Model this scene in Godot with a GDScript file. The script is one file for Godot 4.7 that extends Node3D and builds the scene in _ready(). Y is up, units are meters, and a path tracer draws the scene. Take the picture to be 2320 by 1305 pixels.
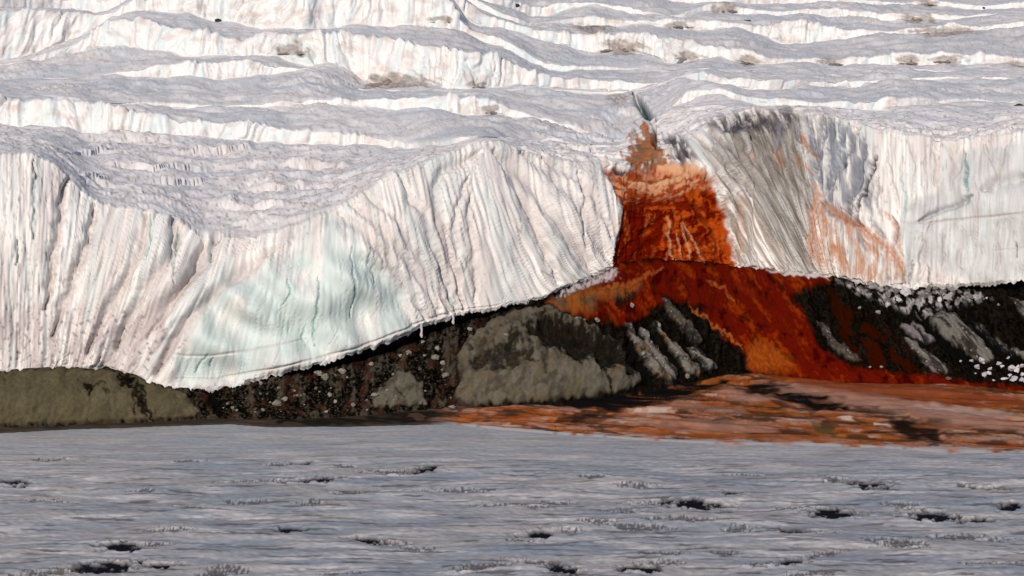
extends Node3D
# A rust-red icefall at the snout of a polar glacier, seen over a frozen lake. Metres, y up.

const COLS := 1100            # vertices across a sheet
var nz: FastNoiseLite
var nf: FastNoiseLite
var line_of := {}             # contour name -> its points, one per column
var flow: Array = []          # flute coordinate per height level and column
var mats := {}
var taken := {}

# contour lines of the glacier and its bank in metres: x, y, z from west to east, from the lake upwards
var contour := {
	"toe": [-58.45,0,2.79,-57.51,0,2.69,-56.57,0,2.59,-55.63,0,2.49,-54.68,0,2.39,-53.74,0,2.29,-52.79,0,2.18,-51.85,0,2.08,-50.9,0,1.98,-49.95,0,1.88,-49.01,0,1.78,-48.06,0,1.67,-47.11,0,1.56,-46.18,0,1.35,-45.25,0,1.13,-44.32,0,0.91,-43.39,0,0.69,-42.46,0,0.46,-41.52,0,0.24,-40.59,0,0.02,-39.65,0,-0.2,-38.7,0,-0.38,-37.74,0,-0.53,-36.78,0,-0.68,-35.82,0,-0.83,-34.86,0,-0.98,-33.9,0,-1.13,-32.94,0,-1.28,-31.97,0,-1.43,-31,0,-1.58,-30.04,0,-1.73,-29.07,0,-1.9,-28.1,0,-2.07,-27.13,0,-2.23,-26.14,0,-2.21,-25.1,0,-1.87,-24.07,0,-1.5,-23.04,0,-1.14,-22.02,0,-0.86,-21.04,0,-0.87,-20.05,0,-0.89,-19.07,0,-0.92,-18.09,0,-0.94,-17.1,0,-0.97,-16.12,0,-0.99,-15.13,0,-1.02,-14.15,0,-1.13,-13.17,0,-1.28,-12.2,0,-1.43,-11.21,0,-1.58,-10.23,0,-1.73,-9.25,0,-1.88,-8.26,0,-2,-7.27,0,-2.06,-6.28,0,-2.11,-5.29,0,-1.92,-4.29,0,-1.48,-3.29,0,-1.03,-2.3,0,-0.58,-1.31,0,-0.16,-0.33,0,0.22,0.65,0,0.59,1.63,0,0.96,2.6,0,1.32,3.57,0,1.68,4.54,0,2.01,5.5,0,2.34,6.46,0,2.66,7.42,0,2.99,8.37,0,3.31,9.33,0,3.64,10.28,0,3.92,11.23,0,4.19,12.17,0,4.46,13.11,0,4.73,14.06,0,4.99,14.99,0,5.26,15.93,0,5.52,16.87,0,5.71,17.81,0,5.9,18.75,0,6.08,19.69,0,6.22,20.64,0,6.23,21.59,0,6.23,22.54,0,6.23,23.5,0,6.23,24.45,0,6.23,25.4,0,6.23,26.33,0,6.38,27.26,0,6.54,28.19,0,6.7,29.12,0,6.85,30.05,0,7.01,30.97,0,7.17,31.89,0,7.35,32.8,0,7.59,33.7,0,7.82,34.61,0,8.06,35.51,0,8.29,36.41,0,8.53,37.32,0,8.7,38.24,0,8.81,39.15,0,8.93,40.07,0,9.04,40.99,0,9.15,41.9,0,9.26,42.82,0,9.37,43.73,0,9.48,44.64,0,9.59,45.55,0,9.72,46.45,0,9.86,47.35,0,10,48.25,0,10.15,49.15,0,10.29,50.05,0,10.44,50.94,0,10.58,51.84,0,10.72,52.73,0,10.87,53.62,0,11.01,54.51,0,11.15,55.4,0,11.29],
	"toe2": [-58.67,0.11,2,-57.73,0.11,1.9,-56.78,0.11,1.8,-55.84,0.11,1.7,-54.89,0.11,1.6,-53.94,0.11,1.5,-52.99,0.11,1.39,-52.04,0.11,1.29,-51.09,0.11,1.19,-50.14,0.11,1.08,-49.19,0.11,0.98,-48.24,0.11,0.88,-47.28,0.11,0.77,-46.35,0.11,0.58,-45.41,0.1,0.39,-44.47,0.1,0.19,-43.53,0.1,0,-42.59,0.09,-0.2,-41.65,0.09,-0.4,-40.7,0.09,-0.59,-39.76,0.08,-0.79,-38.81,0.09,-0.98,-37.86,0.09,-1.18,-36.9,0.1,-1.38,-35.95,0.11,-1.58,-34.99,0.11,-1.77,-34.03,0.12,-1.97,-33.07,0.13,-2.17,-32.11,0.13,-2.37,-31.15,0.14,-2.57,-30.18,0.15,-2.76,-29.21,0.15,-2.95,-28.24,0.15,-3.12,-27.26,0.15,-3.28,-26.27,0.15,-3.31,-25.24,0.17,-3.07,-24.22,0.18,-2.81,-23.19,0.2,-2.56,-22.18,0.22,-2.39,-21.2,0.24,-2.54,-20.22,0.25,-2.71,-19.25,0.27,-2.87,-18.26,0.29,-3.04,-17.28,0.31,-3.21,-16.3,0.33,-3.37,-15.31,0.35,-3.55,-14.33,0.37,-3.79,-13.35,0.39,-4.07,-12.36,0.41,-4.36,-11.38,0.43,-4.65,-10.39,0.45,-4.94,-9.39,0.47,-5.23,-8.4,0.48,-5.54,-7.4,0.48,-5.91,-6.41,0.47,-6.3,-5.4,0.48,-6.61,-4.39,0.48,-6.73,-3.38,0.46,-6.89,-2.37,0.45,-7.06,-1.35,0.48,-7.11,-0.34,0.5,-7.26,0.68,0.53,-7.42,1.7,0.56,-7.58,2.72,0.58,-7.75,3.74,0.61,-8,4.77,0.64,-8.38,5.8,0.68,-8.78,6.83,0.71,-9.19,7.87,0.74,-9.6,8.92,0.77,-10.03,9.97,0.79,-10.48,11.04,0.85,-11.22,12.12,0.91,-12.12,13.21,0.98,-13.03,14.29,1.03,-13.64,15.37,1.07,-14.13,16.46,1.11,-14.62,17.55,1.15,-15.13,18.67,1.21,-16.01,19.81,1.28,-16.91,20.95,1.34,-17.8,22.07,1.37,-18.33,23.17,1.39,-18.69,24.27,1.4,-18.9,25.3,1.39,-18.58,26.33,1.37,-18.22,27.34,1.34,-17.78,28.35,1.32,-17.3,29.34,1.3,-16.78,30.33,1.28,-16.27,31.32,1.26,-15.76,32.31,1.24,-15.26,33.32,1.23,-15,34.34,1.23,-14.8,35.36,1.23,-14.6,36.37,1.23,-14.38,37.39,1.23,-14.17,38.4,1.23,-13.96,39.44,1.24,-13.94,40.51,1.26,-14.04,41.58,1.28,-14.17,42.65,1.29,-14.3,43.68,1.29,-14.19,44.64,1.28,-13.78,45.6,1.26,-13.34,46.56,1.24,-12.91,47.51,1.22,-12.48,48.45,1.2,-12.05,49.4,1.19,-11.63,50.35,1.17,-11.27,51.32,1.17,-11.02,52.3,1.16,-10.77,53.27,1.16,-10.53,54.24,1.15,-10.29,55.21,1.14,-10.04,56.18,1.14,-9.8,57.14,1.13,-9.56,58.1,1.13,-9.32,59.06,1.12,-9.07,60.02,1.12,-8.83,60.98,1.11,-8.61],
	"bank": [-59.14,2.43,-0.01,-58.19,2.43,-0.11,-57.24,2.42,-0.21,-56.28,2.42,-0.3,-55.33,2.41,-0.4,-54.37,2.41,-0.5,-53.41,2.4,-0.6,-52.45,2.4,-0.7,-51.5,2.4,-0.8,-50.54,2.39,-0.9,-49.58,2.39,-1,-48.61,2.38,-1.1,-47.65,2.38,-1.2,-46.71,2.39,-1.4,-45.77,2.4,-1.61,-44.83,2.41,-1.81,-43.88,2.42,-2.02,-42.93,2.42,-2.23,-41.98,2.42,-2.42,-41.02,2.4,-2.6,-40.07,2.36,-2.77,-39.11,2.34,-2.94,-38.14,2.31,-3.11,-37.17,2.21,-3.22,-36.19,2.11,-3.32,-35.21,1.95,-3.37,-34.22,1.73,-3.38,-33.24,1.58,-3.44,-32.26,1.48,-3.53,-31.28,1.4,-3.67,-30.31,1.4,-3.85,-29.34,1.39,-4.03,-28.36,1.38,-4.21,-27.38,1.39,-4.4,-26.39,1.48,-4.52,-25.37,1.6,-4.39,-24.35,1.69,-4.22,-23.33,1.78,-4.06,-22.32,1.87,-3.98,-21.34,1.92,-4.18,-20.36,1.97,-4.39,-19.38,2.01,-4.6,-18.39,2.05,-4.81,-17.41,2.13,-5.04,-16.42,2.21,-5.28,-15.43,2.29,-5.52,-14.45,2.39,-5.86,-13.46,2.5,-6.25,-12.48,2.61,-6.64,-11.49,2.73,-7.05,-10.49,2.91,-7.52,-9.5,3.11,-8.02,-8.5,3.31,-8.55,-7.5,3.43,-9.07,-6.49,3.55,-9.6,-5.48,3.67,-10.06,-4.46,3.8,-10.35,-3.43,3.92,-10.67,-2.41,4.03,-11.01,-1.38,4.18,-11.22,-0.34,4.32,-11.52,0.69,4.51,-11.88,1.73,4.71,-12.27,2.77,4.82,-12.57,3.81,5.01,-13.04,4.87,5.22,-13.66,5.92,5.38,-14.24,6.99,5.54,-14.83,8.06,5.7,-15.43,9.13,5.9,-16.09,10.22,6.07,-16.75,11.31,6.12,-17.54,12.42,6.16,-18.46,13.54,6.19,-19.39,14.65,6.21,-20.01,15.76,6.18,-20.47,16.87,6.15,-20.92,17.98,6.11,-21.39,19.12,6.05,-22.16,20.28,5.99,-22.96,21.44,5.93,-23.75,22.58,5.88,-24.22,23.7,5.82,-24.52,24.81,5.76,-24.68,25.86,5.73,-24.29,26.91,5.71,-23.87,27.94,5.68,-23.38,28.96,5.66,-22.85,29.98,5.64,-22.3,30.98,5.63,-21.75,31.99,5.61,-21.19,32.98,5.55,-20.6,34,5.46,-20.21,35.03,5.37,-19.88,36.05,5.31,-19.58,37.08,5.26,-19.29,38.1,5.21,-18.99,39.12,5.17,-18.71,40.18,5.2,-18.68,41.26,5.22,-18.78,42.35,5.24,-18.89,43.43,5.23,-18.97,44.47,5.2,-18.81,45.45,5.19,-18.38,46.43,5.19,-17.95,47.4,5.2,-17.54,48.37,5.22,-17.13,49.34,5.24,-16.72,50.31,5.25,-16.32,51.29,5.28,-15.99,52.29,5.33,-15.8,53.3,5.38,-15.62,54.31,5.43,-15.44,55.31,5.47,-15.26,56.31,5.52,-15.08,57.31,5.57,-14.9,58.31,5.62,-14.72,59.31,5.67,-14.54,60.31,5.72,-14.36,61.3,5.76,-14.18,62.29,5.81,-14.01],
	"top": [-59.92,4.58,-3.09,-58.96,4.57,-3.18,-57.99,4.57,-3.27,-57.02,4.56,-3.36,-56.05,4.55,-3.45,-55.08,4.54,-3.55,-54.11,4.53,-3.64,-53.14,4.52,-3.73,-52.16,4.52,-3.83,-51.19,4.51,-3.92,-50.21,4.5,-4.01,-49.24,4.49,-4.11,-48.26,4.48,-4.21,-47.31,4.5,-4.42,-46.36,4.53,-4.65,-45.41,4.55,-4.87,-44.45,4.57,-5.1,-43.5,4.59,-5.32,-42.53,4.59,-5.52,-41.56,4.54,-5.66,-40.58,4.48,-5.8,-39.6,4.43,-5.93,-38.62,4.36,-6.04,-37.61,4.17,-6.01,-36.6,3.97,-5.97,-35.57,3.65,-5.8,-34.53,3.22,-5.5,-33.51,2.92,-5.35,-32.5,2.71,-5.3,-31.5,2.57,-5.33,-30.52,2.54,-5.49,-29.54,2.53,-5.67,-28.56,2.51,-5.86,-27.58,2.53,-6.09,-26.6,2.7,-6.34,-25.59,2.92,-6.39,-24.57,3.07,-6.36,-23.56,3.23,-6.33,-22.55,3.38,-6.39,-21.57,3.47,-6.68,-20.58,3.53,-6.95,-19.6,3.59,-7.23,-18.6,3.66,-7.49,-17.62,3.78,-7.83,-16.62,3.91,-8.17,-15.63,4.06,-8.53,-14.64,4.23,-9.02,-13.65,4.42,-9.57,-12.66,4.62,-10.14,-11.67,4.84,-10.74,-10.67,5.16,-11.49,-9.67,5.55,-12.33,-8.67,5.93,-13.21,-7.65,6.16,-13.97,-6.63,6.39,-14.74,-5.6,6.63,-15.44,-4.56,6.88,-16,-3.52,7.12,-16.6,-2.47,7.36,-17.2,-1.41,7.62,-17.68,-0.35,7.88,-18.24,0.71,8.22,-18.96,1.78,8.58,-19.72,2.86,8.79,-20.25,3.94,9.14,-21.09,5.04,9.52,-22.12,6.14,9.81,-23.01,7.25,10.09,-23.92,8.37,10.39,-24.87,9.51,10.75,-25.94,10.65,11.08,-26.99,11.79,11.12,-27.86,12.95,11.12,-28.83,14.12,11.13,-29.8,15.28,11.11,-30.46,16.43,11,-30.86,17.58,10.89,-31.25,18.73,10.77,-31.66,19.91,10.59,-32.27,21.1,10.4,-32.91,22.29,10.22,-33.52,23.46,10.07,-33.89,24.62,9.93,-34.11,25.76,9.8,-34.18,26.84,9.77,-33.66,27.91,9.73,-33.12,28.98,9.71,-32.53,30.03,9.7,-31.92,31.07,9.69,-31.29,32.11,9.69,-30.66,33.14,9.68,-30.02,34.15,9.58,-29.25,35.17,9.41,-28.63,36.2,9.23,-28.07,37.24,9.11,-27.6,38.27,9.01,-27.17,39.31,8.92,-26.74,40.34,8.83,-26.33,41.43,8.87,-26.29,42.54,8.9,-26.36,43.66,8.93,-26.45,44.76,8.89,-26.43,45.81,8.84,-26.2,46.82,8.84,-25.74,47.83,8.85,-25.3,48.84,8.9,-24.92,49.85,8.95,-24.55,50.86,9,-24.17,51.86,9.05,-23.8,52.88,9.12,-23.53,53.95,9.22,-23.45,55.01,9.32,-23.37,56.07,9.43,-23.29,57.14,9.53,-23.22,58.2,9.63,-23.14,59.26,9.73,-23.07,60.32,9.84,-22.99,61.38,9.94,-22.92,62.44,10.04,-22.84,63.49,10.14,-22.77,64.55,10.24,-22.7],
	"foot": [-59.92,4.58,-3.09,-58.96,4.57,-3.18,-57.99,4.57,-3.27,-57.02,4.56,-3.36,-56.05,4.55,-3.45,-55.08,4.54,-3.55,-54.11,4.53,-3.64,-53.14,4.52,-3.73,-52.16,4.52,-3.83,-51.19,4.51,-3.92,-50.21,4.5,-4.01,-49.24,4.49,-4.11,-48.26,4.48,-4.21,-47.31,4.5,-4.42,-46.36,4.53,-4.65,-45.41,4.55,-4.87,-44.45,4.57,-5.1,-43.5,4.59,-5.32,-42.53,4.59,-5.52,-41.56,4.54,-5.66,-40.58,4.48,-5.8,-39.6,4.43,-5.93,-38.62,4.36,-6.04,-37.61,4.17,-6.01,-36.6,3.97,-5.97,-35.57,3.65,-5.8,-34.53,3.22,-5.5,-33.51,2.92,-5.35,-32.5,2.71,-5.3,-31.5,2.57,-5.33,-30.52,2.54,-5.49,-29.54,2.53,-5.67,-28.56,2.51,-5.86,-27.58,2.53,-6.09,-26.6,2.7,-6.34,-25.59,2.92,-6.39,-24.57,3.17,-6.32,-23.54,3.46,-6.23,-22.53,3.76,-6.23,-21.54,3.97,-6.48,-20.56,4.14,-6.75,-19.57,4.3,-7.03,-18.58,4.47,-7.29,-17.59,4.7,-7.63,-16.6,4.93,-7.97,-15.6,5.16,-8.33,-14.62,5.43,-8.82,-13.63,5.71,-9.37,-12.64,6,-9.94,-11.64,6.31,-10.54,-10.65,6.65,-11.29,-9.65,6.99,-12.13,-8.65,7.31,-13.01,-7.64,7.49,-13.77,-6.62,7.66,-14.54,-5.59,7.84,-15.24,-4.55,7.97,-15.8,-3.51,8.05,-16.4,-2.47,8.14,-17,-1.41,8.25,-17.48,-0.35,8.34,-18.05,0.71,8.45,-18.86,1.78,8.58,-19.72,2.86,8.79,-20.25,3.94,9.14,-21.09,5.04,9.52,-22.12,6.14,9.81,-23.01,7.25,10.09,-23.92,8.37,10.39,-24.87,9.51,10.75,-25.94,10.65,11.08,-26.99,11.79,11.12,-27.86,12.95,11.12,-28.83,14.12,11.13,-29.8,15.28,11.11,-30.46,16.43,11,-30.86,17.58,10.89,-31.25,18.73,10.77,-31.66,19.91,10.59,-32.27,21.1,10.4,-32.91,22.29,10.22,-33.52,23.46,10.07,-33.89,24.62,9.93,-34.11,25.76,9.8,-34.18,26.84,9.77,-33.66,27.91,9.73,-33.12,28.98,9.71,-32.53,30.03,9.7,-31.92,31.07,9.69,-31.29,32.11,9.69,-30.66,33.14,9.68,-30.02,34.15,9.58,-29.25,35.17,9.41,-28.63,36.2,9.23,-28.07,37.24,9.11,-27.6,38.27,9.01,-27.17,39.31,8.92,-26.74,40.34,8.83,-26.33,41.43,8.87,-26.29,42.54,8.9,-26.36,43.66,8.93,-26.45,44.75,8.97,-26.4,45.79,9.04,-26.12,46.79,9.15,-25.61,47.78,9.29,-25.13,48.78,9.47,-24.72,49.78,9.65,-24.35,50.78,9.83,-23.97,51.78,10.01,-23.6,52.8,10.16,-23.33,53.86,10.28,-23.25,54.92,10.4,-23.17,55.98,10.52,-23.09,57.04,10.63,-23.02,58.1,10.75,-22.94,59.16,10.87,-22.87,60.22,10.99,-22.79,61.28,11.1,-22.72,62.33,11.22,-22.64,63.39,11.34,-22.57,64.44,11.45,-22.5],
	"facelow": [-59.95,10.51,-4.13,-58.98,10.51,-4.22,-58.02,10.51,-4.32,-57.05,10.51,-4.41,-56.08,10.51,-4.5,-55.11,10.51,-4.6,-54.13,10.51,-4.69,-53.16,10.51,-4.79,-52.19,10.51,-4.88,-51.21,10.51,-4.98,-50.24,10.51,-5.07,-49.26,10.51,-5.17,-48.29,10.51,-5.27,-47.34,10.51,-5.48,-46.39,10.52,-5.71,-45.43,10.53,-5.93,-44.48,10.42,-6.13,-43.52,10.26,-6.32,-42.55,9.99,-6.47,-41.58,9.67,-6.57,-40.6,9.36,-6.66,-39.61,9.1,-6.75,-38.63,8.93,-6.85,-37.62,8.72,-6.82,-36.61,8.54,-6.78,-35.58,8.27,-6.61,-34.54,7.92,-6.31,-33.51,7.62,-6.15,-32.5,7.38,-6.07,-31.5,7.18,-6.08,-30.52,6.98,-6.2,-29.54,6.8,-6.35,-28.56,6.76,-6.52,-27.57,6.77,-6.73,-26.59,6.88,-6.97,-25.58,7.05,-7,-24.56,7.28,-6.91,-23.53,7.54,-6.8,-22.52,7.81,-6.81,-21.54,8.02,-7.06,-20.55,8.19,-7.35,-19.56,8.38,-7.65,-18.57,8.58,-7.92,-17.59,8.85,-8.27,-16.6,9.14,-8.63,-15.6,9.47,-9.02,-14.62,9.83,-9.54,-13.63,10.2,-10.11,-12.64,10.58,-10.7,-11.64,10.95,-11.33,-10.65,11.3,-12.09,-9.66,11.65,-12.95,-8.66,11.98,-13.85,-7.64,12.22,-14.66,-6.62,12.44,-15.49,-5.6,12.67,-16.24,-4.56,12.86,-16.86,-3.52,12.98,-17.5,-2.47,13.05,-18.14,-1.41,13.04,-18.63,-0.35,13.01,-19.22,0.71,12.97,-20.03,1.79,12.95,-20.89,2.86,13,-21.42,3.95,13.15,-22.24,5.05,13.32,-23.25,6.16,13.42,-24.14,7.27,13.51,-25.03,8.39,13.64,-25.97,9.53,13.88,-27.04,10.68,14.1,-28.06,11.81,14.19,-28.58,12.96,14.23,-29.5,14.13,14.26,-30.49,15.29,14.3,-31.17,16.44,14.3,-31.62,17.6,14.31,-32.05,18.75,14.45,-32.52,19.94,14.57,-33.23,21.13,14.68,-33.95,22.32,14.75,-34.65,23.52,14.8,-35.3,24.73,14.74,-35.92,25.91,14.67,-36.35,27,14.63,-35.83,28.08,14.59,-35.28,29.14,14.55,-34.69,30.2,14.52,-34.07,31.25,14.5,-33.43,32.29,14.48,-32.79,33.33,14.45,-32.15,34.34,14.37,-31.38,35.36,14.18,-30.62,36.36,13.98,-29.9,37.38,13.84,-29.28,38.4,13.73,-28.69,39.41,13.62,-28.11,40.42,13.51,-27.56,41.5,13.5,-27.44,42.61,13.49,-27.48,43.73,13.47,-27.54,44.82,13.47,-27.47,45.86,13.52,-27.17,46.85,13.64,-26.65,47.84,13.77,-26.15,48.84,13.93,-25.73,49.84,14.11,-25.34,50.84,14.3,-24.95,51.84,14.48,-24.56,52.85,14.64,-24.28,53.91,14.74,-24.18,54.97,14.84,-24.08,56.03,14.93,-23.99,57.09,15.03,-23.89,58.14,15.13,-23.8,59.2,15.23,-23.71,60.25,15.33,-23.62,61.31,15.42,-23.52,62.36,15.52,-23.43,63.41,15.62,-23.34,64.46,15.71,-23.25],
	"facehigh": [-60.07,18,-5.73,-59.1,18.01,-5.83,-58.13,18.02,-5.94,-57.17,18.02,-6.05,-56.2,18.03,-6.15,-55.23,18.04,-6.26,-54.26,18.04,-6.37,-53.28,18.05,-6.47,-52.31,18.06,-6.58,-51.34,18.07,-6.69,-50.36,18.07,-6.8,-49.39,18.08,-6.9,-48.41,18.09,-7.02,-47.46,18.08,-7.24,-46.51,18.07,-7.47,-45.55,18.05,-7.7,-44.6,17.79,-7.87,-43.63,17.39,-8.02,-42.66,16.77,-8.1,-41.68,16.13,-8.12,-40.69,15.48,-8.14,-39.71,14.97,-8.18,-38.72,14.66,-8.26,-37.71,14.43,-8.23,-36.7,14.27,-8.2,-35.67,14.07,-8.04,-34.62,13.82,-7.75,-33.59,13.52,-7.57,-32.57,13.23,-7.47,-31.57,12.95,-7.44,-30.58,12.54,-7.5,-29.59,12.14,-7.58,-28.6,12.07,-7.73,-27.62,12.07,-7.92,-26.63,12.13,-8.13,-25.62,12.22,-8.13,-24.59,12.42,-8.02,-23.56,12.64,-7.89,-22.55,12.88,-7.92,-21.57,13.08,-8.22,-20.59,13.26,-8.55,-19.6,13.47,-8.88,-18.61,13.71,-9.21,-17.63,14.03,-9.61,-16.64,14.39,-10.03,-15.65,14.85,-10.49,-14.66,15.32,-11.08,-13.68,15.8,-11.73,-12.68,16.29,-12.4,-11.69,16.73,-13.09,-10.7,17.1,-13.9,-9.7,17.45,-14.81,-8.69,17.79,-15.78,-7.68,18.1,-16.7,-6.66,18.41,-17.64,-5.63,18.69,-18.51,-4.59,18.96,-19.24,-3.54,19.1,-19.99,-2.49,19.16,-20.73,-1.42,18.99,-21.25,-0.36,18.8,-21.86,0.72,18.58,-22.68,1.8,18.36,-23.53,2.89,18.23,-24.03,3.98,18.13,-24.78,5.09,18.03,-25.7,6.2,17.9,-26.52,7.32,17.76,-27.34,8.45,17.67,-28.21,9.6,17.76,-29.24,10.75,17.86,-30.18,11.86,18.01,-30.2,13.02,18.09,-31.08,14.19,18.15,-32.09,15.36,18.26,-32.82,16.52,18.4,-33.34,17.68,18.56,-33.86,18.85,19.03,-34.49,20.05,19.54,-35.39,21.26,20.01,-36.29,22.47,20.41,-37.16,23.73,20.68,-38.4,25.03,20.73,-39.86,26.32,20.73,-41.08,27.42,20.68,-40.55,28.52,20.62,-40,29.6,20.57,-39.39,30.67,20.52,-38.76,31.74,20.47,-38.1,32.8,20.43,-37.44,33.85,20.39,-36.78,34.88,20.31,-36.03,35.85,20.12,-34.88,36.81,19.9,-33.7,37.77,19.75,-32.67,38.74,19.62,-31.69,39.7,19.5,-30.74,40.66,19.38,-29.83,41.71,19.31,-29.53,42.82,19.24,-29.53,43.93,19.18,-29.55,45.02,19.13,-29.43,46.06,19.16,-29.09,47.05,19.27,-28.54,48.04,19.4,-28.01,49.04,19.54,-27.55,50.04,19.72,-27.13,51.04,19.91,-26.72,52.03,20.11,-26.31,53.04,20.26,-25.99,54.1,20.34,-25.86,55.15,20.41,-25.73,56.21,20.49,-25.6,57.26,20.56,-25.47,58.31,20.64,-25.34,59.36,20.71,-25.22,60.41,20.78,-25.09,61.46,20.86,-24.97,62.51,20.93,-24.84,63.56,21,-24.72,64.6,21.07,-24.6],
	"rim": [-60.89,24.08,-9.56,-59.93,24.09,-9.74,-58.97,24.1,-9.92,-58,24.11,-10.1,-57.04,24.12,-10.28,-56.08,24.12,-10.46,-55.11,24.13,-10.65,-54.14,24.14,-10.83,-53.17,24.15,-11.02,-52.2,24.16,-11.21,-51.23,24.17,-11.39,-50.25,24.18,-11.58,-49.28,24.18,-11.78,-48.33,24.16,-12.07,-47.37,24.13,-12.37,-46.41,24.08,-12.65,-45.43,23.68,-12.8,-44.44,23.08,-12.85,-43.43,22.16,-12.76,-42.4,21.23,-12.62,-41.37,20.31,-12.46,-40.35,19.58,-12.38,-39.35,19.15,-12.41,-38.33,18.89,-12.43,-37.32,18.73,-12.48,-36.28,18.59,-12.4,-35.22,18.4,-12.18,-34.17,18.09,-11.99,-33.14,17.77,-11.86,-32.1,17.42,-11.76,-31.08,16.84,-11.65,-30.05,16.26,-11.56,-29.05,16.16,-11.68,-28.05,16.16,-11.86,-27.04,16.16,-12.02,-26.01,16.2,-11.97,-24.96,16.37,-11.83,-23.91,16.56,-11.67,-22.89,16.77,-11.75,-21.9,16.97,-12.1,-20.91,17.16,-12.5,-19.92,17.39,-12.93,-18.92,17.65,-13.35,-17.93,18.02,-13.87,-16.93,18.44,-14.42,-15.93,19,-15.07,-14.93,19.58,-15.7,-13.92,20.18,-16.33,-12.91,20.77,-16.95,-11.89,21.31,-17.58,-10.87,21.71,-18.28,-9.85,22.09,-19.07,-8.83,22.48,-19.93,-7.8,22.87,-20.79,-6.76,23.25,-21.76,-5.72,23.58,-22.85,-4.67,23.91,-23.83,-3.6,24.07,-24.79,-2.53,24.11,-25.72,-1.45,23.82,-26.31,-0.36,23.48,-26.98,0.73,23.1,-27.83,1.83,22.71,-28.71,2.94,22.41,-29.15,4.06,22.1,-29.77,5.18,21.77,-30.54,6.31,21.45,-31.24,7.45,21.12,-31.93,8.6,20.85,-32.67,9.76,20.81,-33.64,10.93,20.79,-34.57,12.08,20.9,-34.99,13.28,20.96,-36.37,14.52,21,-37.98,15.74,21.13,-39.1,16.91,21.42,-39.43,18.08,21.74,-39.8,19.29,22.51,-40.53,20.52,23.37,-41.57,21.76,24.18,-42.57,22.99,24.88,-43.46,24.25,25.45,-44.47,25.53,25.71,-45.53,26.8,25.88,-46.4,27.92,25.83,-45.78,29.02,25.76,-45.13,30.11,25.7,-44.43,31.2,25.64,-43.71,32.27,25.59,-42.95,33.33,25.53,-42.2,34.39,25.47,-41.45,35.43,25.41,-40.63,36.41,25.18,-39.39,37.37,24.9,-38.12,38.34,24.7,-36.99,39.3,24.53,-35.92,40.27,24.36,-34.88,41.23,24.19,-33.89,42.28,24.05,-33.48,43.39,23.95,-33.38,44.5,23.84,-33.3,45.59,23.75,-33.1,46.63,23.76,-32.68,47.62,23.88,-32.08,48.61,24.01,-31.49,49.61,24.13,-30.97,50.61,24.31,-30.5,51.61,24.52,-30.04,52.6,24.72,-29.58,53.62,24.87,-29.21,54.67,24.94,-29.02,55.72,24.99,-28.82,56.77,25.05,-28.63,57.82,25.1,-28.44,58.87,25.16,-28.25,59.92,25.21,-28.07,60.96,25.27,-27.88,62,25.32,-27.7,63.05,25.38,-27.52,64.09,25.43,-27.34,65.13,25.49,-27.16],
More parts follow.
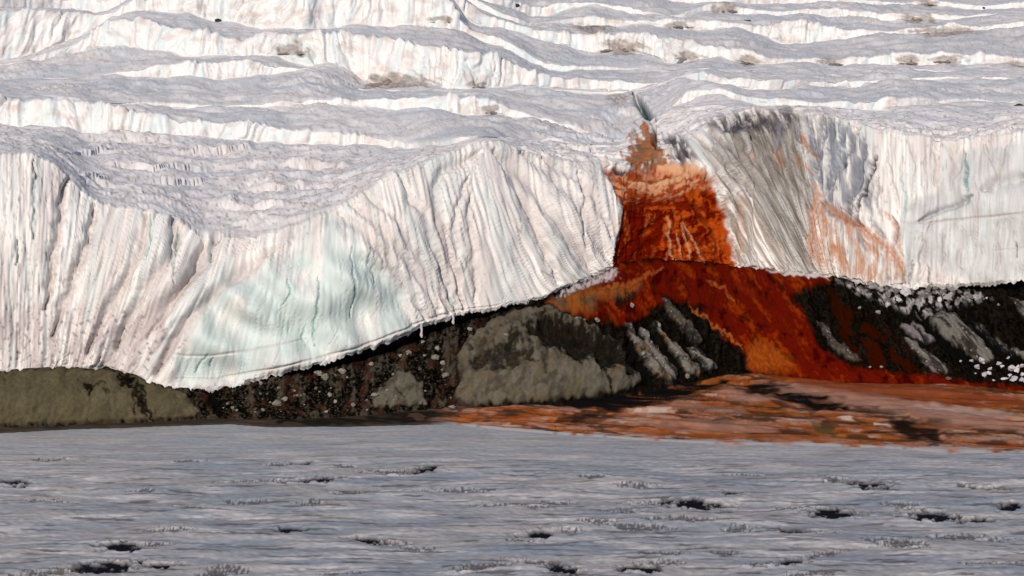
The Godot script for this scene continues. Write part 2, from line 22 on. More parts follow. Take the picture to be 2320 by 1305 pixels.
	"base1": [-71.59,24.05,-47,-70.41,23.98,-47,-69.23,23.96,-47,-68.04,24.02,-47,-66.85,23.96,-47,-65.67,23.93,-47,-64.48,23.95,-47,-63.29,24.01,-47,-62.1,23.98,-47,-60.92,23.95,-47,-59.73,23.95,-47,-58.55,23.92,-47,-57.36,23.92,-47,-56.18,23.82,-47,-54.99,23.77,-47,-53.8,23.81,-47,-52.62,23.82,-47,-51.43,23.77,-47,-50.24,23.81,-47,-49.06,23.64,-47,-47.89,23.27,-47,-46.7,23.11,-47,-45.51,23.13,-47,-44.33,23.11,-47,-43.14,22.98,-47,-41.96,22.86,-47,-40.77,22.79,-47,-39.59,22.75,-47,-38.4,22.79,-47,-37.21,22.76,-47,-36.03,22.74,-47,-34.84,22.8,-47,-33.65,22.74,-47,-32.47,22.57,-47,-31.28,22.48,-47,-30.09,22.42,-47,-28.91,22.3,-47,-27.72,22.36,-47,-26.53,22.32,-47,-25.35,22.2,-47,-24.16,22.07,-47,-22.97,21.96,-47,-21.79,21.86,-47,-20.6,21.78,-47,-19.41,21.69,-46.99,-18.22,21.78,-46.97,-17.03,21.73,-46.88,-15.83,21.64,-46.67,-14.61,21.66,-46.22,-13.39,21.58,-45.43,-12.14,21.72,-44.19,-10.89,21.86,-42.46,-9.63,22.13,-40.18,-8.38,22.43,-37.34,-7.14,22.76,-34.41,-5.96,23.2,-32.32,-4.83,23.58,-31.6,-3.73,23.72,-32.38,-2.63,23.76,-34.55,-1.52,23.61,-37.46,-0.39,23.27,-40.21,0.78,22.94,-42.42,1.96,22.67,-44.11,3.15,22.44,-45.34,4.34,22.28,-46.15,5.54,22.07,-46.62,6.73,21.83,-46.86,7.92,21.69,-47,9.12,21.6,-47.14,10.31,21.57,-47.34,11.52,21.5,-47.66,12.73,21.92,-48.16,13.96,22.67,-48.8,15.19,23.42,-49.53,16.43,24.15,-50.24,17.66,24.71,-50.78,18.88,25.05,-51.04,20.08,25.4,-50.98,21.25,25.76,-50.63,22.39,26.02,-50.06,23.53,26.04,-49.39,24.66,26.07,-48.73,25.8,26.1,-48.17,26.94,26.09,-47.73,28.1,26.08,-47.43,29.26,26.08,-47.23,30.43,26.07,-47.12,31.61,26.05,-47.05,32.79,26.03,-47.02,33.98,26.02,-47.01,35.16,25.99,-47,36.35,25.95,-47,37.53,25.91,-47,38.72,25.89,-47,39.9,25.86,-47,41.09,25.84,-47,42.28,25.81,-47,43.46,25.78,-47,44.65,25.76,-47,45.83,25.75,-47,47.02,25.72,-47,48.21,25.7,-47,49.39,25.68,-47,50.58,25.65,-47,51.77,25.62,-47,52.95,25.6,-47,54.14,25.56,-47,55.32,25.54,-47,56.51,25.51,-47,57.7,25.5,-47,58.88,25.48,-47,60.07,25.44,-47,61.26,25.42,-47,62.44,25.39,-47,63.63,25.36,-47,64.82,25.33,-47,66.01,25.29,-47,67.19,25.27,-47,68.38,25.26,-47,69.56,25.23,-47,70.75,25.2,-47],
	"lip1": [-71.99,27.39,-48.93,-70.8,27.3,-48.92,-69.6,27.18,-48.86,-68.39,27.17,-48.81,-67.22,27.25,-48.9,-66.04,27.33,-48.96,-64.83,27.23,-48.89,-63.63,27.27,-48.88,-62.45,27.27,-48.9,-61.25,27.18,-48.87,-60.04,27.09,-48.81,-58.86,27.1,-48.84,-57.66,27.05,-48.81,-56.46,26.8,-48.72,-55.25,26.61,-48.64,-54.06,26.71,-48.67,-52.87,26.69,-48.66,-51.67,26.61,-48.64,-50.49,26.76,-48.7,-49.32,26.83,-48.84,-48.15,26.62,-48.94,-46.97,26.53,-48.98,-45.76,26.39,-48.88,-44.55,26.07,-48.71,-43.34,25.67,-48.55,-42.14,25.37,-48.45,-40.93,25.12,-48.35,-39.73,24.93,-48.26,-38.53,24.82,-48.17,-37.33,24.66,-48.1,-36.14,24.6,-48.08,-34.94,24.54,-48,-33.74,24.34,-47.93,-32.56,24.27,-47.98,-31.38,24.37,-48.09,-30.18,24.23,-48.05,-29,24.17,-48.08,-27.8,24.09,-48,-26.6,23.87,-47.9,-25.4,23.57,-47.79,-24.21,23.43,-47.78,-23.03,23.39,-47.83,-21.84,23.4,-47.89,-20.65,23.34,-47.9,-19.46,23.19,-47.86,-18.26,23.05,-47.7,-17.06,22.99,-47.6,-15.86,22.87,-47.37,-14.64,22.69,-46.81,-13.41,22.62,-46.03,-12.16,22.38,-44.58,-10.9,22.38,-42.76,-9.64,22.63,-40.47,-8.38,23,-37.67,-7.15,23.4,-34.78,-5.97,23.87,-32.71,-4.83,24.17,-31.94,-3.73,24.19,-32.65,-2.63,24.01,-34.69,-1.52,23.68,-37.5,-0.39,23.3,-40.23,0.78,22.97,-42.43,1.96,22.72,-44.14,3.15,22.51,-45.38,4.34,22.32,-46.17,5.54,22.19,-46.69,6.73,22.05,-46.99,7.93,21.97,-47.17,9.12,21.84,-47.27,10.32,21.74,-47.43,11.52,21.64,-47.74,12.74,22.05,-48.23,13.96,22.79,-48.87,15.19,23.57,-49.62,16.43,24.3,-50.33,17.66,24.82,-50.84,18.88,25.15,-51.1,20.08,25.47,-51.02,21.25,25.82,-50.66,22.4,26.07,-50.09,23.53,26.12,-49.43,24.67,26.14,-48.77,25.8,26.15,-48.2,26.94,26.16,-47.78,28.1,26.16,-47.47,29.26,26.14,-47.27,30.43,26.11,-47.14,31.61,26.09,-47.08,32.79,26.08,-47.05,33.98,26.06,-47.03,35.16,26.03,-47.03,36.35,26,-47.03,37.54,25.99,-47.04,38.72,25.96,-47.04,39.91,25.91,-47.03,41.09,25.86,-47.02,42.28,25.84,-47.02,43.47,25.84,-47.04,44.65,25.81,-47.03,45.84,25.77,-47.02,47.02,25.75,-47.02,48.21,25.73,-47.02,49.39,25.71,-47.02,50.58,25.68,-47.02,51.77,25.65,-47.02,52.96,25.63,-47.02,54.14,25.62,-47.03,55.33,25.59,-47.03,56.52,25.56,-47.02,57.7,25.53,-47.02,58.89,25.51,-47.02,60.07,25.47,-47.02,61.26,25.44,-47.02,62.45,25.42,-47.02,63.63,25.4,-47.02,64.82,25.38,-47.03,66.01,25.36,-47.04,67.2,25.34,-47.04,68.38,25.3,-47.02,69.57,25.26,-47.02,70.76,25.24,-47.02],
	"base2": [-72.59,27.35,-51.02,-71.43,27.34,-51.17,-70.27,27.32,-51.33,-69.1,27.31,-51.44,-67.91,27.29,-51.49,-66.71,27.29,-51.51,-65.51,27.27,-51.55,-64.34,27.25,-51.67,-63.19,27.23,-51.9,-62.07,27.19,-52.24,-60.96,27.15,-52.68,-59.86,27.12,-53.15,-58.75,27.09,-53.57,-57.6,27.01,-53.85,-56.4,26.93,-53.91,-55.14,26.86,-53.73,-53.84,26.81,-53.29,-52.49,26.75,-52.65,-51.15,26.71,-51.97,-49.86,26.7,-51.58,-48.67,26.61,-51.66,-47.55,26.45,-52.08,-46.48,26.33,-52.79,-45.43,26.15,-53.73,-44.39,25.89,-54.67,-43.3,25.66,-55.46,-42.18,25.53,-56.07,-41.02,25.4,-56.49,-39.83,25.27,-56.76,-38.63,25.2,-56.9,-37.4,25.12,-56.97,-36.17,25.18,-56.99,-34.94,25.3,-57,-33.7,25.41,-57,-32.47,25.47,-57,-31.24,25.46,-57.01,-30.01,25.46,-57.02,-28.78,25.4,-57.05,-27.55,25.4,-57.1,-26.32,25.38,-57.17,-25.1,25.53,-57.27,-23.87,25.58,-57.39,-22.65,25.65,-57.53,-21.42,25.59,-57.66,-20.2,25.51,-57.77,-18.97,25.52,-57.83,-17.73,25.47,-57.84,-16.49,25.33,-57.79,-15.25,25.23,-57.7,-14.01,25.32,-57.57,-12.76,25.34,-57.41,-11.52,25.27,-57.25,-10.28,25.23,-57.1,-9.04,25.15,-56.95,-7.81,24.92,-56.8,-6.57,24.68,-56.65,-5.34,24.5,-56.48,-4.1,24.38,-56.39,-2.87,24.48,-56.49,-1.64,24.42,-56.65,-0.41,24.22,-56.74,0.82,24,-56.74,2.05,23.87,-56.63,3.28,23.46,-56.36,4.51,22.99,-55.91,5.73,22.59,-55.26,6.93,22.27,-54.47,8.13,21.95,-53.59,9.32,21.83,-52.72,10.51,21.59,-52.11,11.72,21.61,-51.99,12.94,21.95,-52.3,14.18,22.75,-52.91,15.44,23.54,-53.7,16.7,24.43,-54.52,17.97,25.18,-55.26,19.23,25.43,-55.81,20.48,25.78,-56.11,21.69,26.26,-56.08,22.88,26.59,-55.69,24.04,26.75,-54.94,25.15,26.5,-53.82,26.22,26.24,-52.35,27.28,26.05,-50.84,28.35,26.07,-49.73,29.48,26.07,-49.07,30.62,26.07,-48.63,31.77,26.07,-48.29,32.93,26.07,-48.07,34.1,26.06,-47.95,35.29,26.04,-47.9,36.48,26.01,-47.9,37.67,25.99,-47.94,38.88,25.96,-48.05,40.1,25.89,-48.25,41.35,25.82,-48.58,42.63,25.77,-49.09,43.95,25.8,-49.78,45.3,25.76,-50.66,46.69,25.83,-51.68,48.11,25.76,-52.78,49.52,25.89,-53.85,50.93,25.97,-54.82,52.31,25.95,-55.61,53.66,25.9,-56.19,54.97,25.94,-56.58,56.25,25.99,-56.8,57.5,25.98,-56.92,58.75,25.98,-56.98,59.99,25.95,-56.99,61.22,25.93,-57,62.45,25.92,-57,63.69,25.92,-57,64.92,25.87,-57,66.15,25.86,-57,67.39,25.84,-57,68.62,25.83,-57,69.85,25.83,-57,71.09,25.8,-57,72.32,25.79,-57,73.56,25.75,-57],
	"lip2": [-72.6,27.39,-51.04,-71.44,27.38,-51.19,-70.28,27.37,-51.36,-69.11,27.36,-51.47,-67.92,27.36,-51.53,-66.72,27.35,-51.55,-65.52,27.32,-51.58,-64.35,27.33,-51.71,-63.2,27.31,-51.94,-62.08,27.27,-52.28,-60.97,27.22,-52.71,-59.87,27.17,-53.17,-58.75,27.13,-53.59,-57.6,27.04,-53.86,-56.4,26.97,-53.93,-55.15,26.92,-53.76,-53.85,26.89,-53.34,-52.5,26.86,-52.72,-51.16,26.85,-52.05,-49.87,26.81,-51.64,-48.68,26.73,-51.73,-47.56,26.57,-52.15,-46.48,26.42,-52.84,-45.44,26.29,-53.81,-44.41,26.2,-54.85,-43.33,26.05,-55.68,-42.21,25.91,-56.29,-41.05,25.78,-56.71,-39.86,25.68,-56.99,-38.65,25.65,-57.16,-37.43,25.58,-57.23,-36.2,25.59,-57.23,-34.96,25.61,-57.18,-33.72,25.67,-57.15,-32.49,25.83,-57.21,-31.25,25.78,-57.2,-30.02,25.73,-57.18,-28.8,25.83,-57.3,-27.57,25.98,-57.43,-26.35,26.1,-57.59,-25.12,26.06,-57.58,-23.89,26.17,-57.73,-22.67,26.25,-57.87,-21.44,26.18,-58,-20.22,26.22,-58.18,-18.99,26.16,-58.2,-17.75,26.13,-58.22,-16.51,26.16,-58.27,-15.28,26.33,-58.33,-14.03,26.37,-58.17,-12.78,26.44,-58.05,-11.54,26.45,-57.93,-10.3,26.41,-57.77,-9.06,26.46,-57.7,-7.83,26.54,-57.74,-6.59,26.67,-57.8,-5.35,26.56,-57.66,-4.12,26.34,-57.52,-2.88,26.07,-57.4,-1.65,25.58,-57.31,-0.41,25.1,-57.25,0.82,24.73,-57.17,2.06,24.34,-56.9,3.29,24.01,-56.68,4.51,23.75,-56.34,5.73,23.41,-55.74,6.94,23.25,-55.04,8.14,22.97,-54.18,9.33,22.67,-53.2,10.52,22.38,-52.57,11.72,21.97,-52.2,12.94,22.06,-52.36,14.18,22.78,-52.93,15.44,23.66,-53.77,16.7,24.56,-54.59,17.97,25.4,-55.38,19.25,26.26,-56.29,20.52,27.15,-56.9,21.73,27.31,-56.69,22.92,27.48,-56.21,24.07,27.51,-55.39,25.18,27.19,-54.21,26.25,26.89,-52.73,27.31,26.84,-51.3,28.39,26.9,-50.21,29.51,26.85,-49.52,30.66,26.84,-49.07,31.8,26.77,-48.69,32.95,26.51,-48.32,34.12,26.42,-48.15,35.31,26.47,-48.14,36.52,26.66,-48.27,37.71,26.65,-48.32,38.92,26.63,-48.44,40.16,26.71,-48.72,41.43,26.91,-49.21,42.71,26.93,-49.76,44.02,26.76,-50.34,45.37,26.71,-51.21,46.76,26.7,-52.18,48.17,26.56,-53.24,49.57,26.44,-54.17,50.97,26.47,-55.11,52.35,26.45,-55.89,53.7,26.37,-56.46,55,26.31,-56.79,56.27,26.23,-56.94,57.52,26.19,-57.04,58.77,26.18,-57.09,60,26.11,-57.09,61.23,26.01,-57.05,62.47,26.04,-57.07,63.7,26.04,-57.07,64.93,25.96,-57.05,66.16,25.93,-57.04,67.4,25.96,-57.07,68.63,25.94,-57.06,69.86,25.92,-57.06,71.1,25.92,-57.07,72.34,25.93,-57.08,73.58,25.92,-57.1],
	"base3": [-77.86,27.64,-69.49,-76.59,27.64,-69.54,-75.32,27.63,-69.61,-74.05,27.63,-69.7,-72.78,27.6,-69.8,-71.52,27.59,-69.91,-70.26,27.58,-70.04,-69.01,27.57,-70.19,-67.76,27.55,-70.36,-66.5,27.54,-70.52,-65.25,27.5,-70.67,-63.98,27.49,-70.79,-62.7,27.49,-70.88,-61.41,27.55,-70.94,-60.12,27.6,-70.97,-58.83,27.64,-70.99,-57.53,27.72,-71,-56.23,27.75,-71,-54.93,27.81,-71,-53.63,27.85,-71,-52.33,27.88,-71,-51.03,28.01,-71.01,-49.73,28.19,-71.01,-48.43,28.27,-71.02,-47.14,28.24,-71.03,-45.84,28.32,-71.03,-44.54,28.29,-71.03,-43.25,27.99,-71.03,-41.96,27.8,-71.03,-40.66,27.78,-71.03,-39.37,27.76,-71.04,-38.08,27.66,-71.08,-36.79,27.54,-71.14,-35.51,27.52,-71.25,-34.22,27.8,-71.4,-32.94,27.99,-71.6,-31.66,28.15,-71.82,-30.39,28.12,-72.03,-29.1,28.3,-72.2,-27.8,28.52,-72.3,-26.5,28.65,-72.28,-25.18,28.82,-72.14,-23.86,28.37,-71.88,-22.53,27.85,-71.52,-21.21,27.3,-71.07,-19.88,26.8,-70.56,-18.54,26.37,-69.98,-17.21,26.4,-69.33,-15.88,26.44,-68.65,-14.55,26.45,-67.96,-13.24,26.48,-67.31,-11.93,26.55,-66.75,-10.63,26.59,-66.29,-9.34,26.57,-65.87,-8.06,26.58,-65.46,-6.78,26.59,-65.36,-5.52,26.55,-65.99,-4.27,26.45,-67.15,-3,26.38,-68.33,-1.72,26.29,-69.29,-0.43,26.26,-70.06,0.86,26.25,-70.68,2.17,26.25,-71.17,3.47,26.28,-71.58,4.78,26.23,-71.95,6.09,26.12,-72.31,7.41,26,-72.66,8.72,25.9,-72.99,10.04,25.83,-73.27,11.36,25.77,-73.44,12.67,25.73,-73.45,13.97,25.81,-73.27,15.26,26.13,-72.88,16.53,26.47,-72.31,17.78,26.79,-71.58,19.02,27.11,-70.68,20.23,27.56,-69.61,21.41,27.84,-68.29,22.56,27.63,-66.63,23.68,27.49,-64.83,24.83,27.42,-63.56,26.06,27.25,-63.17,27.33,27.05,-63.22,28.6,26.97,-63.31,29.88,27.01,-63.44,31.18,26.92,-63.81,32.55,26.92,-64.69,33.99,26.96,-66.01,35.43,27.04,-67.31,36.85,26.96,-68.32,38.24,26.89,-69.04,39.6,26.92,-69.55,40.95,26.88,-69.9,42.28,26.9,-70.17,43.61,27.14,-70.39,44.93,27.26,-70.58,46.25,27.32,-70.74,47.56,27.4,-70.85,48.87,27.44,-70.93,50.18,27.5,-70.97,51.48,27.54,-70.99,52.77,27.6,-71,54.07,27.62,-71,55.37,27.7,-71,56.66,27.76,-71,57.96,27.74,-71,59.26,27.7,-71,60.56,27.75,-71,61.85,27.89,-71,63.15,27.85,-71,64.45,27.81,-71,65.75,27.77,-71,67.04,27.78,-71,68.34,27.81,-71,69.64,27.82,-71,70.94,27.73,-71,72.24,27.69,-71,73.53,27.71,-71,74.83,27.71,-71,76.13,27.72,-71,77.43,27.74,-71],
	"lip3": [-77.87,27.71,-69.53,-76.59,27.71,-69.58,-75.32,27.7,-69.65,-74.05,27.67,-69.72,-72.79,27.65,-69.83,-71.53,27.65,-69.95,-70.27,27.64,-70.07,-69.02,27.62,-70.22,-67.76,27.61,-70.39,-66.51,27.59,-70.55,-65.25,27.56,-70.71,-63.98,27.56,-70.84,-62.71,27.55,-70.92,-61.42,27.62,-70.98,-60.13,27.69,-71.03,-58.84,27.75,-71.05,-57.54,27.81,-71.05,-56.24,27.87,-71.07,-54.94,27.9,-71.05,-53.64,27.96,-71.07,-52.35,28.04,-71.1,-51.05,28.17,-71.1,-49.74,28.31,-71.08,-48.45,28.54,-71.18,-47.18,28.8,-71.35,-45.89,29.09,-71.47,-44.61,29.26,-71.6,-43.35,29.45,-71.88,-42.07,29.51,-72.02,-40.77,29.53,-72.04,-39.47,29.52,-72.06,-38.18,29.47,-72.12,-36.91,29.62,-72.34,-35.63,29.77,-72.55,-34.33,29.81,-72.57,-33.03,29.87,-72.68,-31.74,29.81,-72.77,-30.45,29.61,-72.89,-29.15,29.41,-72.84,-27.83,29.16,-72.67,-26.51,28.98,-72.48,-25.18,29.03,-72.26,-23.86,28.57,-71.99,-22.54,28.02,-71.61,-21.21,27.5,-71.19,-19.88,26.98,-70.66,-18.55,26.52,-70.07,-17.21,26.5,-69.39,-15.88,26.5,-68.68,-14.56,26.57,-68.03,-13.24,26.61,-67.38,-11.93,26.61,-66.79,-10.64,26.62,-66.31,-9.34,26.61,-65.89,-8.06,26.64,-65.49,-6.78,26.66,-65.41,-5.52,26.63,-66.04,-4.27,26.61,-67.25,-3,26.53,-68.42,-1.72,26.45,-69.38,-0.43,26.42,-70.15,0.87,26.4,-70.76,2.17,26.37,-71.23,3.47,26.37,-71.63,4.78,26.35,-72.02,6.09,26.29,-72.4,7.41,26.22,-72.79,8.73,26.12,-73.12,10.04,26.01,-73.38,11.36,25.98,-73.57,12.68,25.99,-73.6,13.98,26.06,-73.41,15.26,26.28,-72.97,16.53,26.56,-72.36,17.78,26.91,-71.65,19.03,27.43,-70.87,20.24,27.92,-69.82,21.43,28.36,-68.59,22.6,28.68,-67.24,23.72,28.56,-65.45,24.87,28.3,-64.07,26.09,28.04,-63.62,27.37,28.07,-63.81,28.65,28.04,-63.93,29.92,28.02,-64.02,31.24,28.01,-64.44,32.61,27.98,-65.3,34.04,27.85,-66.52,35.47,27.74,-67.72,36.89,27.62,-68.7,38.28,27.58,-69.44,39.64,27.57,-69.92,41,27.66,-70.35,42.33,27.61,-70.58,43.64,27.6,-70.66,44.95,27.57,-70.76,46.26,27.54,-70.86,47.58,27.61,-70.98,48.9,27.77,-71.12,50.21,27.88,-71.19,51.5,27.85,-71.17,52.8,27.92,-71.18,54.1,27.99,-71.22,55.4,28.04,-71.2,56.69,28.06,-71.17,57.99,28.09,-71.2,59.29,28.04,-71.2,60.58,27.96,-71.12,61.86,27.98,-71.05,63.15,27.93,-71.04,64.45,27.89,-71.04,65.76,27.93,-71.09,67.06,27.92,-71.08,68.35,27.95,-71.08,69.65,27.92,-71.06,70.96,27.9,-71.1,72.26,27.9,-71.12,73.56,27.9,-71.11,74.85,27.9,-71.11,76.15,27.92,-71.11,77.45,27.92,-71.11],
	"base4": [-80.85,28.13,-80,-79.51,28.09,-80,-78.17,28.08,-80,-76.83,28.14,-80,-75.49,28.17,-80,-74.15,28.1,-80,-72.8,28.19,-80,-71.46,28.31,-80,-70.12,28.42,-80,-68.78,28.45,-80.01,-67.44,28.44,-80.03,-66.11,28.49,-80.08,-64.79,28.5,-80.17,-63.48,28.67,-80.34,-62.19,29.03,-80.62,-60.93,29.21,-81.04,-59.71,29.21,-81.61,-58.5,29.49,-82.32,-57.29,29.76,-83.07,-56.07,30.05,-83.78,-54.8,30.45,-84.3,-53.47,30.93,-84.53,-52.09,30.94,-84.42,-50.66,30.74,-83.97,-49.18,30.71,-83.29,-47.7,30.69,-82.51,-46.23,30.61,-81.75,-44.78,30.46,-81.12,-43.37,30.39,-80.65,-41.99,30.29,-80.33,-40.62,30.18,-80.15,-39.27,30,-80.06,-37.93,29.97,-80.02,-36.59,30.03,-80,-35.25,29.93,-79.98,-33.91,30,-79.95,-32.56,29.98,-79.9,-31.22,29.89,-79.82,-29.87,29.8,-79.69,-28.51,29.54,-79.45,-27.14,29.25,-79.06,-25.78,28.96,-78.79,-24.46,28.85,-78.9,-23.14,28.81,-79.08,-21.81,28.5,-79.02,-20.46,27.6,-78.71,-19.1,26.71,-78.23,-17.73,26.55,-77.58,-16.35,26.66,-76.78,-14.98,26.77,-75.85,-13.6,26.7,-74.81,-12.24,26.72,-73.7,-10.88,26.79,-72.52,-9.53,26.67,-71.28,-8.2,26.58,-70.12,-6.89,26.56,-69.46,-5.6,26.57,-69.54,-4.32,26.57,-70.16,-3.03,26.64,-70.94,-1.74,26.57,-71.67,-0.43,26.49,-72.28,0.87,26.49,-72.78,2.18,26.48,-73.17,3.49,26.38,-73.49,4.81,26.31,-73.79,6.13,26.25,-74.11,7.45,26.21,-74.45,8.78,26.15,-74.8,10.11,26.16,-75.08,11.43,26.09,-75.24,12.75,26.07,-75.23,14.06,26.13,-75.02,15.35,26.37,-74.63,16.63,26.66,-74.1,17.9,26.94,-73.49,19.17,27.38,-72.87,20.42,27.95,-72.23,21.67,28.33,-71.66,22.95,28.59,-71.42,24.27,28.68,-71.64,25.6,28.51,-71.97,26.92,28.34,-72.14,28.23,28.19,-72.16,29.53,28.06,-72.16,30.85,28.05,-72.32,32.21,28.03,-72.79,33.62,28,-73.6,35.06,27.95,-74.63,36.51,27.9,-75.7,37.97,27.84,-76.68,39.41,27.8,-77.51,40.84,27.77,-78.17,42.24,27.75,-78.63,43.61,27.76,-78.91,44.96,27.75,-79.01,46.29,27.75,-78.93,47.58,27.77,-78.69,48.84,27.8,-78.28,50.08,27.83,-77.76,51.3,27.88,-77.18,52.52,27.94,-76.63,53.75,27.99,-76.14,54.99,28.02,-75.73,56.26,28.03,-75.46,57.55,28.04,-75.35,58.88,28.06,-75.4,60.25,28.07,-75.62,61.64,28.07,-75.94,63.04,28.04,-76.31,64.45,28.02,-76.69,65.86,28.01,-77.04,67.26,28.03,-77.35,68.65,28.03,-77.61,70.04,28.03,-77.84,71.42,28.02,-78.04,72.8,28.01,-78.22,74.17,28.01,-78.37,75.53,28.01,-78.48,76.89,28.03,-78.57,78.23,28.03,-78.62,79.57,28.03,-78.65],
	"lip4": [-80.86,28.27,-80.08,-79.53,28.31,-80.12,-78.2,28.39,-80.18,-76.85,28.39,-80.14,-75.52,28.44,-80.16,-74.19,28.45,-80.2,-72.83,28.48,-80.17,-71.49,28.63,-80.19,-70.13,28.57,-80.09,-68.79,28.59,-80.09,-67.47,28.73,-80.19,-66.13,28.73,-80.21,-64.82,28.79,-80.33,-63.52,29.06,-80.56,-62.21,29.22,-80.73,-60.96,29.51,-81.21,-59.78,30,-82.07,-58.58,30.46,-82.88,-57.38,30.77,-83.65,-56.16,31.14,-84.41,-54.92,31.92,-85.16,-53.63,32.94,-85.7,-52.31,33.84,-86.09,-50.9,34.1,-85.91,-49.44,34.32,-85.37,-47.96,34.42,-84.66,-46.48,34.36,-83.92,-45.02,34.06,-83.19,-43.59,33.84,-82.64,-42.18,33.46,-82.17,-40.8,33.13,-81.86,-39.44,32.92,-81.75,-38.08,32.61,-81.54,-36.71,32.3,-81.31,-35.36,32.14,-81.26,-34.01,32.14,-81.19,-32.68,32.46,-81.34,-31.35,32.75,-81.47,-30.01,32.97,-81.52,-28.65,32.9,-81.39,-27.28,32.85,-81.14,-25.94,33,-81.12,-24.61,32.91,-81.24,-23.28,32.8,-81.38,-21.94,32.55,-81.36,-20.61,32.39,-81.48,-19.26,32.25,-81.43,-17.88,32.22,-80.86,-16.49,32.18,-79.97,-15.1,32.13,-78.94,-13.71,32.08,-77.92,-12.33,31.82,-76.64,-10.96,31.76,-75.39,-9.6,31.69,-74.17,-8.26,31.63,-73.03,-6.94,31.37,-72.24,-5.64,31.06,-72.13,-4.34,30.71,-72.56,-3.05,30.51,-73.18,-1.75,30.24,-73.79,-0.44,29.76,-74.17,0.87,29.16,-74.32,2.19,28.37,-74.26,3.5,27.97,-74.41,4.82,27.64,-74.55,6.14,27.52,-74.84,7.47,27.51,-75.2,8.8,27.51,-75.58,10.12,27.34,-75.77,11.45,27.19,-75.87,12.77,27.09,-75.82,14.08,27.03,-75.54,15.37,27.06,-75.03,16.64,27.12,-74.36,17.91,27.23,-73.66,19.18,27.74,-73.07,20.42,28.11,-72.33,21.67,28.38,-71.69,22.95,28.64,-71.45,24.27,28.73,-71.67,25.6,28.54,-71.99,26.92,28.37,-72.16,28.23,28.23,-72.18,29.53,28.1,-72.18,30.86,28.1,-72.35,32.21,28.09,-72.82,33.62,28.06,-73.63,35.06,28,-74.66,36.52,27.94,-75.72,37.97,27.88,-76.7,39.41,27.83,-77.53,40.84,27.8,-78.18,42.24,27.79,-78.65,43.62,27.79,-78.93,44.97,27.78,-79.03,46.29,27.81,-78.97,47.59,27.83,-78.73,48.85,27.86,-78.32,50.09,27.9,-77.79,51.31,27.95,-77.22,52.53,27.99,-76.66,53.76,28.03,-76.16,55,28.08,-75.77,56.26,28.1,-75.5,57.56,28.11,-75.39,58.89,28.12,-75.44,60.25,28.13,-75.66,61.64,28.13,-75.98,63.05,28.12,-76.35,64.46,28.1,-76.73,65.87,28.09,-77.08,67.26,28.07,-77.37,68.66,28.07,-77.63,70.04,28.06,-77.86,71.42,28.05,-78.06,72.8,28.04,-78.24,74.17,28.06,-78.4,75.54,28.07,-78.51,76.89,28.07,-78.59,78.24,28.06,-78.64,79.58,28.06,-78.66],
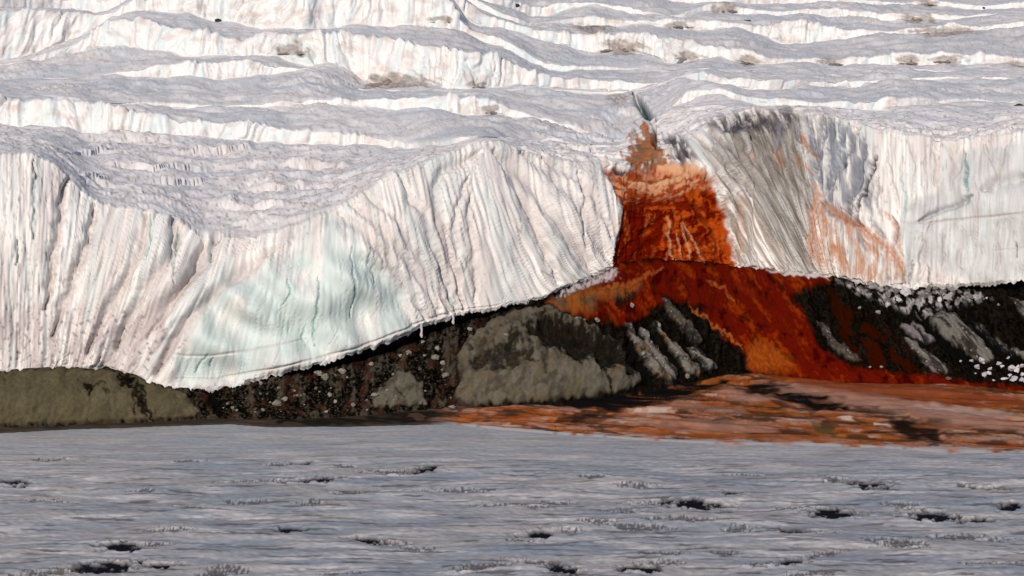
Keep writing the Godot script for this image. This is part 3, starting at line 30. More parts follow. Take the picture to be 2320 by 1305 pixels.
	"base5": [-81.81,28.3,-83.39,-80.44,28.4,-83.38,-79.07,28.46,-83.33,-77.69,28.44,-83.22,-76.29,28.5,-83.07,-74.89,28.55,-82.88,-73.49,28.44,-82.72,-72.13,28.57,-82.69,-70.81,28.63,-82.85,-69.52,28.62,-83.09,-68.26,28.65,-83.5,-67.07,28.81,-84.22,-65.9,28.93,-85.08,-64.71,29.12,-85.89,-63.51,29.3,-86.67,-62.29,29.63,-87.43,-61.07,30.01,-88.22,-59.86,30.47,-89.11,-58.67,30.88,-90.11,-57.45,31.36,-91.07,-56.2,32.01,-91.9,-54.9,33.06,-92.57,-53.57,34.05,-93.09,-52.23,34.49,-93.46,-50.87,34.79,-93.71,-49.48,35.1,-93.86,-48.09,35.31,-93.94,-46.7,35.19,-93.98,-45.3,35.05,-93.99,-43.9,35.02,-94,-42.5,35.04,-93.99,-41.11,34.41,-93.98,-39.72,33.69,-93.93,-38.31,33.45,-93.82,-36.88,33.35,-93.63,-35.45,33.12,-93.33,-34.01,32.96,-92.91,-32.55,32.97,-92.41,-31.1,33.06,-91.86,-29.65,33.02,-91.26,-28.21,32.92,-90.72,-26.81,32.99,-90.68,-25.48,33.07,-91.35,-24.17,33.08,-92.22,-22.82,33.17,-92.87,-21.46,33.28,-93.33,-20.08,33.33,-93.64,-18.69,33.35,-93.83,-17.29,33.31,-93.94,-15.89,33.21,-93.98,-14.49,33.23,-94,-13.09,33.01,-94,-11.69,32.82,-93.99,-10.29,32.73,-93.97,-8.88,32.73,-93.91,-7.48,32.47,-93.78,-6.07,32.09,-93.56,-4.67,31.42,-93.21,-3.26,30.91,-92.73,-1.86,30.56,-92.05,-0.46,30.02,-91.19,0.93,29.24,-90.45,2.31,28.61,-90.11,3.7,28.25,-89.98,5.09,27.82,-89.85,6.47,27.64,-89.76,7.86,27.67,-89.75,9.25,27.55,-90.04,10.67,27.51,-90.72,12.09,27.58,-91.43,13.5,27.58,-91.77,14.88,27.51,-91.58,16.24,27.51,-90.81,17.54,27.56,-89.42,18.8,27.69,-87.44,20,27.92,-84.95,21.16,28.15,-82.19,22.3,28.39,-79.66,23.5,28.57,-77.95,24.78,28.64,-77.5,26.17,28.57,-78.12,27.6,28.48,-79.11,29.03,28.38,-80.03,30.46,28.3,-80.87,31.9,28.25,-81.68,33.34,28.2,-82.47,34.78,28.16,-83.22,36.23,28.12,-83.95,37.69,28.07,-84.66,39.14,28.03,-85.31,40.58,27.99,-85.89,42.02,27.95,-86.36,43.44,27.94,-86.68,44.84,27.94,-86.85,46.21,27.96,-86.86,47.56,27.97,-86.71,48.88,27.97,-86.4,50.18,27.99,-85.99,51.46,28.01,-85.49,52.72,28.05,-84.94,53.98,28.1,-84.39,55.24,28.12,-83.86,56.5,28.16,-83.39,57.78,28.19,-83,59.07,28.18,-82.72,60.39,28.18,-82.54,61.73,28.18,-82.47,63.08,28.19,-82.5,64.46,28.2,-82.62,65.85,28.18,-82.78,67.25,28.17,-82.97,68.65,28.16,-83.16,70.05,28.16,-83.32,71.43,28.15,-83.45,72.81,28.15,-83.54,74.19,28.14,-83.61,75.56,28.12,-83.67,76.94,28.1,-83.74,78.32,28.12,-83.82,79.7,28.15,-83.91,81.08,28.16,-83.98],
	"lip5": [-82.73,35.97,-87.82,-81.32,35.84,-87.67,-79.93,35.87,-87.6,-78.54,35.88,-87.52,-77.1,35.73,-87.24,-75.69,35.85,-87.1,-74.29,35.88,-87.01,-72.89,35.77,-86.85,-71.54,35.67,-86.91,-70.22,35.54,-87.08,-68.96,35.6,-87.52,-67.74,35.63,-88.16,-66.55,35.66,-88.96,-65.31,35.49,-89.57,-64.07,35.38,-90.18,-62.8,35.32,-90.71,-61.52,35.18,-91.2,-60.25,35,-91.73,-58.99,34.78,-92.36,-57.73,34.72,-93,-56.42,34.77,-93.49,-55.04,34.81,-93.58,-53.64,34.93,-93.6,-52.3,35.39,-93.98,-50.96,36.09,-94.46,-49.59,36.62,-94.74,-48.21,37.08,-94.96,-46.83,37.2,-95.14,-45.44,37.25,-95.26,-44.05,37.32,-95.33,-42.65,37.46,-95.39,-41.29,37.53,-95.78,-39.94,37.61,-96.19,-38.54,37.66,-96.25,-37.11,37.65,-96.12,-35.68,37.65,-95.94,-34.24,37.82,-95.72,-32.78,37.8,-95.2,-31.31,37.73,-94.56,-29.85,37.81,-94.02,-28.41,37.95,-93.62,-27,37.94,-93.54,-25.66,37.95,-94.17,-24.33,37.84,-94.96,-22.97,37.73,-95.51,-21.6,37.99,-96.04,-20.21,38.14,-96.41,-18.81,37.95,-96.49,-17.4,37.86,-96.56,-16,37.81,-96.64,-14.58,37.69,-96.57,-13.18,37.69,-96.7,-11.77,37.52,-96.7,-10.35,37.19,-96.54,-8.93,36.71,-96.2,-7.51,35.34,-95.43,-6.08,33.1,-94.14,-4.67,32.32,-93.73,-3.27,32.12,-93.42,-1.86,31.78,-92.75,-0.46,31.17,-91.85,0.93,30.45,-91.15,2.32,29.69,-90.73,3.7,29.03,-90.43,5.09,28.56,-90.28,6.48,28.47,-90.23,7.86,28.22,-90.07,9.26,28.03,-90.31,10.67,28.01,-91.01,12.09,28.02,-91.69,13.5,27.88,-91.94,14.89,27.77,-91.73,16.24,27.78,-90.96,17.55,27.75,-89.53,18.8,27.81,-87.51,20,28.04,-85.02,21.16,28.28,-82.26,22.31,28.47,-79.71,23.5,28.64,-77.98,24.79,28.69,-77.53,26.17,28.61,-78.14,27.6,28.51,-79.13,29.03,28.41,-80.05,30.47,28.34,-80.89,31.9,28.28,-81.7,33.34,28.24,-82.49,34.79,28.2,-83.24,36.24,28.16,-83.98,37.69,28.12,-84.69,39.14,28.08,-85.34,40.59,28.04,-85.91,42.02,28,-86.38,43.44,27.98,-86.71,44.84,27.97,-86.87,46.21,27.99,-86.88,47.56,28,-86.72,48.88,28.01,-86.42,50.18,28.03,-86.01,51.46,28.07,-85.52,52.72,28.09,-84.96,53.98,28.13,-84.41,55.24,28.17,-83.89,56.51,28.19,-83.41,57.78,28.22,-83.02,59.08,28.25,-82.75,60.4,28.26,-82.59,61.73,28.26,-82.51,63.09,28.23,-82.53,64.47,28.23,-82.64,65.86,28.23,-82.81,67.26,28.24,-83.01,68.66,28.22,-83.19,70.05,28.2,-83.34,71.44,28.19,-83.47,72.82,28.19,-83.57,74.19,28.18,-83.64,75.57,28.19,-83.71,76.95,28.17,-83.79,78.32,28.16,-83.85,79.7,28.18,-83.93,81.08,28.19,-84],
	"base6": [-84.86,36.07,-95.31,-83.41,36.06,-95.15,-81.93,36.02,-94.85,-80.45,35.91,-94.57,-79.02,35.83,-94.47,-77.61,35.92,-94.45,-76.19,35.99,-94.38,-74.75,35.86,-94.24,-73.29,35.84,-93.98,-71.77,35.78,-93.47,-70.22,35.63,-92.8,-68.78,35.57,-92.6,-67.57,35.65,-93.43,-66.51,35.6,-94.92,-65.42,35.56,-96.36,-64.29,35.35,-97.65,-63.15,35.32,-98.98,-61.98,35.16,-100.19,-60.73,35.02,-101.06,-59.38,35.02,-101.5,-57.94,35.02,-101.48,-56.47,34.83,-101.25,-54.98,35.03,-101.01,-53.45,35.77,-100.55,-51.86,36.29,-99.7,-50.27,36.59,-98.8,-48.76,37.08,-98.32,-47.33,37.21,-98.28,-45.92,37.26,-98.39,-44.53,37.33,-98.58,-43.16,37.46,-98.93,-41.81,37.54,-99.48,-40.45,37.85,-100.02,-39.06,37.87,-100.29,-37.61,37.74,-100.18,-36.13,37.75,-99.75,-34.63,37.83,-99.12,-33.14,37.81,-98.44,-31.65,37.76,-97.83,-30.19,37.83,-97.36,-28.74,37.95,-97.07,-27.32,37.94,-97,-25.92,37.97,-97.11,-24.53,37.87,-97.38,-23.14,37.76,-97.75,-21.75,38.02,-98.19,-20.37,38.17,-98.7,-18.98,37.97,-99.26,-17.6,37.87,-99.87,-16.21,37.82,-100.57,-14.82,37.79,-101.37,-13.42,37.8,-102.14,-12.01,37.74,-102.78,-10.58,37.75,-103.27,-9.15,37.25,-103.6,-7.72,35.94,-103.81,-6.28,33.76,-103.92,-4.83,32.87,-103.97,-3.38,32.7,-103.99,-1.93,32.52,-104,-0.48,32.12,-104,0.97,31.85,-104,2.42,31.53,-104,3.87,30.96,-104,5.32,30.36,-104,6.78,30.05,-104,8.23,29.69,-104,9.69,29.2,-103.99,11.14,29.13,-103.96,12.59,29.16,-103.85,14.03,29.32,-103.61,15.45,29.34,-103.14,16.86,29.2,-102.37,18.24,28.85,-101.23,19.58,28.6,-99.6,20.86,28.25,-97.41,22.12,28.27,-95.16,23.42,28.51,-93.88,24.81,28.8,-93.69,26.22,28.94,-93.75,27.59,29.21,-93.4,28.9,29,-92.5,30.16,28.56,-91.06,31.41,28.27,-89.63,32.73,28.26,-89.08,34.16,28.27,-89.46,35.62,28.29,-90.14,37.09,28.27,-90.73,38.54,28.32,-91.19,39.98,28.28,-91.56,41.42,28.15,-91.83,42.85,27.99,-92.05,44.28,27.99,-92.3,45.72,28.06,-92.54,47.14,28.15,-92.68,48.54,28.15,-92.7,49.92,28.17,-92.57,51.27,28.2,-92.3,52.6,28.16,-91.9,53.92,28.09,-91.49,55.25,28.18,-91.18,56.6,28.27,-90.94,57.94,28.38,-90.7,59.28,28.29,-90.46,60.62,28.31,-90.21,61.95,28.38,-89.95,63.28,28.39,-89.66,64.59,28.38,-89.36,65.91,28.31,-89.04,67.22,28.27,-88.73,68.54,28.3,-88.48,69.88,28.22,-88.3,71.24,28.25,-88.2,72.6,28.29,-88.16,73.98,28.21,-88.16,75.36,28.23,-88.16,76.73,28.27,-88.12,78.08,28.36,-88.02,79.41,28.25,-87.85,80.75,28.15,-87.67,82.09,28.22,-87.57],
	"lip6": [-85.03,37.44,-96.11,-83.56,37.33,-95.88,-82.07,37.23,-95.55,-80.59,37.19,-95.31,-79.17,37.12,-95.21,-77.73,37,-95.07,-76.3,37,-94.96,-74.87,36.96,-94.87,-73.4,36.91,-94.6,-71.89,36.96,-94.15,-70.34,36.89,-93.54,-68.9,36.8,-93.31,-67.68,36.76,-94.07,-66.62,36.76,-95.59,-65.52,36.7,-97.02,-64.41,36.6,-98.38,-63.27,36.7,-99.77,-62.11,36.69,-101.07,-60.86,36.59,-101.97,-59.5,36.45,-102.32,-58.06,36.44,-102.3,-56.6,36.57,-102.25,-55.1,36.61,-101.92,-53.53,36.92,-101.21,-51.93,37.3,-100.29,-50.33,37.43,-99.28,-48.78,37.41,-98.52,-47.36,37.76,-98.59,-45.96,37.9,-98.76,-44.57,38.05,-98.99,-43.2,38.24,-99.39,-41.86,38.44,-100,-40.5,38.69,-100.51,-39.11,38.9,-100.89,-37.67,38.83,-100.81,-36.19,38.94,-100.43,-34.68,38.89,-99.73,-33.18,38.8,-99.02,-31.7,38.93,-98.5,-30.24,39.1,-98.09,-28.79,39.1,-97.73,-27.37,39.16,-97.7,-25.96,39.25,-97.85,-24.57,39.12,-98.1,-23.18,39.02,-98.47,-21.78,39.01,-98.76,-20.39,38.96,-99.15,-19.01,39.05,-99.88,-17.63,38.99,-100.52,-16.23,38.97,-101.24,-14.84,38.99,-102.06,-13.44,38.77,-102.69,-12.02,38.61,-103.29,-10.59,38.22,-103.54,-9.16,37.68,-103.85,-7.72,36.6,-104.19,-6.3,35.63,-105,-4.85,34.73,-105.05,-3.39,34.17,-104.84,-1.94,33.73,-104.7,-0.48,33.29,-104.68,0.97,32.85,-104.58,2.42,32.52,-104.57,3.88,32.31,-104.78,5.34,32.11,-105.01,6.79,31.86,-105.05,8.25,31.72,-105.17,9.72,31.73,-105.46,11.18,31.61,-105.39,12.63,31.49,-105.19,14.07,31.48,-104.85,15.5,31.5,-104.38,16.91,31.5,-103.7,18.31,31.44,-102.72,19.66,31.43,-101.24,20.95,31.3,-99.17,22.21,31.27,-96.89,23.51,30.95,-95.28,24.88,30.74,-94.81,26.28,30.68,-94.75,27.64,30.55,-94.18,28.96,30.37,-93.29,30.23,30.16,-91.98,31.48,29.88,-90.56,32.79,29.5,-89.8,34.2,29.23,-90.01,35.66,29.04,-90.57,37.12,28.93,-91.11,38.58,29.03,-91.6,40.02,28.99,-91.98,41.45,28.8,-92.2,42.9,28.87,-92.56,44.35,29.08,-92.93,45.78,29.04,-93.1,47.2,29.17,-93.26,48.61,29.23,-93.32,50,29.4,-93.28,51.37,29.57,-93.08,52.71,29.72,-92.8,54.05,29.78,-92.47,55.38,29.78,-92.11,56.73,29.89,-91.87,58.06,29.82,-91.53,59.4,29.7,-91.27,60.74,29.72,-91.02,62.07,29.73,-90.73,63.39,29.61,-90.37,64.69,29.44,-89.97,66,29.27,-89.59,67.32,29.23,-89.29,68.64,29.27,-89.04,69.99,29.29,-88.92,71.35,29.39,-88.85,72.72,29.41,-88.81,74.1,29.31,-88.79,75.47,29.21,-88.72,76.85,29.33,-88.73,78.2,29.41,-88.63,79.54,29.41,-88.51,80.9,29.5,-88.45,82.26,29.66,-88.4],
	"base7": [-85.71,37.47,-98.5,-84.32,37.34,-98.59,-82.93,37.26,-98.69,-81.55,37.19,-98.81,-80.15,37.25,-98.93,-78.74,37.19,-98.94,-77.27,37.06,-98.74,-75.76,36.96,-98.41,-74.32,36.9,-98.29,-73.01,36.94,-98.75,-71.81,37.03,-99.69,-70.63,36.87,-100.73,-69.54,36.75,-102.2,-68.59,36.93,-104.42,-67.65,36.92,-106.72,-66.55,36.98,-108.44,-65.37,36.78,-109.76,-64.21,36.76,-111.28,-63.06,36.87,-112.98,-61.81,36.98,-114.19,-60.38,37.1,-114.57,-58.8,37.08,-114.11,-57.06,37.06,-112.73,-55.14,37.13,-110.34,-53.27,37.22,-108.04,-51.71,37.46,-107.54,-50.41,37.66,-108.55,-49.14,37.83,-109.85,-47.86,38.09,-111.18,-46.56,38.34,-112.42,-45.19,38.52,-113.29,-43.76,38.66,-113.73,-42.27,38.95,-113.76,-40.73,39.04,-113.41,-39.15,39.08,-112.71,-37.54,39.19,-111.65,-35.9,39,-110.27,-34.24,39,-108.6,-32.56,39.1,-106.62,-30.88,39.15,-104.47,-29.27,39.09,-102.77,-27.78,39.16,-102.23,-26.43,39.24,-103.17,-25.14,39.3,-105.12,-23.85,39.19,-107.17,-22.52,39.17,-108.87,-21.15,39.09,-110.35,-19.77,39.16,-111.8,-18.37,39.22,-113.31,-16.95,39.35,-114.66,-15.51,39.29,-115.66,-14.04,38.94,-116.3,-12.55,38.82,-116.61,-11.04,38.52,-116.6,-9.53,38,-116.22,-8.01,36.91,-115.49,-6.49,35.7,-114.57,-4.98,34.96,-113.6,-3.47,34.36,-112.43,-1.98,33.76,-111.06,-0.49,33.24,-110.17,0.99,32.83,-110.48,2.48,32.56,-111.86,3.99,32.51,-113.55,5.51,32.39,-115,7.04,32.23,-116.09,8.57,32.03,-116.89,10.1,31.97,-117.42,11.62,31.99,-117.74,13.14,32.06,-117.9,14.67,31.94,-117.97,16.18,32.03,-117.99,17.7,32.16,-118,19.22,32.23,-118,20.73,32.06,-118,22.25,32.04,-118,23.77,31.9,-118,25.29,31.75,-118,26.81,31.64,-118,28.33,31.66,-118,29.84,31.82,-118,31.36,31.84,-118,32.88,31.64,-118,34.4,31.14,-118,35.93,30.71,-118,37.46,30.16,-118,38.98,29.8,-118,40.5,29.81,-118,42.02,29.69,-118,43.54,29.9,-118,45.05,30.25,-118,46.56,30.5,-118,48.08,30.51,-118,49.6,30.62,-118,51.11,30.8,-118,52.63,30.83,-118,54.14,30.97,-118,55.66,31.07,-118,57.17,31.13,-118,58.69,31.14,-118,60.21,31.1,-118,61.72,31.3,-118,63.23,31.59,-118,64.75,31.6,-118,66.26,31.72,-118,67.78,31.73,-118,69.29,31.77,-118,70.81,31.75,-118,72.32,31.92,-118,73.84,32,-118,75.36,31.86,-118,76.88,31.84,-118,78.39,31.89,-118,79.92,31.77,-118,81.43,31.8,-118,82.94,31.96,-118,84.46,32.01,-118,85.98,31.98,-118,87.5,31.91,-118,89.01,31.97,-118,90.52,32.14,-118],
	"lip7": [-85.83,38.48,-99.09,-84.48,38.69,-99.37,-83.11,38.78,-99.57,-81.74,38.86,-99.77,-80.35,38.98,-99.92,-78.93,38.95,-99.96,-77.45,38.76,-99.72,-75.95,38.71,-99.42,-74.5,38.67,-99.31,-73.17,38.54,-99.67,-71.94,38.42,-100.49,-70.77,38.3,-101.56,-69.69,38.29,-103.09,-68.73,38.44,-105.29,-67.78,38.32,-107.53,-66.67,38.26,-109.17,-65.51,38.31,-110.64,-64.34,38.3,-112.17,-63.18,38.28,-113.79,-61.92,38.33,-114.97,-60.47,38.23,-115.22,-58.89,38.23,-114.78,-57.14,38.18,-113.38,-55.23,38.31,-111.01,-53.35,38.35,-108.69,-51.78,38.41,-108.09,-50.47,38.65,-109.12,-49.2,38.79,-110.4,-47.92,39.04,-111.73,-46.61,39.17,-112.9,-45.24,39.33,-113.75,-43.81,39.45,-114.18,-42.3,39.49,-114.08,-40.76,39.57,-113.72,-39.19,39.76,-113.1,-37.57,39.92,-112.07,-35.94,39.96,-110.82,-34.29,40.1,-109.24,-32.61,40.23,-107.28,-30.94,40.36,-105.17,-29.32,40.3,-103.46,-27.83,40.39,-102.95,-26.46,40.3,-103.78,-25.18,40.2,-105.64,-23.89,40.33,-107.83,-22.56,40.48,-109.63,-21.19,40.53,-111.17,-19.8,40.59,-112.62,-18.4,40.55,-114.08,-16.98,40.52,-115.34,-15.53,40.44,-116.32,-14.06,40.2,-117.02,-12.56,39.98,-117.29,-11.06,39.88,-117.38,-9.54,39.22,-116.93,-8.02,37.89,-116.05,-6.5,36.74,-115.16,-4.99,35.88,-114.14,-3.48,35.28,-112.97,-1.98,34.65,-111.57,-0.49,33.98,-110.6,0.99,33.44,-110.84,2.48,32.92,-112.07,3.99,32.95,-113.8,5.51,32.98,-115.34,7.05,33.13,-116.61,8.58,33.25,-117.59,10.12,33.39,-118.24,11.64,33.34,-118.51,13.16,33.12,-118.51,14.69,32.98,-118.57,16.21,33.15,-118.64,17.72,33.15,-118.57,19.24,33.12,-118.51,20.76,33.15,-118.63,22.29,33.35,-118.76,23.81,33.2,-118.75,25.33,33.09,-118.77,26.86,33.04,-118.81,28.38,33.02,-118.79,29.88,32.74,-118.53,31.38,32.5,-118.38,32.91,32.47,-118.48,34.45,32.11,-118.56,36,32.1,-118.8,37.57,32.38,-119.29,39.13,32.62,-119.63,40.66,32.85,-119.75,42.19,32.76,-119.77,43.69,32.58,-119.55,45.17,32.25,-119.16,46.66,32.08,-118.91,48.16,31.72,-118.7,49.66,31.63,-118.59,51.16,31.56,-118.44,52.67,31.49,-118.38,54.18,31.46,-118.28,55.7,31.64,-118.33,57.23,31.94,-118.47,58.76,32.03,-118.51,60.29,32.14,-118.6,61.82,32.51,-118.7,63.33,32.81,-118.7,64.82,32.5,-118.52,66.32,32.43,-118.41,67.84,32.39,-118.38,69.35,32.39,-118.36,70.89,32.6,-118.49,72.4,32.72,-118.46,73.92,32.83,-118.48,75.46,32.88,-118.59,76.99,32.92,-118.62,78.5,32.9,-118.59,80.04,32.96,-118.68,81.55,32.95,-118.67,83.06,33.04,-118.62,84.56,32.97,-118.55,86.08,32.93,-118.55,87.61,32.95,-118.6,89.12,32.92,-118.55,90.62,32.99,-118.49],
	"base8": [-90.14,38.77,-114.19,-88.34,38.97,-113.14,-86.39,39.07,-111.47,-84.31,39,-109.27,-82.24,39.01,-107.03,-80.41,38.94,-105.61,-78.83,38.83,-105.11,-77.38,38.73,-105.08,-76.1,38.67,-105.74,-75,38.73,-107.22,-73.92,38.62,-108.8,-72.71,38.47,-109.89,-71.37,38.49,-110.47,-70.05,38.42,-111.14,-68.93,38.33,-112.8,-68.02,38.31,-115.49,-67.16,38.38,-118.54,-66.26,38.49,-121.52,-65.26,38.52,-124.17,-64.14,38.59,-126.37,-62.9,38.67,-128,-61.53,38.86,-129.01,-60.03,38.87,-129.36,-58.41,38.77,-129.04,-56.68,38.75,-128.08,-54.85,38.87,-126.5,-52.93,38.93,-124.25,-50.92,38.99,-121.32,-48.98,39,-118.62,-47.26,39.18,-117.3,-45.72,39.37,-117.04,-44.18,39.49,-116.83,-42.61,39.54,-116.37,-41.02,39.63,-115.77,-39.43,39.82,-115.04,-37.82,39.98,-114.16,-36.21,40.01,-113.13,-34.59,40.15,-112,-32.98,40.27,-110.73,-31.36,40.39,-109.42,-29.82,40.31,-108.65,-28.41,40.39,-109.3,-27.13,40.39,-111.44,-25.87,40.4,-114.08,-24.57,40.4,-116.63,-23.25,40.63,-119.18,-21.9,40.79,-121.59,-20.5,40.73,-123.6,-19.05,40.78,-125.17,-17.57,40.76,-126.32,-16.06,40.57,-127.14,-14.53,40.36,-127.73,-12.99,40.14,-128.09,-11.44,40.02,-128.21,-9.88,39.49,-128.1,-8.31,38.14,-127.78,-6.75,36.89,-127.19,-5.18,36.07,-126.27,-3.62,35.32,-125.6,-2.07,34.77,-126.02,-0.52,34.26,-127.3,1.04,33.79,-128.55,2.62,33.24,-129.45,4.2,33.4,-130.07,5.78,33.64,-130.5,7.36,34.03,-130.77,8.93,34.34,-130.9,10.51,34.77,-130.93,12.08,34.88,-130.87,13.65,34.52,-130.7,15.22,34.14,-130.4,16.77,33.88,-129.94,18.31,33.5,-129.3,19.83,33.29,-128.33,21.29,33.4,-126.78,22.74,33.32,-125.19,24.28,33.06,-125.06,25.95,33.68,-126.66,27.65,33.95,-128.47,29.32,33.84,-129.57,30.95,33.67,-130.2,32.56,33.58,-130.59,34.16,33.6,-130.82,35.75,33.54,-130.94,37.34,33.46,-130.99,38.92,33.19,-131,40.5,33.21,-131,42.07,33.4,-131,43.65,33.4,-131,45.23,33.15,-131,46.82,33.04,-131,48.39,33.02,-131,49.97,32.9,-131,51.56,32.75,-131,53.14,32.66,-130.99,54.72,32.51,-130.97,56.29,32.49,-130.93,57.85,32.62,-130.85,59.4,32.54,-130.72,60.95,32.46,-130.52,62.44,32.66,-130.13,63.9,32.72,-129.51,65.39,32.79,-129.15,67.03,32.97,-129.52,68.73,33.1,-130.14,70.39,33.05,-130.53,72,33.14,-130.73,73.6,33.18,-130.85,75.2,33.21,-130.93,76.79,33.23,-130.98,78.37,33.18,-130.99,79.95,33.2,-131,81.52,33.22,-131,83.1,33.21,-130.98,84.67,33.16,-130.93,86.21,33.27,-130.82,87.74,33.19,-130.64,89.23,33.35,-130.33,90.68,33.36,-129.88,92.1,33.16,-129.3,93.52,33.06,-128.75],
	"lip8": [-90.3,40.07,-114.94,-88.48,40.16,-113.82,-86.51,40.18,-112.11,-84.45,40.21,-109.97,-82.38,40.22,-107.73,-80.56,40.29,-106.39,-78.99,40.27,-105.94,-77.54,40.24,-105.95,-76.23,39.97,-106.49,-75.11,39.85,-107.87,-74.04,39.88,-109.52,-72.85,39.87,-110.7,-71.52,40.1,-111.4,-70.2,40.1,-112.11,-69.08,39.96,-113.75,-68.18,40.07,-116.51,-67.31,40.05,-119.51,-66.38,39.97,-122.37,-65.39,40.12,-125.1,-64.28,40.21,-127.3,-63.02,40.18,-128.87,-61.63,40.25,-129.81,-60.14,40.42,-130.25,-58.53,40.48,-130.03,-56.79,40.35,-129,-54.95,40.25,-127.3,-53.03,40.4,-125.1,-51.03,40.54,-122.22,-49.09,40.71,-119.6,-47.36,40.75,-118.2,-45.8,40.8,-117.87,-44.26,40.91,-117.65,-42.68,40.89,-117.14,-41.1,40.96,-116.53,-39.49,41.06,-115.76,-37.88,41.19,-114.85,-36.26,41.12,-113.77,-34.64,41.21,-112.61,-33.03,41.44,-111.41,-31.41,41.44,-110.03,-29.87,41.5,-109.34,-28.46,41.47,-109.93,-27.17,41.61,-112.15,-25.92,41.84,-114.92,-24.62,42.03,-117.57,-23.3,42.13,-120.05,-21.93,42,-122.28,-20.53,41.94,-124.3,-19.08,41.98,-125.86,-17.59,41.89,-126.96,-16.08,41.83,-127.86,-14.56,41.76,-128.54,-13.02,41.67,-128.97,-11.46,41.53,-129.08,-9.89,40.96,-128.95,-8.33,39.66,-128.66,-6.76,38.33,-128.02,-5.19,37.56,-127.13,-3.63,37.11,-126.63,-2.08,36.44,-126.98,-0.52,35.8,-128.19,1.05,35.2,-129.37,2.62,34.69,-130.28,4.2,34.77,-130.86,5.78,34.81,-131.18,7.37,35.06,-131.37,8.94,35.1,-131.33,10.51,35.19,-131.17,12.09,35.23,-131.07,13.66,35.06,-131.01,15.23,34.87,-130.82,16.79,34.71,-130.42,18.33,34.47,-129.86,19.85,34.08,-128.78,21.3,33.76,-126.99,22.74,33.54,-125.32,24.3,33.57,-125.35,25.97,34.15,-126.93,27.68,34.56,-128.82,29.36,34.88,-130.17,31,35.01,-130.97,32.62,34.92,-131.36,34.2,34.57,-131.38,35.79,34.24,-131.35,37.36,34.03,-131.31,38.95,33.82,-131.36,40.54,33.92,-131.41,42.11,34.15,-131.43,43.7,34.29,-131.51,45.3,34.25,-131.63,46.89,34.37,-131.76,48.47,34.35,-131.76,50.05,34.1,-131.7,51.63,33.92,-131.67,53.22,33.85,-131.68,54.8,33.73,-131.68,56.37,33.68,-131.61,57.92,33.56,-131.39,59.48,33.59,-131.33,61.03,33.55,-131.15,62.52,33.61,-130.68,63.97,33.65,-130.05,65.46,33.55,-129.59,67.07,33.42,-129.78,68.75,33.39,-130.31,70.43,33.49,-130.79,72.03,33.47,-130.92,73.63,33.45,-131.01,75.23,33.52,-131.11,76.82,33.6,-131.19,78.42,33.69,-131.29,79.99,33.61,-131.23,81.57,33.68,-131.26,83.15,33.67,-131.24,84.72,33.68,-131.23,86.26,33.73,-131.09,87.8,33.68,-130.92,89.27,33.76,-130.57,90.74,33.86,-130.17,92.17,33.77,-129.65,93.61,33.83,-129.2],
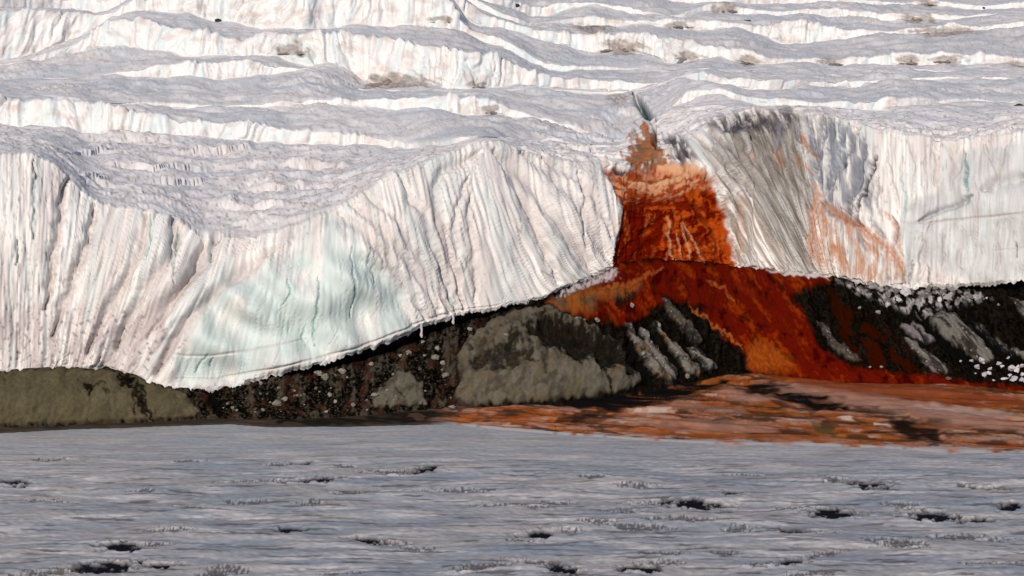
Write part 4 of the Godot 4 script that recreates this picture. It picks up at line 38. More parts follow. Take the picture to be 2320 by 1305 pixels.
	"base9": [-95.6,40.6,-133.58,-93.09,40.43,-130.26,-90.35,40.29,-126.01,-87.92,40.3,-122.76,-85.96,40.4,-121.17,-84.34,40.4,-120.8,-83,40.45,-121.54,-81.8,40.51,-122.83,-80.54,40.34,-123.92,-79.17,40.17,-124.57,-77.67,40.08,-124.75,-76.04,40.11,-124.39,-74.46,40.17,-124.22,-73.17,40.24,-125.38,-72.09,40.27,-127.48,-70.93,40.26,-129.3,-69.58,40.34,-130.35,-68.09,40.23,-130.74,-66.57,40.13,-130.97,-65.12,40.25,-131.62,-63.73,40.23,-132.56,-62.3,40.29,-133.39,-60.83,40.46,-134.05,-59.34,40.52,-134.61,-57.82,40.47,-134.98,-56.22,40.56,-134.95,-54.52,40.63,-134.28,-52.76,40.66,-133.19,-51.07,40.81,-132.55,-49.51,40.96,-132.71,-48.02,40.97,-133.3,-46.6,41.08,-134.52,-45.25,41.36,-136.32,-43.83,41.42,-137.68,-42.26,41.5,-138.01,-40.6,41.48,-137.57,-38.9,41.46,-136.68,-37.16,41.55,-135.43,-35.41,41.72,-133.99,-33.69,41.81,-132.61,-31.98,41.8,-131.3,-30.29,41.73,-130.02,-28.6,41.83,-128.64,-26.91,42.05,-127,-25.26,42.05,-125.79,-23.75,42.17,-126.35,-22.37,42.05,-128.83,-21.01,42.16,-131.98,-19.58,42.19,-134.43,-18.05,42.27,-135.59,-16.46,42.19,-135.51,-14.83,41.8,-134.76,-13.22,41.71,-134.18,-11.63,41.58,-133.96,-10.05,41,-134.2,-8.5,39.65,-135.5,-6.96,38.79,-137.91,-5.39,38.49,-140.26,-3.79,37.98,-141.86,-2.17,37.41,-142.84,-0.54,36.83,-143.44,1.09,36.26,-143.77,2.73,35.81,-143.93,4.37,35.86,-143.98,6,35.78,-144,7.64,35.69,-144,9.28,35.88,-144,10.92,36.07,-144,12.55,36.01,-144,14.19,35.98,-144,15.83,35.93,-144,17.47,35.82,-143.99,19.11,35.6,-143.98,20.74,35.44,-143.92,22.37,35.3,-143.79,24,35.04,-143.57,25.61,34.8,-143.23,27.2,34.91,-142.74,28.78,34.96,-142.01,30.32,35,-141.04,31.87,35.05,-140.27,33.5,34.94,-140.41,35.23,34.84,-141.39,36.97,34.69,-142.41,38.67,34.59,-143.07,40.35,34.78,-143.48,42.02,34.87,-143.74,43.68,34.75,-143.89,45.33,34.69,-143.96,46.97,34.73,-143.99,48.6,34.82,-144,50.25,34.6,-144,51.89,34.58,-144,53.53,34.54,-144,55.16,34.62,-144,56.8,34.58,-144,58.44,34.49,-144,60.08,34.44,-144,61.72,34.53,-144,63.36,34.51,-144,65,34.46,-144,66.64,34.23,-144,68.29,34.12,-144,69.93,33.94,-144,71.57,33.9,-144,73.21,34.03,-144,74.84,34.05,-144,76.48,34.09,-144,78.12,34.16,-144,79.76,34.18,-144,81.4,34.12,-144,83.03,34.18,-144,84.68,34,-144,86.31,34.15,-144,87.95,34.09,-144,89.59,34.1,-144,91.23,34.17,-144,92.86,34.24,-144,94.5,34.19,-144,96.15,34.08,-144,97.78,34.21,-144],
	"lip9": [-95.79,42.13,-134.46,-93.3,42.2,-131.28,-90.56,42.11,-127.06,-88.12,42.03,-123.76,-86.13,41.92,-122.04,-84.5,41.86,-121.65,-83.14,41.79,-122.31,-81.94,41.85,-123.6,-80.7,41.89,-124.82,-79.34,41.9,-125.57,-77.83,41.67,-125.67,-76.18,41.58,-125.24,-74.59,41.58,-125.04,-73.29,41.51,-126.11,-72.19,41.35,-128.1,-71.04,41.49,-130.01,-69.69,41.63,-131.1,-68.23,41.78,-131.63,-66.72,41.86,-131.97,-65.25,41.84,-132.54,-63.87,42.04,-133.61,-62.45,42.2,-134.49,-60.97,42.23,-135.07,-59.46,42.19,-135.57,-57.95,42.31,-136.04,-56.36,42.61,-136.13,-54.65,42.56,-135.39,-52.87,42.45,-134.23,-51.17,42.42,-133.48,-49.61,42.53,-133.61,-48.12,42.74,-134.32,-46.71,42.9,-135.57,-45.33,42.85,-137.18,-43.91,42.94,-138.55,-42.34,43,-138.88,-40.68,43.05,-138.48,-38.98,43.2,-137.68,-37.25,43.46,-136.54,-35.5,43.6,-135.08,-33.77,43.72,-133.71,-32.06,43.79,-132.45,-30.37,43.68,-131.14,-28.68,43.82,-129.79,-26.97,43.81,-128.02,-25.32,43.88,-126.84,-23.81,43.95,-127.38,-22.43,44.06,-129.99,-21.06,44.07,-133.08,-19.62,44.02,-135.48,-18.09,44.08,-136.63,-16.49,43.77,-136.43,-14.86,43.29,-135.62,-13.24,42.75,-134.78,-11.64,42.37,-134.42,-10.06,41.77,-134.64,-8.52,41.17,-136.38,-6.98,40.81,-139.07,-5.41,40.34,-141.33,-3.8,39.89,-142.96,-2.18,39.24,-143.9,-0.55,38.59,-144.46,1.09,37.87,-144.7,2.73,37.29,-144.78,4.37,37.24,-144.78,6.01,37.16,-144.79,7.66,37.15,-144.84,9.3,37.29,-144.82,10.93,37.19,-144.65,12.57,36.98,-144.56,14.2,36.78,-144.46,15.84,36.7,-144.45,17.48,36.57,-144.43,19.12,36.27,-144.36,20.75,35.98,-144.23,22.39,35.83,-144.1,24.01,35.63,-143.91,25.62,35.24,-143.48,27.22,35.43,-143.04,28.8,35.59,-142.38,30.34,35.68,-141.44,31.89,35.65,-140.62,33.53,35.65,-140.82,35.26,35.68,-141.87,37.01,35.72,-143,38.72,35.63,-143.67,40.39,35.57,-143.93,42.06,35.69,-144.21,43.73,35.8,-144.5,45.39,35.83,-144.62,47.02,35.74,-144.57,48.65,35.6,-144.45,50.3,35.41,-144.47,51.93,35.3,-144.42,53.56,35.15,-144.35,55.2,35.18,-144.32,56.85,35.23,-144.38,58.48,35.03,-144.31,60.12,34.89,-144.26,61.75,34.97,-144.26,63.41,35.18,-144.39,65.07,35.36,-144.52,66.71,35.04,-144.46,68.34,34.74,-144.36,69.98,34.54,-144.34,71.62,34.49,-144.34,73.25,34.54,-144.3,74.9,34.68,-144.36,76.55,34.81,-144.42,78.19,34.93,-144.44,79.83,34.98,-144.46,81.47,34.91,-144.46,83.11,34.98,-144.46,84.78,34.94,-144.55,86.38,34.82,-144.38,88.03,34.81,-144.41,89.68,34.91,-144.47,91.32,35.04,-144.51,92.95,35.01,-144.44,94.59,34.99,-144.46,96.27,35.15,-144.62,97.89,35.1,-144.51],
	"upper": [-106.24,44.71,-171.43,-103.5,44.76,-167.96,-100.41,44.63,-163.08,-97.66,44.51,-159.26,-95.4,44.38,-157.16,-93.57,44.31,-156.63,-92.05,44.24,-157.28,-90.74,44.31,-158.81,-89.39,44.37,-160.24,-87.89,44.38,-161.09,-86.13,44.13,-160.86,-84.28,44.03,-160.26,-82.52,44.03,-160.03,-81.07,43.96,-161.14,-79.8,43.8,-163.14,-78.57,43.97,-165.49,-77.13,44.13,-166.91,-75.56,44.3,-167.72,-73.91,44.4,-168.22,-72.28,44.38,-168.83,-70.82,44.61,-170.33,-69.29,44.79,-171.57,-67.65,44.83,-172.26,-65.98,44.8,-172.78,-64.33,44.93,-173.48,-62.64,45.27,-174.06,-60.72,45.2,-173.14,-58.72,45.07,-171.66,-56.83,45.02,-170.76,-55.11,45.15,-171.09,-53.51,45.39,-172.23,-51.97,45.58,-173.88,-50.44,45.54,-175.62,-48.87,45.65,-177.3,-47.14,45.72,-177.77,-45.31,45.77,-177.4,-43.44,45.94,-176.77,-41.56,46.22,-175.91,-39.63,46.36,-174.52,-37.71,46.48,-173.19,-35.82,46.55,-171.89,-33.91,46.42,-170.23,-32.04,46.56,-168.95,-30.13,46.53,-166.93,-28.3,46.6,-165.73,-26.62,46.68,-166.47,-25.09,46.83,-169.6,-23.56,46.87,-173.09,-21.95,46.83,-175.7,-20.24,46.91,-177.1,-18.42,46.56,-176.33,-16.57,46.02,-174.6,-14.72,45.41,-172.76,-12.92,44.98,-171.75,-11.14,44.31,-171.08,-9.41,43.68,-172.18,-7.7,43.3,-174.7,-5.96,42.81,-176.6,-4.18,42.33,-177.83,-2.39,41.63,-178.07,-0.6,40.93,-177.93,1.19,40.15,-177.37,2.98,39.53,-176.82,4.77,39.47,-176.77,6.56,39.39,-176.7,8.35,39.39,-176.75,10.15,39.53,-176.87,11.93,39.43,-176.58,13.71,39.2,-176.26,15.48,38.98,-175.93,17.27,38.9,-175.84,19.05,38.76,-175.68,20.81,38.43,-175.3,22.57,38.12,-174.87,24.34,37.96,-174.57,26.09,37.74,-174.17,27.82,37.32,-173.32,29.56,37.53,-173.02,31.29,37.69,-172.43,32.97,37.78,-171.47,34.65,37.75,-170.53,36.43,37.75,-170.75,38.32,37.78,-171.95,40.23,37.84,-173.25,42.08,37.74,-173.91,43.88,37.68,-174.14,45.71,37.82,-174.57,47.54,37.94,-175,49.35,37.96,-175.16,51.11,37.87,-175.02,52.86,37.71,-174.74,54.63,37.52,-174.59,56.39,37.4,-174.43,58.14,37.24,-174.22,59.92,37.27,-174.22,61.71,37.33,-174.32,63.45,37.11,-174.06,65.21,36.97,-173.88,66.99,37.05,-173.95,68.83,37.27,-174.28,70.66,37.46,-174.6,72.38,37.12,-174.24,74.1,36.8,-173.85,75.84,36.59,-173.65,77.61,36.54,-173.6,79.39,36.59,-173.6,81.2,36.74,-173.8,83.01,36.88,-173.98,84.82,37,-174.11,86.61,37.05,-174.18,88.38,36.99,-174.12,90.17,37.06,-174.19,91.97,37.02,-174.24,93.68,36.89,-173.95,95.46,36.88,-173.97,97.28,36.98,-174.12,99.1,37.13,-174.29,100.85,37.09,-174.18,102.63,37.07,-174.19,104.49,37.24,-174.51,106.23,37.19,-174.35],
}
var undercut := [0,0,0,0,0,0,0,0,0,0,0,0,0,0,0,0,0,0,0,0,0,0,0,0,0,0,0,0,0,0,0,0,0,0,0,0,0.2,0.5,0.8,1,1,1,1,1,1,1,1,1,1,1,1,1,1,1,1,1,1,1,1,1,0.96,0.48,0,0,0,0,0,0,0,0,0,0,0,0,0,0,0,0,0,0,0,0,0,0,0,0,0,0,0,0,0,0,0,0,0,0,0,0,0,0,0,0.16,0.4,0.64,0.89,1,1,1,1,1,1,1,1,1,1,1,1,1,1,1,1]   # 1 where the ice hangs free over the bank
# where a flute that starts at the rim (first) ends at the foot (second), as stations 0..1 along the contours
var flute_ends := [0.0028,0.0028,0.1000,0.1000,0.1521,0.1399,0.1868,0.1573,0.2146,0.1781,0.2667,0.2076,0.2944,0.2528,0.3153,0.2944,0.3500,0.3396,0.3674,0.3778,0.3882,0.4125,0.4125,0.4420,0.4333,0.4628,0.4507,0.4785,0.4681,0.5028,0.4819,0.5306,0.4993,0.5549,0.5271,0.5722,0.5618,0.5826,0.5826,0.5878,0.5965,0.6278,0.6104,0.6660,0.6243,0.6868,0.6451,0.7146,0.6694,0.7406,0.7042,0.7493,0.7389,0.7545,0.7597,0.7615,0.7806,0.7771,0.8083,0.8049,0.8431,0.8396,0.9056,0.9056,0.9993,0.9993]
# outlines on the ice, front elevation x, y in metres
var ice_zone := {
	"blue_ice": [-32.17,5.33,-30.62,8.58,-28.97,12.4,-25.42,13.78,-22.07,15.06,-19.44,16.14,-17.21,17.63,-15.81,15.92,-13.25,14.23,-11.17,13.44,-10.11,9.98,-9.7,7.29,-12.8,5.84,-15.28,5.44,-21.87,4.04,-26.92,2.78,-31.83,2.97],
	"pale_ice": [40.56,17.04,44.29,18.84,46.5,22.77,49.84,23.39,53.57,23.79,64.89,24.2,64.36,11.39,52.46,10.25,47.45,9.4,43.14,11.28,40.65,10.83,40.44,13.95],
	"grey_ice": [21.57,21.84,23.26,23.74,27.49,25.31,31.14,25.1,32.21,22.49,32.36,19.43,32.54,16.4,31.52,12.38,32.11,9.87,29.59,9.74,28.8,12.17,26.76,16.49,23.91,19.77],
	"streaked_ice": [21.45,19.73,23.9,19.32,26.53,16.39,28.57,12.16,29.15,9.71,24.04,10.13,23.45,13,22.75,15.78],
	"dark_ice": [20.99,24.08,23.54,25.33,26.58,25.74,30.95,25.88,31.79,24.91,30.09,23.71,28.22,23.18,25.85,23.61,23.24,23.57],
	"dark_ice_low": [16.79,23.34,18.16,23.23,19.28,22.44,20.03,20.88,18.33,20.44,17.33,21.07,17.1,22.26],
	"slate_ice": [32.41,25.25,34.42,25.56,35.73,24.67,37.58,24.6,38.08,22.47,37.54,19.85,37.64,17.67,35.95,16.23,33.85,16.49,33.22,18.17,32.97,20.34,32.75,22.52],
	"falls": [9.63,20.25,11.29,20.48,13.74,20.47,16.25,20.73,18.36,20.69,20.18,20.23,21.15,19.61,21.81,18.11,22.66,15.88,23.11,13.94,23.58,11.84,24.03,9.96,23.98,8.4,17.48,8.93,12.28,9.32,10.14,9.49,10.49,10.88,10.75,12.36,11.15,14.33,11.46,16.07,11.66,17.03,10.95,18.23,10.25,19.27],
	"gully": [14.57,23.11,15.47,23.62,15.95,23.63,16.14,22.49,16.64,21.44,17.38,20.67,16.23,20.57,13.73,20.31,12.63,20.33,12.32,21.14,13.27,21.98],
	"rust_ice": [32.21,15.08,33.28,16.88,34.71,16.55,37.09,14.59,39.56,12.56,40.82,10.39,40.99,9.5,38.62,9.04,35.61,9.56,32.63,9.82,31.7,10.36],
	"dusty_foot": [-59.64,10.89,-48.29,10.71,-43.52,10.12,-39.06,10.4,-36.12,9.99,-32.69,9.23,-30.6,7.15,-32.25,3.88,-36.09,3.97,-48.26,4.56,-59.6,4.57],
	"rough_top": [1.03,23.99,6.64,23.1,12.35,24.9,15.03,25.43,15.95,23.63,13.15,21.72,11.76,20.43,8.88,20.8,3.8,22.27],
	"brown_notch": [11.91,25.79,14.41,25.77,14.51,24.97,12.74,24.34,11.37,24.92],
}
# traced gullies, cracks and stain lines on the ice: [x, y ...], half width, depth, tint, how strongly it tints
var ice_lines := [
	[[-28.54,16.64,-29.29,14.64,-31.07,12.49,-33.55,10.04,-36.1,7.52,-37.99,5.86,-39.04,4.09],0.98,0.9,"dust_and_shade",0.75],  # left gullies: the tint paints their shade along with real dust
	[[-32.79,17.74,-32.19,16.1,-33.17,14.07,-34.86,12.06,-36.54,9.16,-37.7,6.27],0.65,0.9,"dust_and_shade",0.75],
	[[-22.95,15.45,-25.43,13.86,-27.78,11.99,-30.22,9.6,-32.04,7.18,-33.93,3.87],0.65,0.9,"dust_and_shade",0.75],
	[[-29.94,15.98,-30.11,13.93,-31.47,11.68,-32.7,10.05,-34.8,7.57],0.52,0.9,"dust_and_shade",0.75],
	[[-40.33,19.12,-40.34,16.46,-41.16,14.14,-42.32,10.89,-43.51,7.65],0.52,0.9,"dust_and_shade",0.75],
	[[-35.46,18.25,-35.53,15.58,-36.8,12.43,-38.84,9.17,-40.26,5.9],0.52,0.9,"dust_and_shade",0.75],
	[[-43.13,21.63,-43.01,18.18,-43.58,14.21,-44.12,10.14],0.45,0.9,"dust_and_shade",0.75],
	[[-32.1,17.34,-32.11,16.09,-32.2,14.78,-32.32,12.5],0.11,0.4,"teal",0.75],
	[[-35.12,18.25,-34.7,16.34,-34.87,14.46],0.11,0.4,"teal",0.75],
	[[-46.13,23.69,-45.67,21.02,-45.44,18.33,-45.25,16.51],0.11,0.4,"teal",0.75],
	[[-46.88,16.77,-46.7,15.13,-46.92,14.32],0.11,0.4,"teal",0.75],
	[[-28.96,15.38,-29.04,14.56],0.11,0.4,"teal",0.75],
	[[-32.59,17.05,-32.64,14.05],0.11,0.4,"teal",0.75],
	[[-18.53,13.7,-18.27,11.83,-18.75,10.21,-18.9,8.16,-18.74,6.06],0.09,0.22,"teal",0.8],
	[[-15.34,15.36,-15.43,12.93,-15.2,10.44,-15.28,8.79],0.09,0.22,"teal",0.8],
	[[-14,15.31,-13.87,13.65],0.09,0.22,"teal",0.8],
	[[-21.28,12.87,-21.07,11.54,-21.55,10.33],0.09,0.22,"teal",0.8],
	[[-19.61,8.6,-19.81,6.95,-19.73,6.11],0.09,0.22,"teal",0.8],
	[[-28.97,5.86,-29.58,4.84,-30.19,4.04],0.09,0.22,"teal",0.8],
	[[-13.33,13.61,-13.15,11.94],0.09,0.22,"teal",0.8],
	[[-28.56,5.43,-28.64,4.52],0.09,0.22,"teal",0.8],
	[[-32.46,5.95,-31.01,5.68,-28.97,5.61,-26.09,5.89,-22.69,6.57,-19.4,7.01],0.1,0.16,"dust_and_shade",0.75],
	[[-31.83,3.55,-27.74,3.4,-23.54,4.23,-19.4,5.05,-15.28,5.86,-12.39,6.77,-9.07,7.8,-5.68,8.42,0,8.7],0.1,0.2,"dust_and_shade",0.65],
	[[40.51,15.58,44.17,15.51,47.6,16.11,52.6,16.96,64,17.89],0.12,0.18,"dust_and_shade",0.7],
	[[42.33,15.73,44.66,16.71,47.25,17.86,47.67,18.33],0.32,0.6,"slate",0.5],  # soft shade of the fold, tinted into the ice colour
	[[49.16,12.9,52.5,13.53,63.93,14.58],0.08,0.12,"dust_and_shade",0.5],
	[[-3.37,23.28,-4.69,22.55,-7.08,21.88,-7.69,20.09,-7,17.19,-5.68,12.87,-4.81,8.51],0.45,0.6,"dust_and_shade",0.38],
	[[-1.81,23.17,0.45,21.54,2.72,19.32,5.43,15.3,7.73,11.6,8.42,10.43],0.7,0.8,"dust_and_shade",0.38],
	[[-1.36,22.73,-0.23,21,1.35,18.63,3.14,14.67,4.49,10.22],0.45,0.6,"dust_and_shade",0.38],
	[[0.91,22.93,4.13,20.82,6.85,17.74,9.15,13.2,10.08,11.33],0.55,0.6,"dust_and_shade",0.38],
	[[3.22,22.28,6.46,20.2,8.74,17.57,10.34,13.95],0.4,0.45,"dust_and_shade",0.38],
	[[-11.17,21.47,-9.8,19.23,-8.49,18.16,-7.62,14.73,-6.54,11.25,-5.68,8.37],0.3,0.45,"dust_and_shade",0.38],
	[[-16.83,18.2,-14.59,16.86,-12.42,14.37,-10.32,11.69,-8.65,8.08],0.6,0.6,"dust_and_shade",0.38],
	[[-16.02,18.95,-12.9,17.22,-10.76,14.23,-8.65,11.49,-7.17,8.12],0.5,0.5,"dust_and_shade",0.38],
	[[-14.33,19.73,-11.22,17.55,-9.51,14.51,-7.6,10.94,-6.32,8.32],0.4,0.4,"dust_and_shade",0.38],
	[[-3.98,19.46,-4.41,16.98,-3.74,13.56,-3.51,8.83],0.3,0.4,"dust_and_shade",0.38],
	[[-4.45,21.1,-5.5,18.32,-5.92,16.25,-5.25,13.25],0.3,0.4,"dust_and_shade",0.38],
	[[6.95,20.56,7.59,18.48,7.3,15.98,7.73,12.92,8.42,10.87],0.22,0.4,"dust_and_shade",0.38],
	[[19.57,23.54,22.03,21.63,25.4,17.83,27.96,13.91,29.62,10.45],0.3,0.4,"grime",0.6],
	[[21.8,23.75,25.02,20.57,27.74,17.41,30.19,14.07,32,10.12],0.45,0.5,"grime",0.7],
	[[23.31,24.18,27.01,20.04,29.89,16.22,31.47,13.27],0.25,0.4,"grime",0.6],
	[[25.89,24.06,28.46,20.98,30.89,17.59,32.29,15.95],0.4,0.5,"grime",0.6],
	[[21.07,21.63,23.33,18,25.2,13.82,26.49,10],0.3,0.4,"grime",0.5],
	[[20.49,20.8,22.3,17.63,23.71,13.9,25.1,10.19],0.25,0.3,"grime",0.5],
	[[30.25,25.28,29.37,23.23,28.64,21.87],0.5,0.6,"slate",0.7],
	[[31.53,25.34,31.27,23.77,31.77,22.46],0.3,0.6,"slate",0.8],
	[[34.22,25.47,33.56,23.44,33.01,21.65],0.45,0.8,"slate",0.8],
	[[37.37,24.59,36.47,22.76,35.61,20.95,34.98,19.6],0.3,0.7,"slate",0.9],
	[[38.01,22.89,37.19,21.1,36.77,19.34,35.81,17.07,35.45,15.33],0.35,0.8,"slate",0.95],
	[[38.53,22.07,38.03,20.53,37.39,18.96,36.37,16.26],0.25,0.7,"night",0.9],
	[[33.1,20.35,33.64,22.56,34.18,24.36],0.3,0.5,"slate",0.7],
	[[35.72,21.18,35.54,20.3],0.25,0.5,"night",0.9],
	[[39.78,16.1,40.02,13.92,39.65,13.01],0.22,0.4,"slate",0.9],
	[[33.46,16.89,33.99,16.07,35.49,15.76,36.7,14.99],0.5,0.6,"slate",0.85],
	[[26.54,25.29,25.39,24.31,23.26,23.74],0.5,0.4,"night",0.6],
	[[28.17,25.06,26.42,24.03],0.4,0.4,"night",0.6],
	[[43.72,15.73,42.7,13.07,42.43,10.39],0.18,0.3,"dust_and_shade",0.7],
	[[47.5,22.61,47.39,20.68,47.35,18.53],0.14,0.4,"teal",0.95],
	[[48.03,20.3,48.27,17.7,47.92,13.27],0.12,0.2,"dust_and_shade",0.5],
	[[46.39,20.19,47.38,23.25],0.2,0.3,"dust_and_shade",0.6],
	[[51.67,14.15,51.89,12.17],0.1,0.2,"night",0.8],
	[[40.85,20.97,41.06,18.39,41.08,16.61],0.14,0.2,"teal",0.6],
	[[39.58,21.3,39.93,19.2,40.15,17.01],0.25,0.3,"dust_and_shade",0.5],
	[[42.05,23.59,42.43,21,41.96,18.4],0.2,0.3,"dust_and_shade",0.6],
	[[44.32,23.15,44.8,21.43,44.22,19.28],0.2,0.3,"dust_and_shade",0.6],
	[[45.72,23.39,46.55,21.48,45.62,18.87],0.2,0.25,"dust_and_shade",0.5],
	[[49.43,23.37,50.04,21.69,50.28,19.58],0.2,0.3,"dust_and_shade",0.6],
	[[51.48,23.48,50.42,20.86,49.35,19.09],0.25,0.3,"dust_and_shade",0.6],
	[[42.74,14.4,42.91,11.73,42.55,9.49],0.15,0.25,"dust_and_shade",0.6],
	[[45.04,14.86,44.87,11.28,45.02,9.5],0.15,0.2,"dust_and_shade",0.5],
	[[46.68,15.83,46.5,12.27,46.63,9.6],0.15,0.25,"dust_and_shade",0.6],
	[[50.09,16.48,49.92,13.39,50.04,10.28],0.15,0.2,"dust_and_shade",0.5],
	[[48.94,19.07,51.05,20.05,53.17,20.58],0.7,0.8,"slate",0.15],
	[[43.14,11.28,43.34,9.48,43.63,8.84],0.2,0.3,"night",0.6],
	[[41.75,11.73,41.34,9.05],0.18,0.3,"night",0.6],
	[[32.49,25.17,32.88,22.52,33.06,19.91,33.22,18.17],0.35,0.6,"slate",0.85],
	[[35.16,25.3,34.65,22.62,34.12,19.53,33.58,17.33],0.4,0.6,"slate",0.85],
	[[36.38,24.95,35.46,22.24,34.64,19.57,34.06,16.93],0.35,0.6,"slate",0.9],
	[[26.37,23.58,26.79,21.8,27.47,20.06],0.4,0.5,"grime",0.7],
	[[28.49,23.64,28.6,21.43,29.46,19.26],0.4,0.5,"grime",0.7],
	[[24.27,23.71,24.77,22.35,25.57,20.74],0.35,0.4,"grime",0.6],
	[[30.14,24.16,30.37,21.95,31.06,19.79,32.03,18.1],0.4,0.5,"grime",0.75],
	[[36.19,16.68,36.24,14.53,37.21,12.4],0.25,0.4,"slate",0.7],
	[[37.33,18.08,37.79,15.51,38.74,13.84],0.3,0.4,"slate",0.7],
	[[38.69,19.95,38.34,17.73,38.84,15.59],0.2,0.3,"grime",0.6],
	[[17.73,23.39,17.85,21.93,18.35,20.57],0.4,0.5,"night",0.7],
	[[18.58,23.07,18.97,21.81,19.53,20.72],0.3,0.5,"night",0.7],
	[[17.03,23.35,17.2,22.08],0.3,0.4,"slate",0.8],
	[[33.36,16.79,34.85,15.71,36.68,14.78,38.31,13.59,39.56,12.56,40.47,11.05,40.9,9.5],0.65,0.15,"rust",0.85],
	[[31.66,23.56,32.5,21.84,32.97,21.21],0.38,0.15,"rust",0.81],
	[[32.55,18.56,32.97,17.29,32.38,15.52,31.99,13.31,31.71,10.63],0.49,0.15,"rust",0.77],
	[[33.07,16.43,33.32,14.3,32.63,12.03,32.73,10.27],0.47,0.15,"rust",0.68],
	[[37.03,13.5,38.05,12.01,37.7,10.22,37.41,9.23],0.38,0.15,"rust",0.72],
	[[34.02,12.6,34.84,11.78,34.99,10.26],0.38,0.15,"rust",0.59],
	[[33.44,10.78,33.83,12.14,34.53,12.73,35.1,12.03,35.43,10.51],0.3,0.15,"rust",0.68],
	[[39.1,16.48,39.68,15.65,40.23,13.94,40.49,12.17],0.38,0.15,"rust",0.64],
	[[35.45,15.33,35.76,13.62,36.75,11.49,36.98,9.29],0.38,0.15,"rust",0.51],
	[[29.28,22.34,28.92,21.01,29.52,20.15],0.57,0.15,"rust",0.42],
	[[30.78,21.53,31.63,20.27,32.58,19.44],0.38,0.15,"rust",0.59],
	[[26.18,21.58,26.42,20.82],0.38,0.15,"rust",0.42],
	[[24.24,17.47,24.31,13.86,24.43,10.3],0.57,0.15,"rust",0.38],
	[[11.56,16.95,13.49,17.15,15.92,17.43,18.81,16.86,22.75,15.69],0.42,0.1,"oxblood",0.8],
	[[12.03,16.48,11.05,13.89,10.75,11.25],0.3,0.1,"oxblood",0.8],
	[[13.95,15.41,14.42,12.66,14.15,10.92],0.36,0.1,"oxblood",0.8],
	[[19.78,16.43,21.24,14.98,22.1,12.16,22.29,10.3],0.3,0.1,"oxblood",0.8],
	[[20.23,14.14,20.71,12.26,21.29,10.38],0.22,0.1,"oxblood",0.8],
	[[18.86,14.7,19.97,12.32,20.3,10.47],0.22,0.1,"oxblood",0.8],
	[[15.91,16.62,15.63,14.4,15.28,11.23],0.3,0.1,"oxblood",0.8],
	[[12.07,18.23,14.48,17.83,15.45,17.99],0.3,0.1,"oxblood",0.8],
	[[16.95,15.9,17.06,13.42,17.38,10.86],0.22,-0.15,"tan",0.55],
	[[18.19,15.18,18.99,13.32,19.61,10.61],0.2,-0.15,"tan",0.55],
	[[18.58,15.16,19.73,13.49,20.7,10.44],0.14,-0.15,"tan",0.55],
	[[17.79,14.3,18.16,12.45,18.33,10.72],0.12,-0.15,"tan",0.55],
	[[15.77,20.65,17.64,20.51,19.71,20.23,18.73,19.9,17.06,19.63,15.13,19.5,13.16,19.65],0.34,-0.2,"tan",0.9],
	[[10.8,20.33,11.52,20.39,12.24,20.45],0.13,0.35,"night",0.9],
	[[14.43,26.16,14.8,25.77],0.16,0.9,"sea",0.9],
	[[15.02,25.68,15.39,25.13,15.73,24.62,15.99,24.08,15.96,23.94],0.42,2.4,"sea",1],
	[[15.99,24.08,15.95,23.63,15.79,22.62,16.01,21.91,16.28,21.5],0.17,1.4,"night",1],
	[[12.43,26.84,12.19,26.07],0.2,0.5,"slate",0.6],
]
var line_tint := {"dust_and_shade": Color(0.5,0.44,0.42), "teal": Color(0.12,0.33,0.33), "slate": Color(0.17,0.19,0.23), "night": Color(0.03,0.03,0.045), "grime": Color(0.26,0.235,0.21), "rust": Color(0.46,0.2,0.095), "oxblood": Color(0.13,0.012,0.004), "tan": Color(0.62,0.36,0.2), "sea": Color(0.022,0.1,0.125)}  # the dust tone also paints shade into the gullies
# small steps on the lowest tread, plan x, z
var small_steps := [[-46.62,-19.28,-45.87,-33.37,-42.29,-39.64],[-43.32,-30.81,-39.92,-31.19,-37.56,-29.41,-35.72,-32.51,-31.99,-34.28],[-35.5,-39.14,-31.95,-41.36,-28.33,-43.61],[-43.57,-12.62,-42.83,-22.04,-40.35,-25.61],[-37.61,-25.49,-34.6,-26.5,-31.9,-30],[-27.38,-26.84,-23.54,-25.01,-20.93,-26.31],[-24.6,-35.65,-20.78,-35.13,-16.94,-34.34],[-29.44,-21.57,-25.66,-19.69,-22.1,-19.46]]
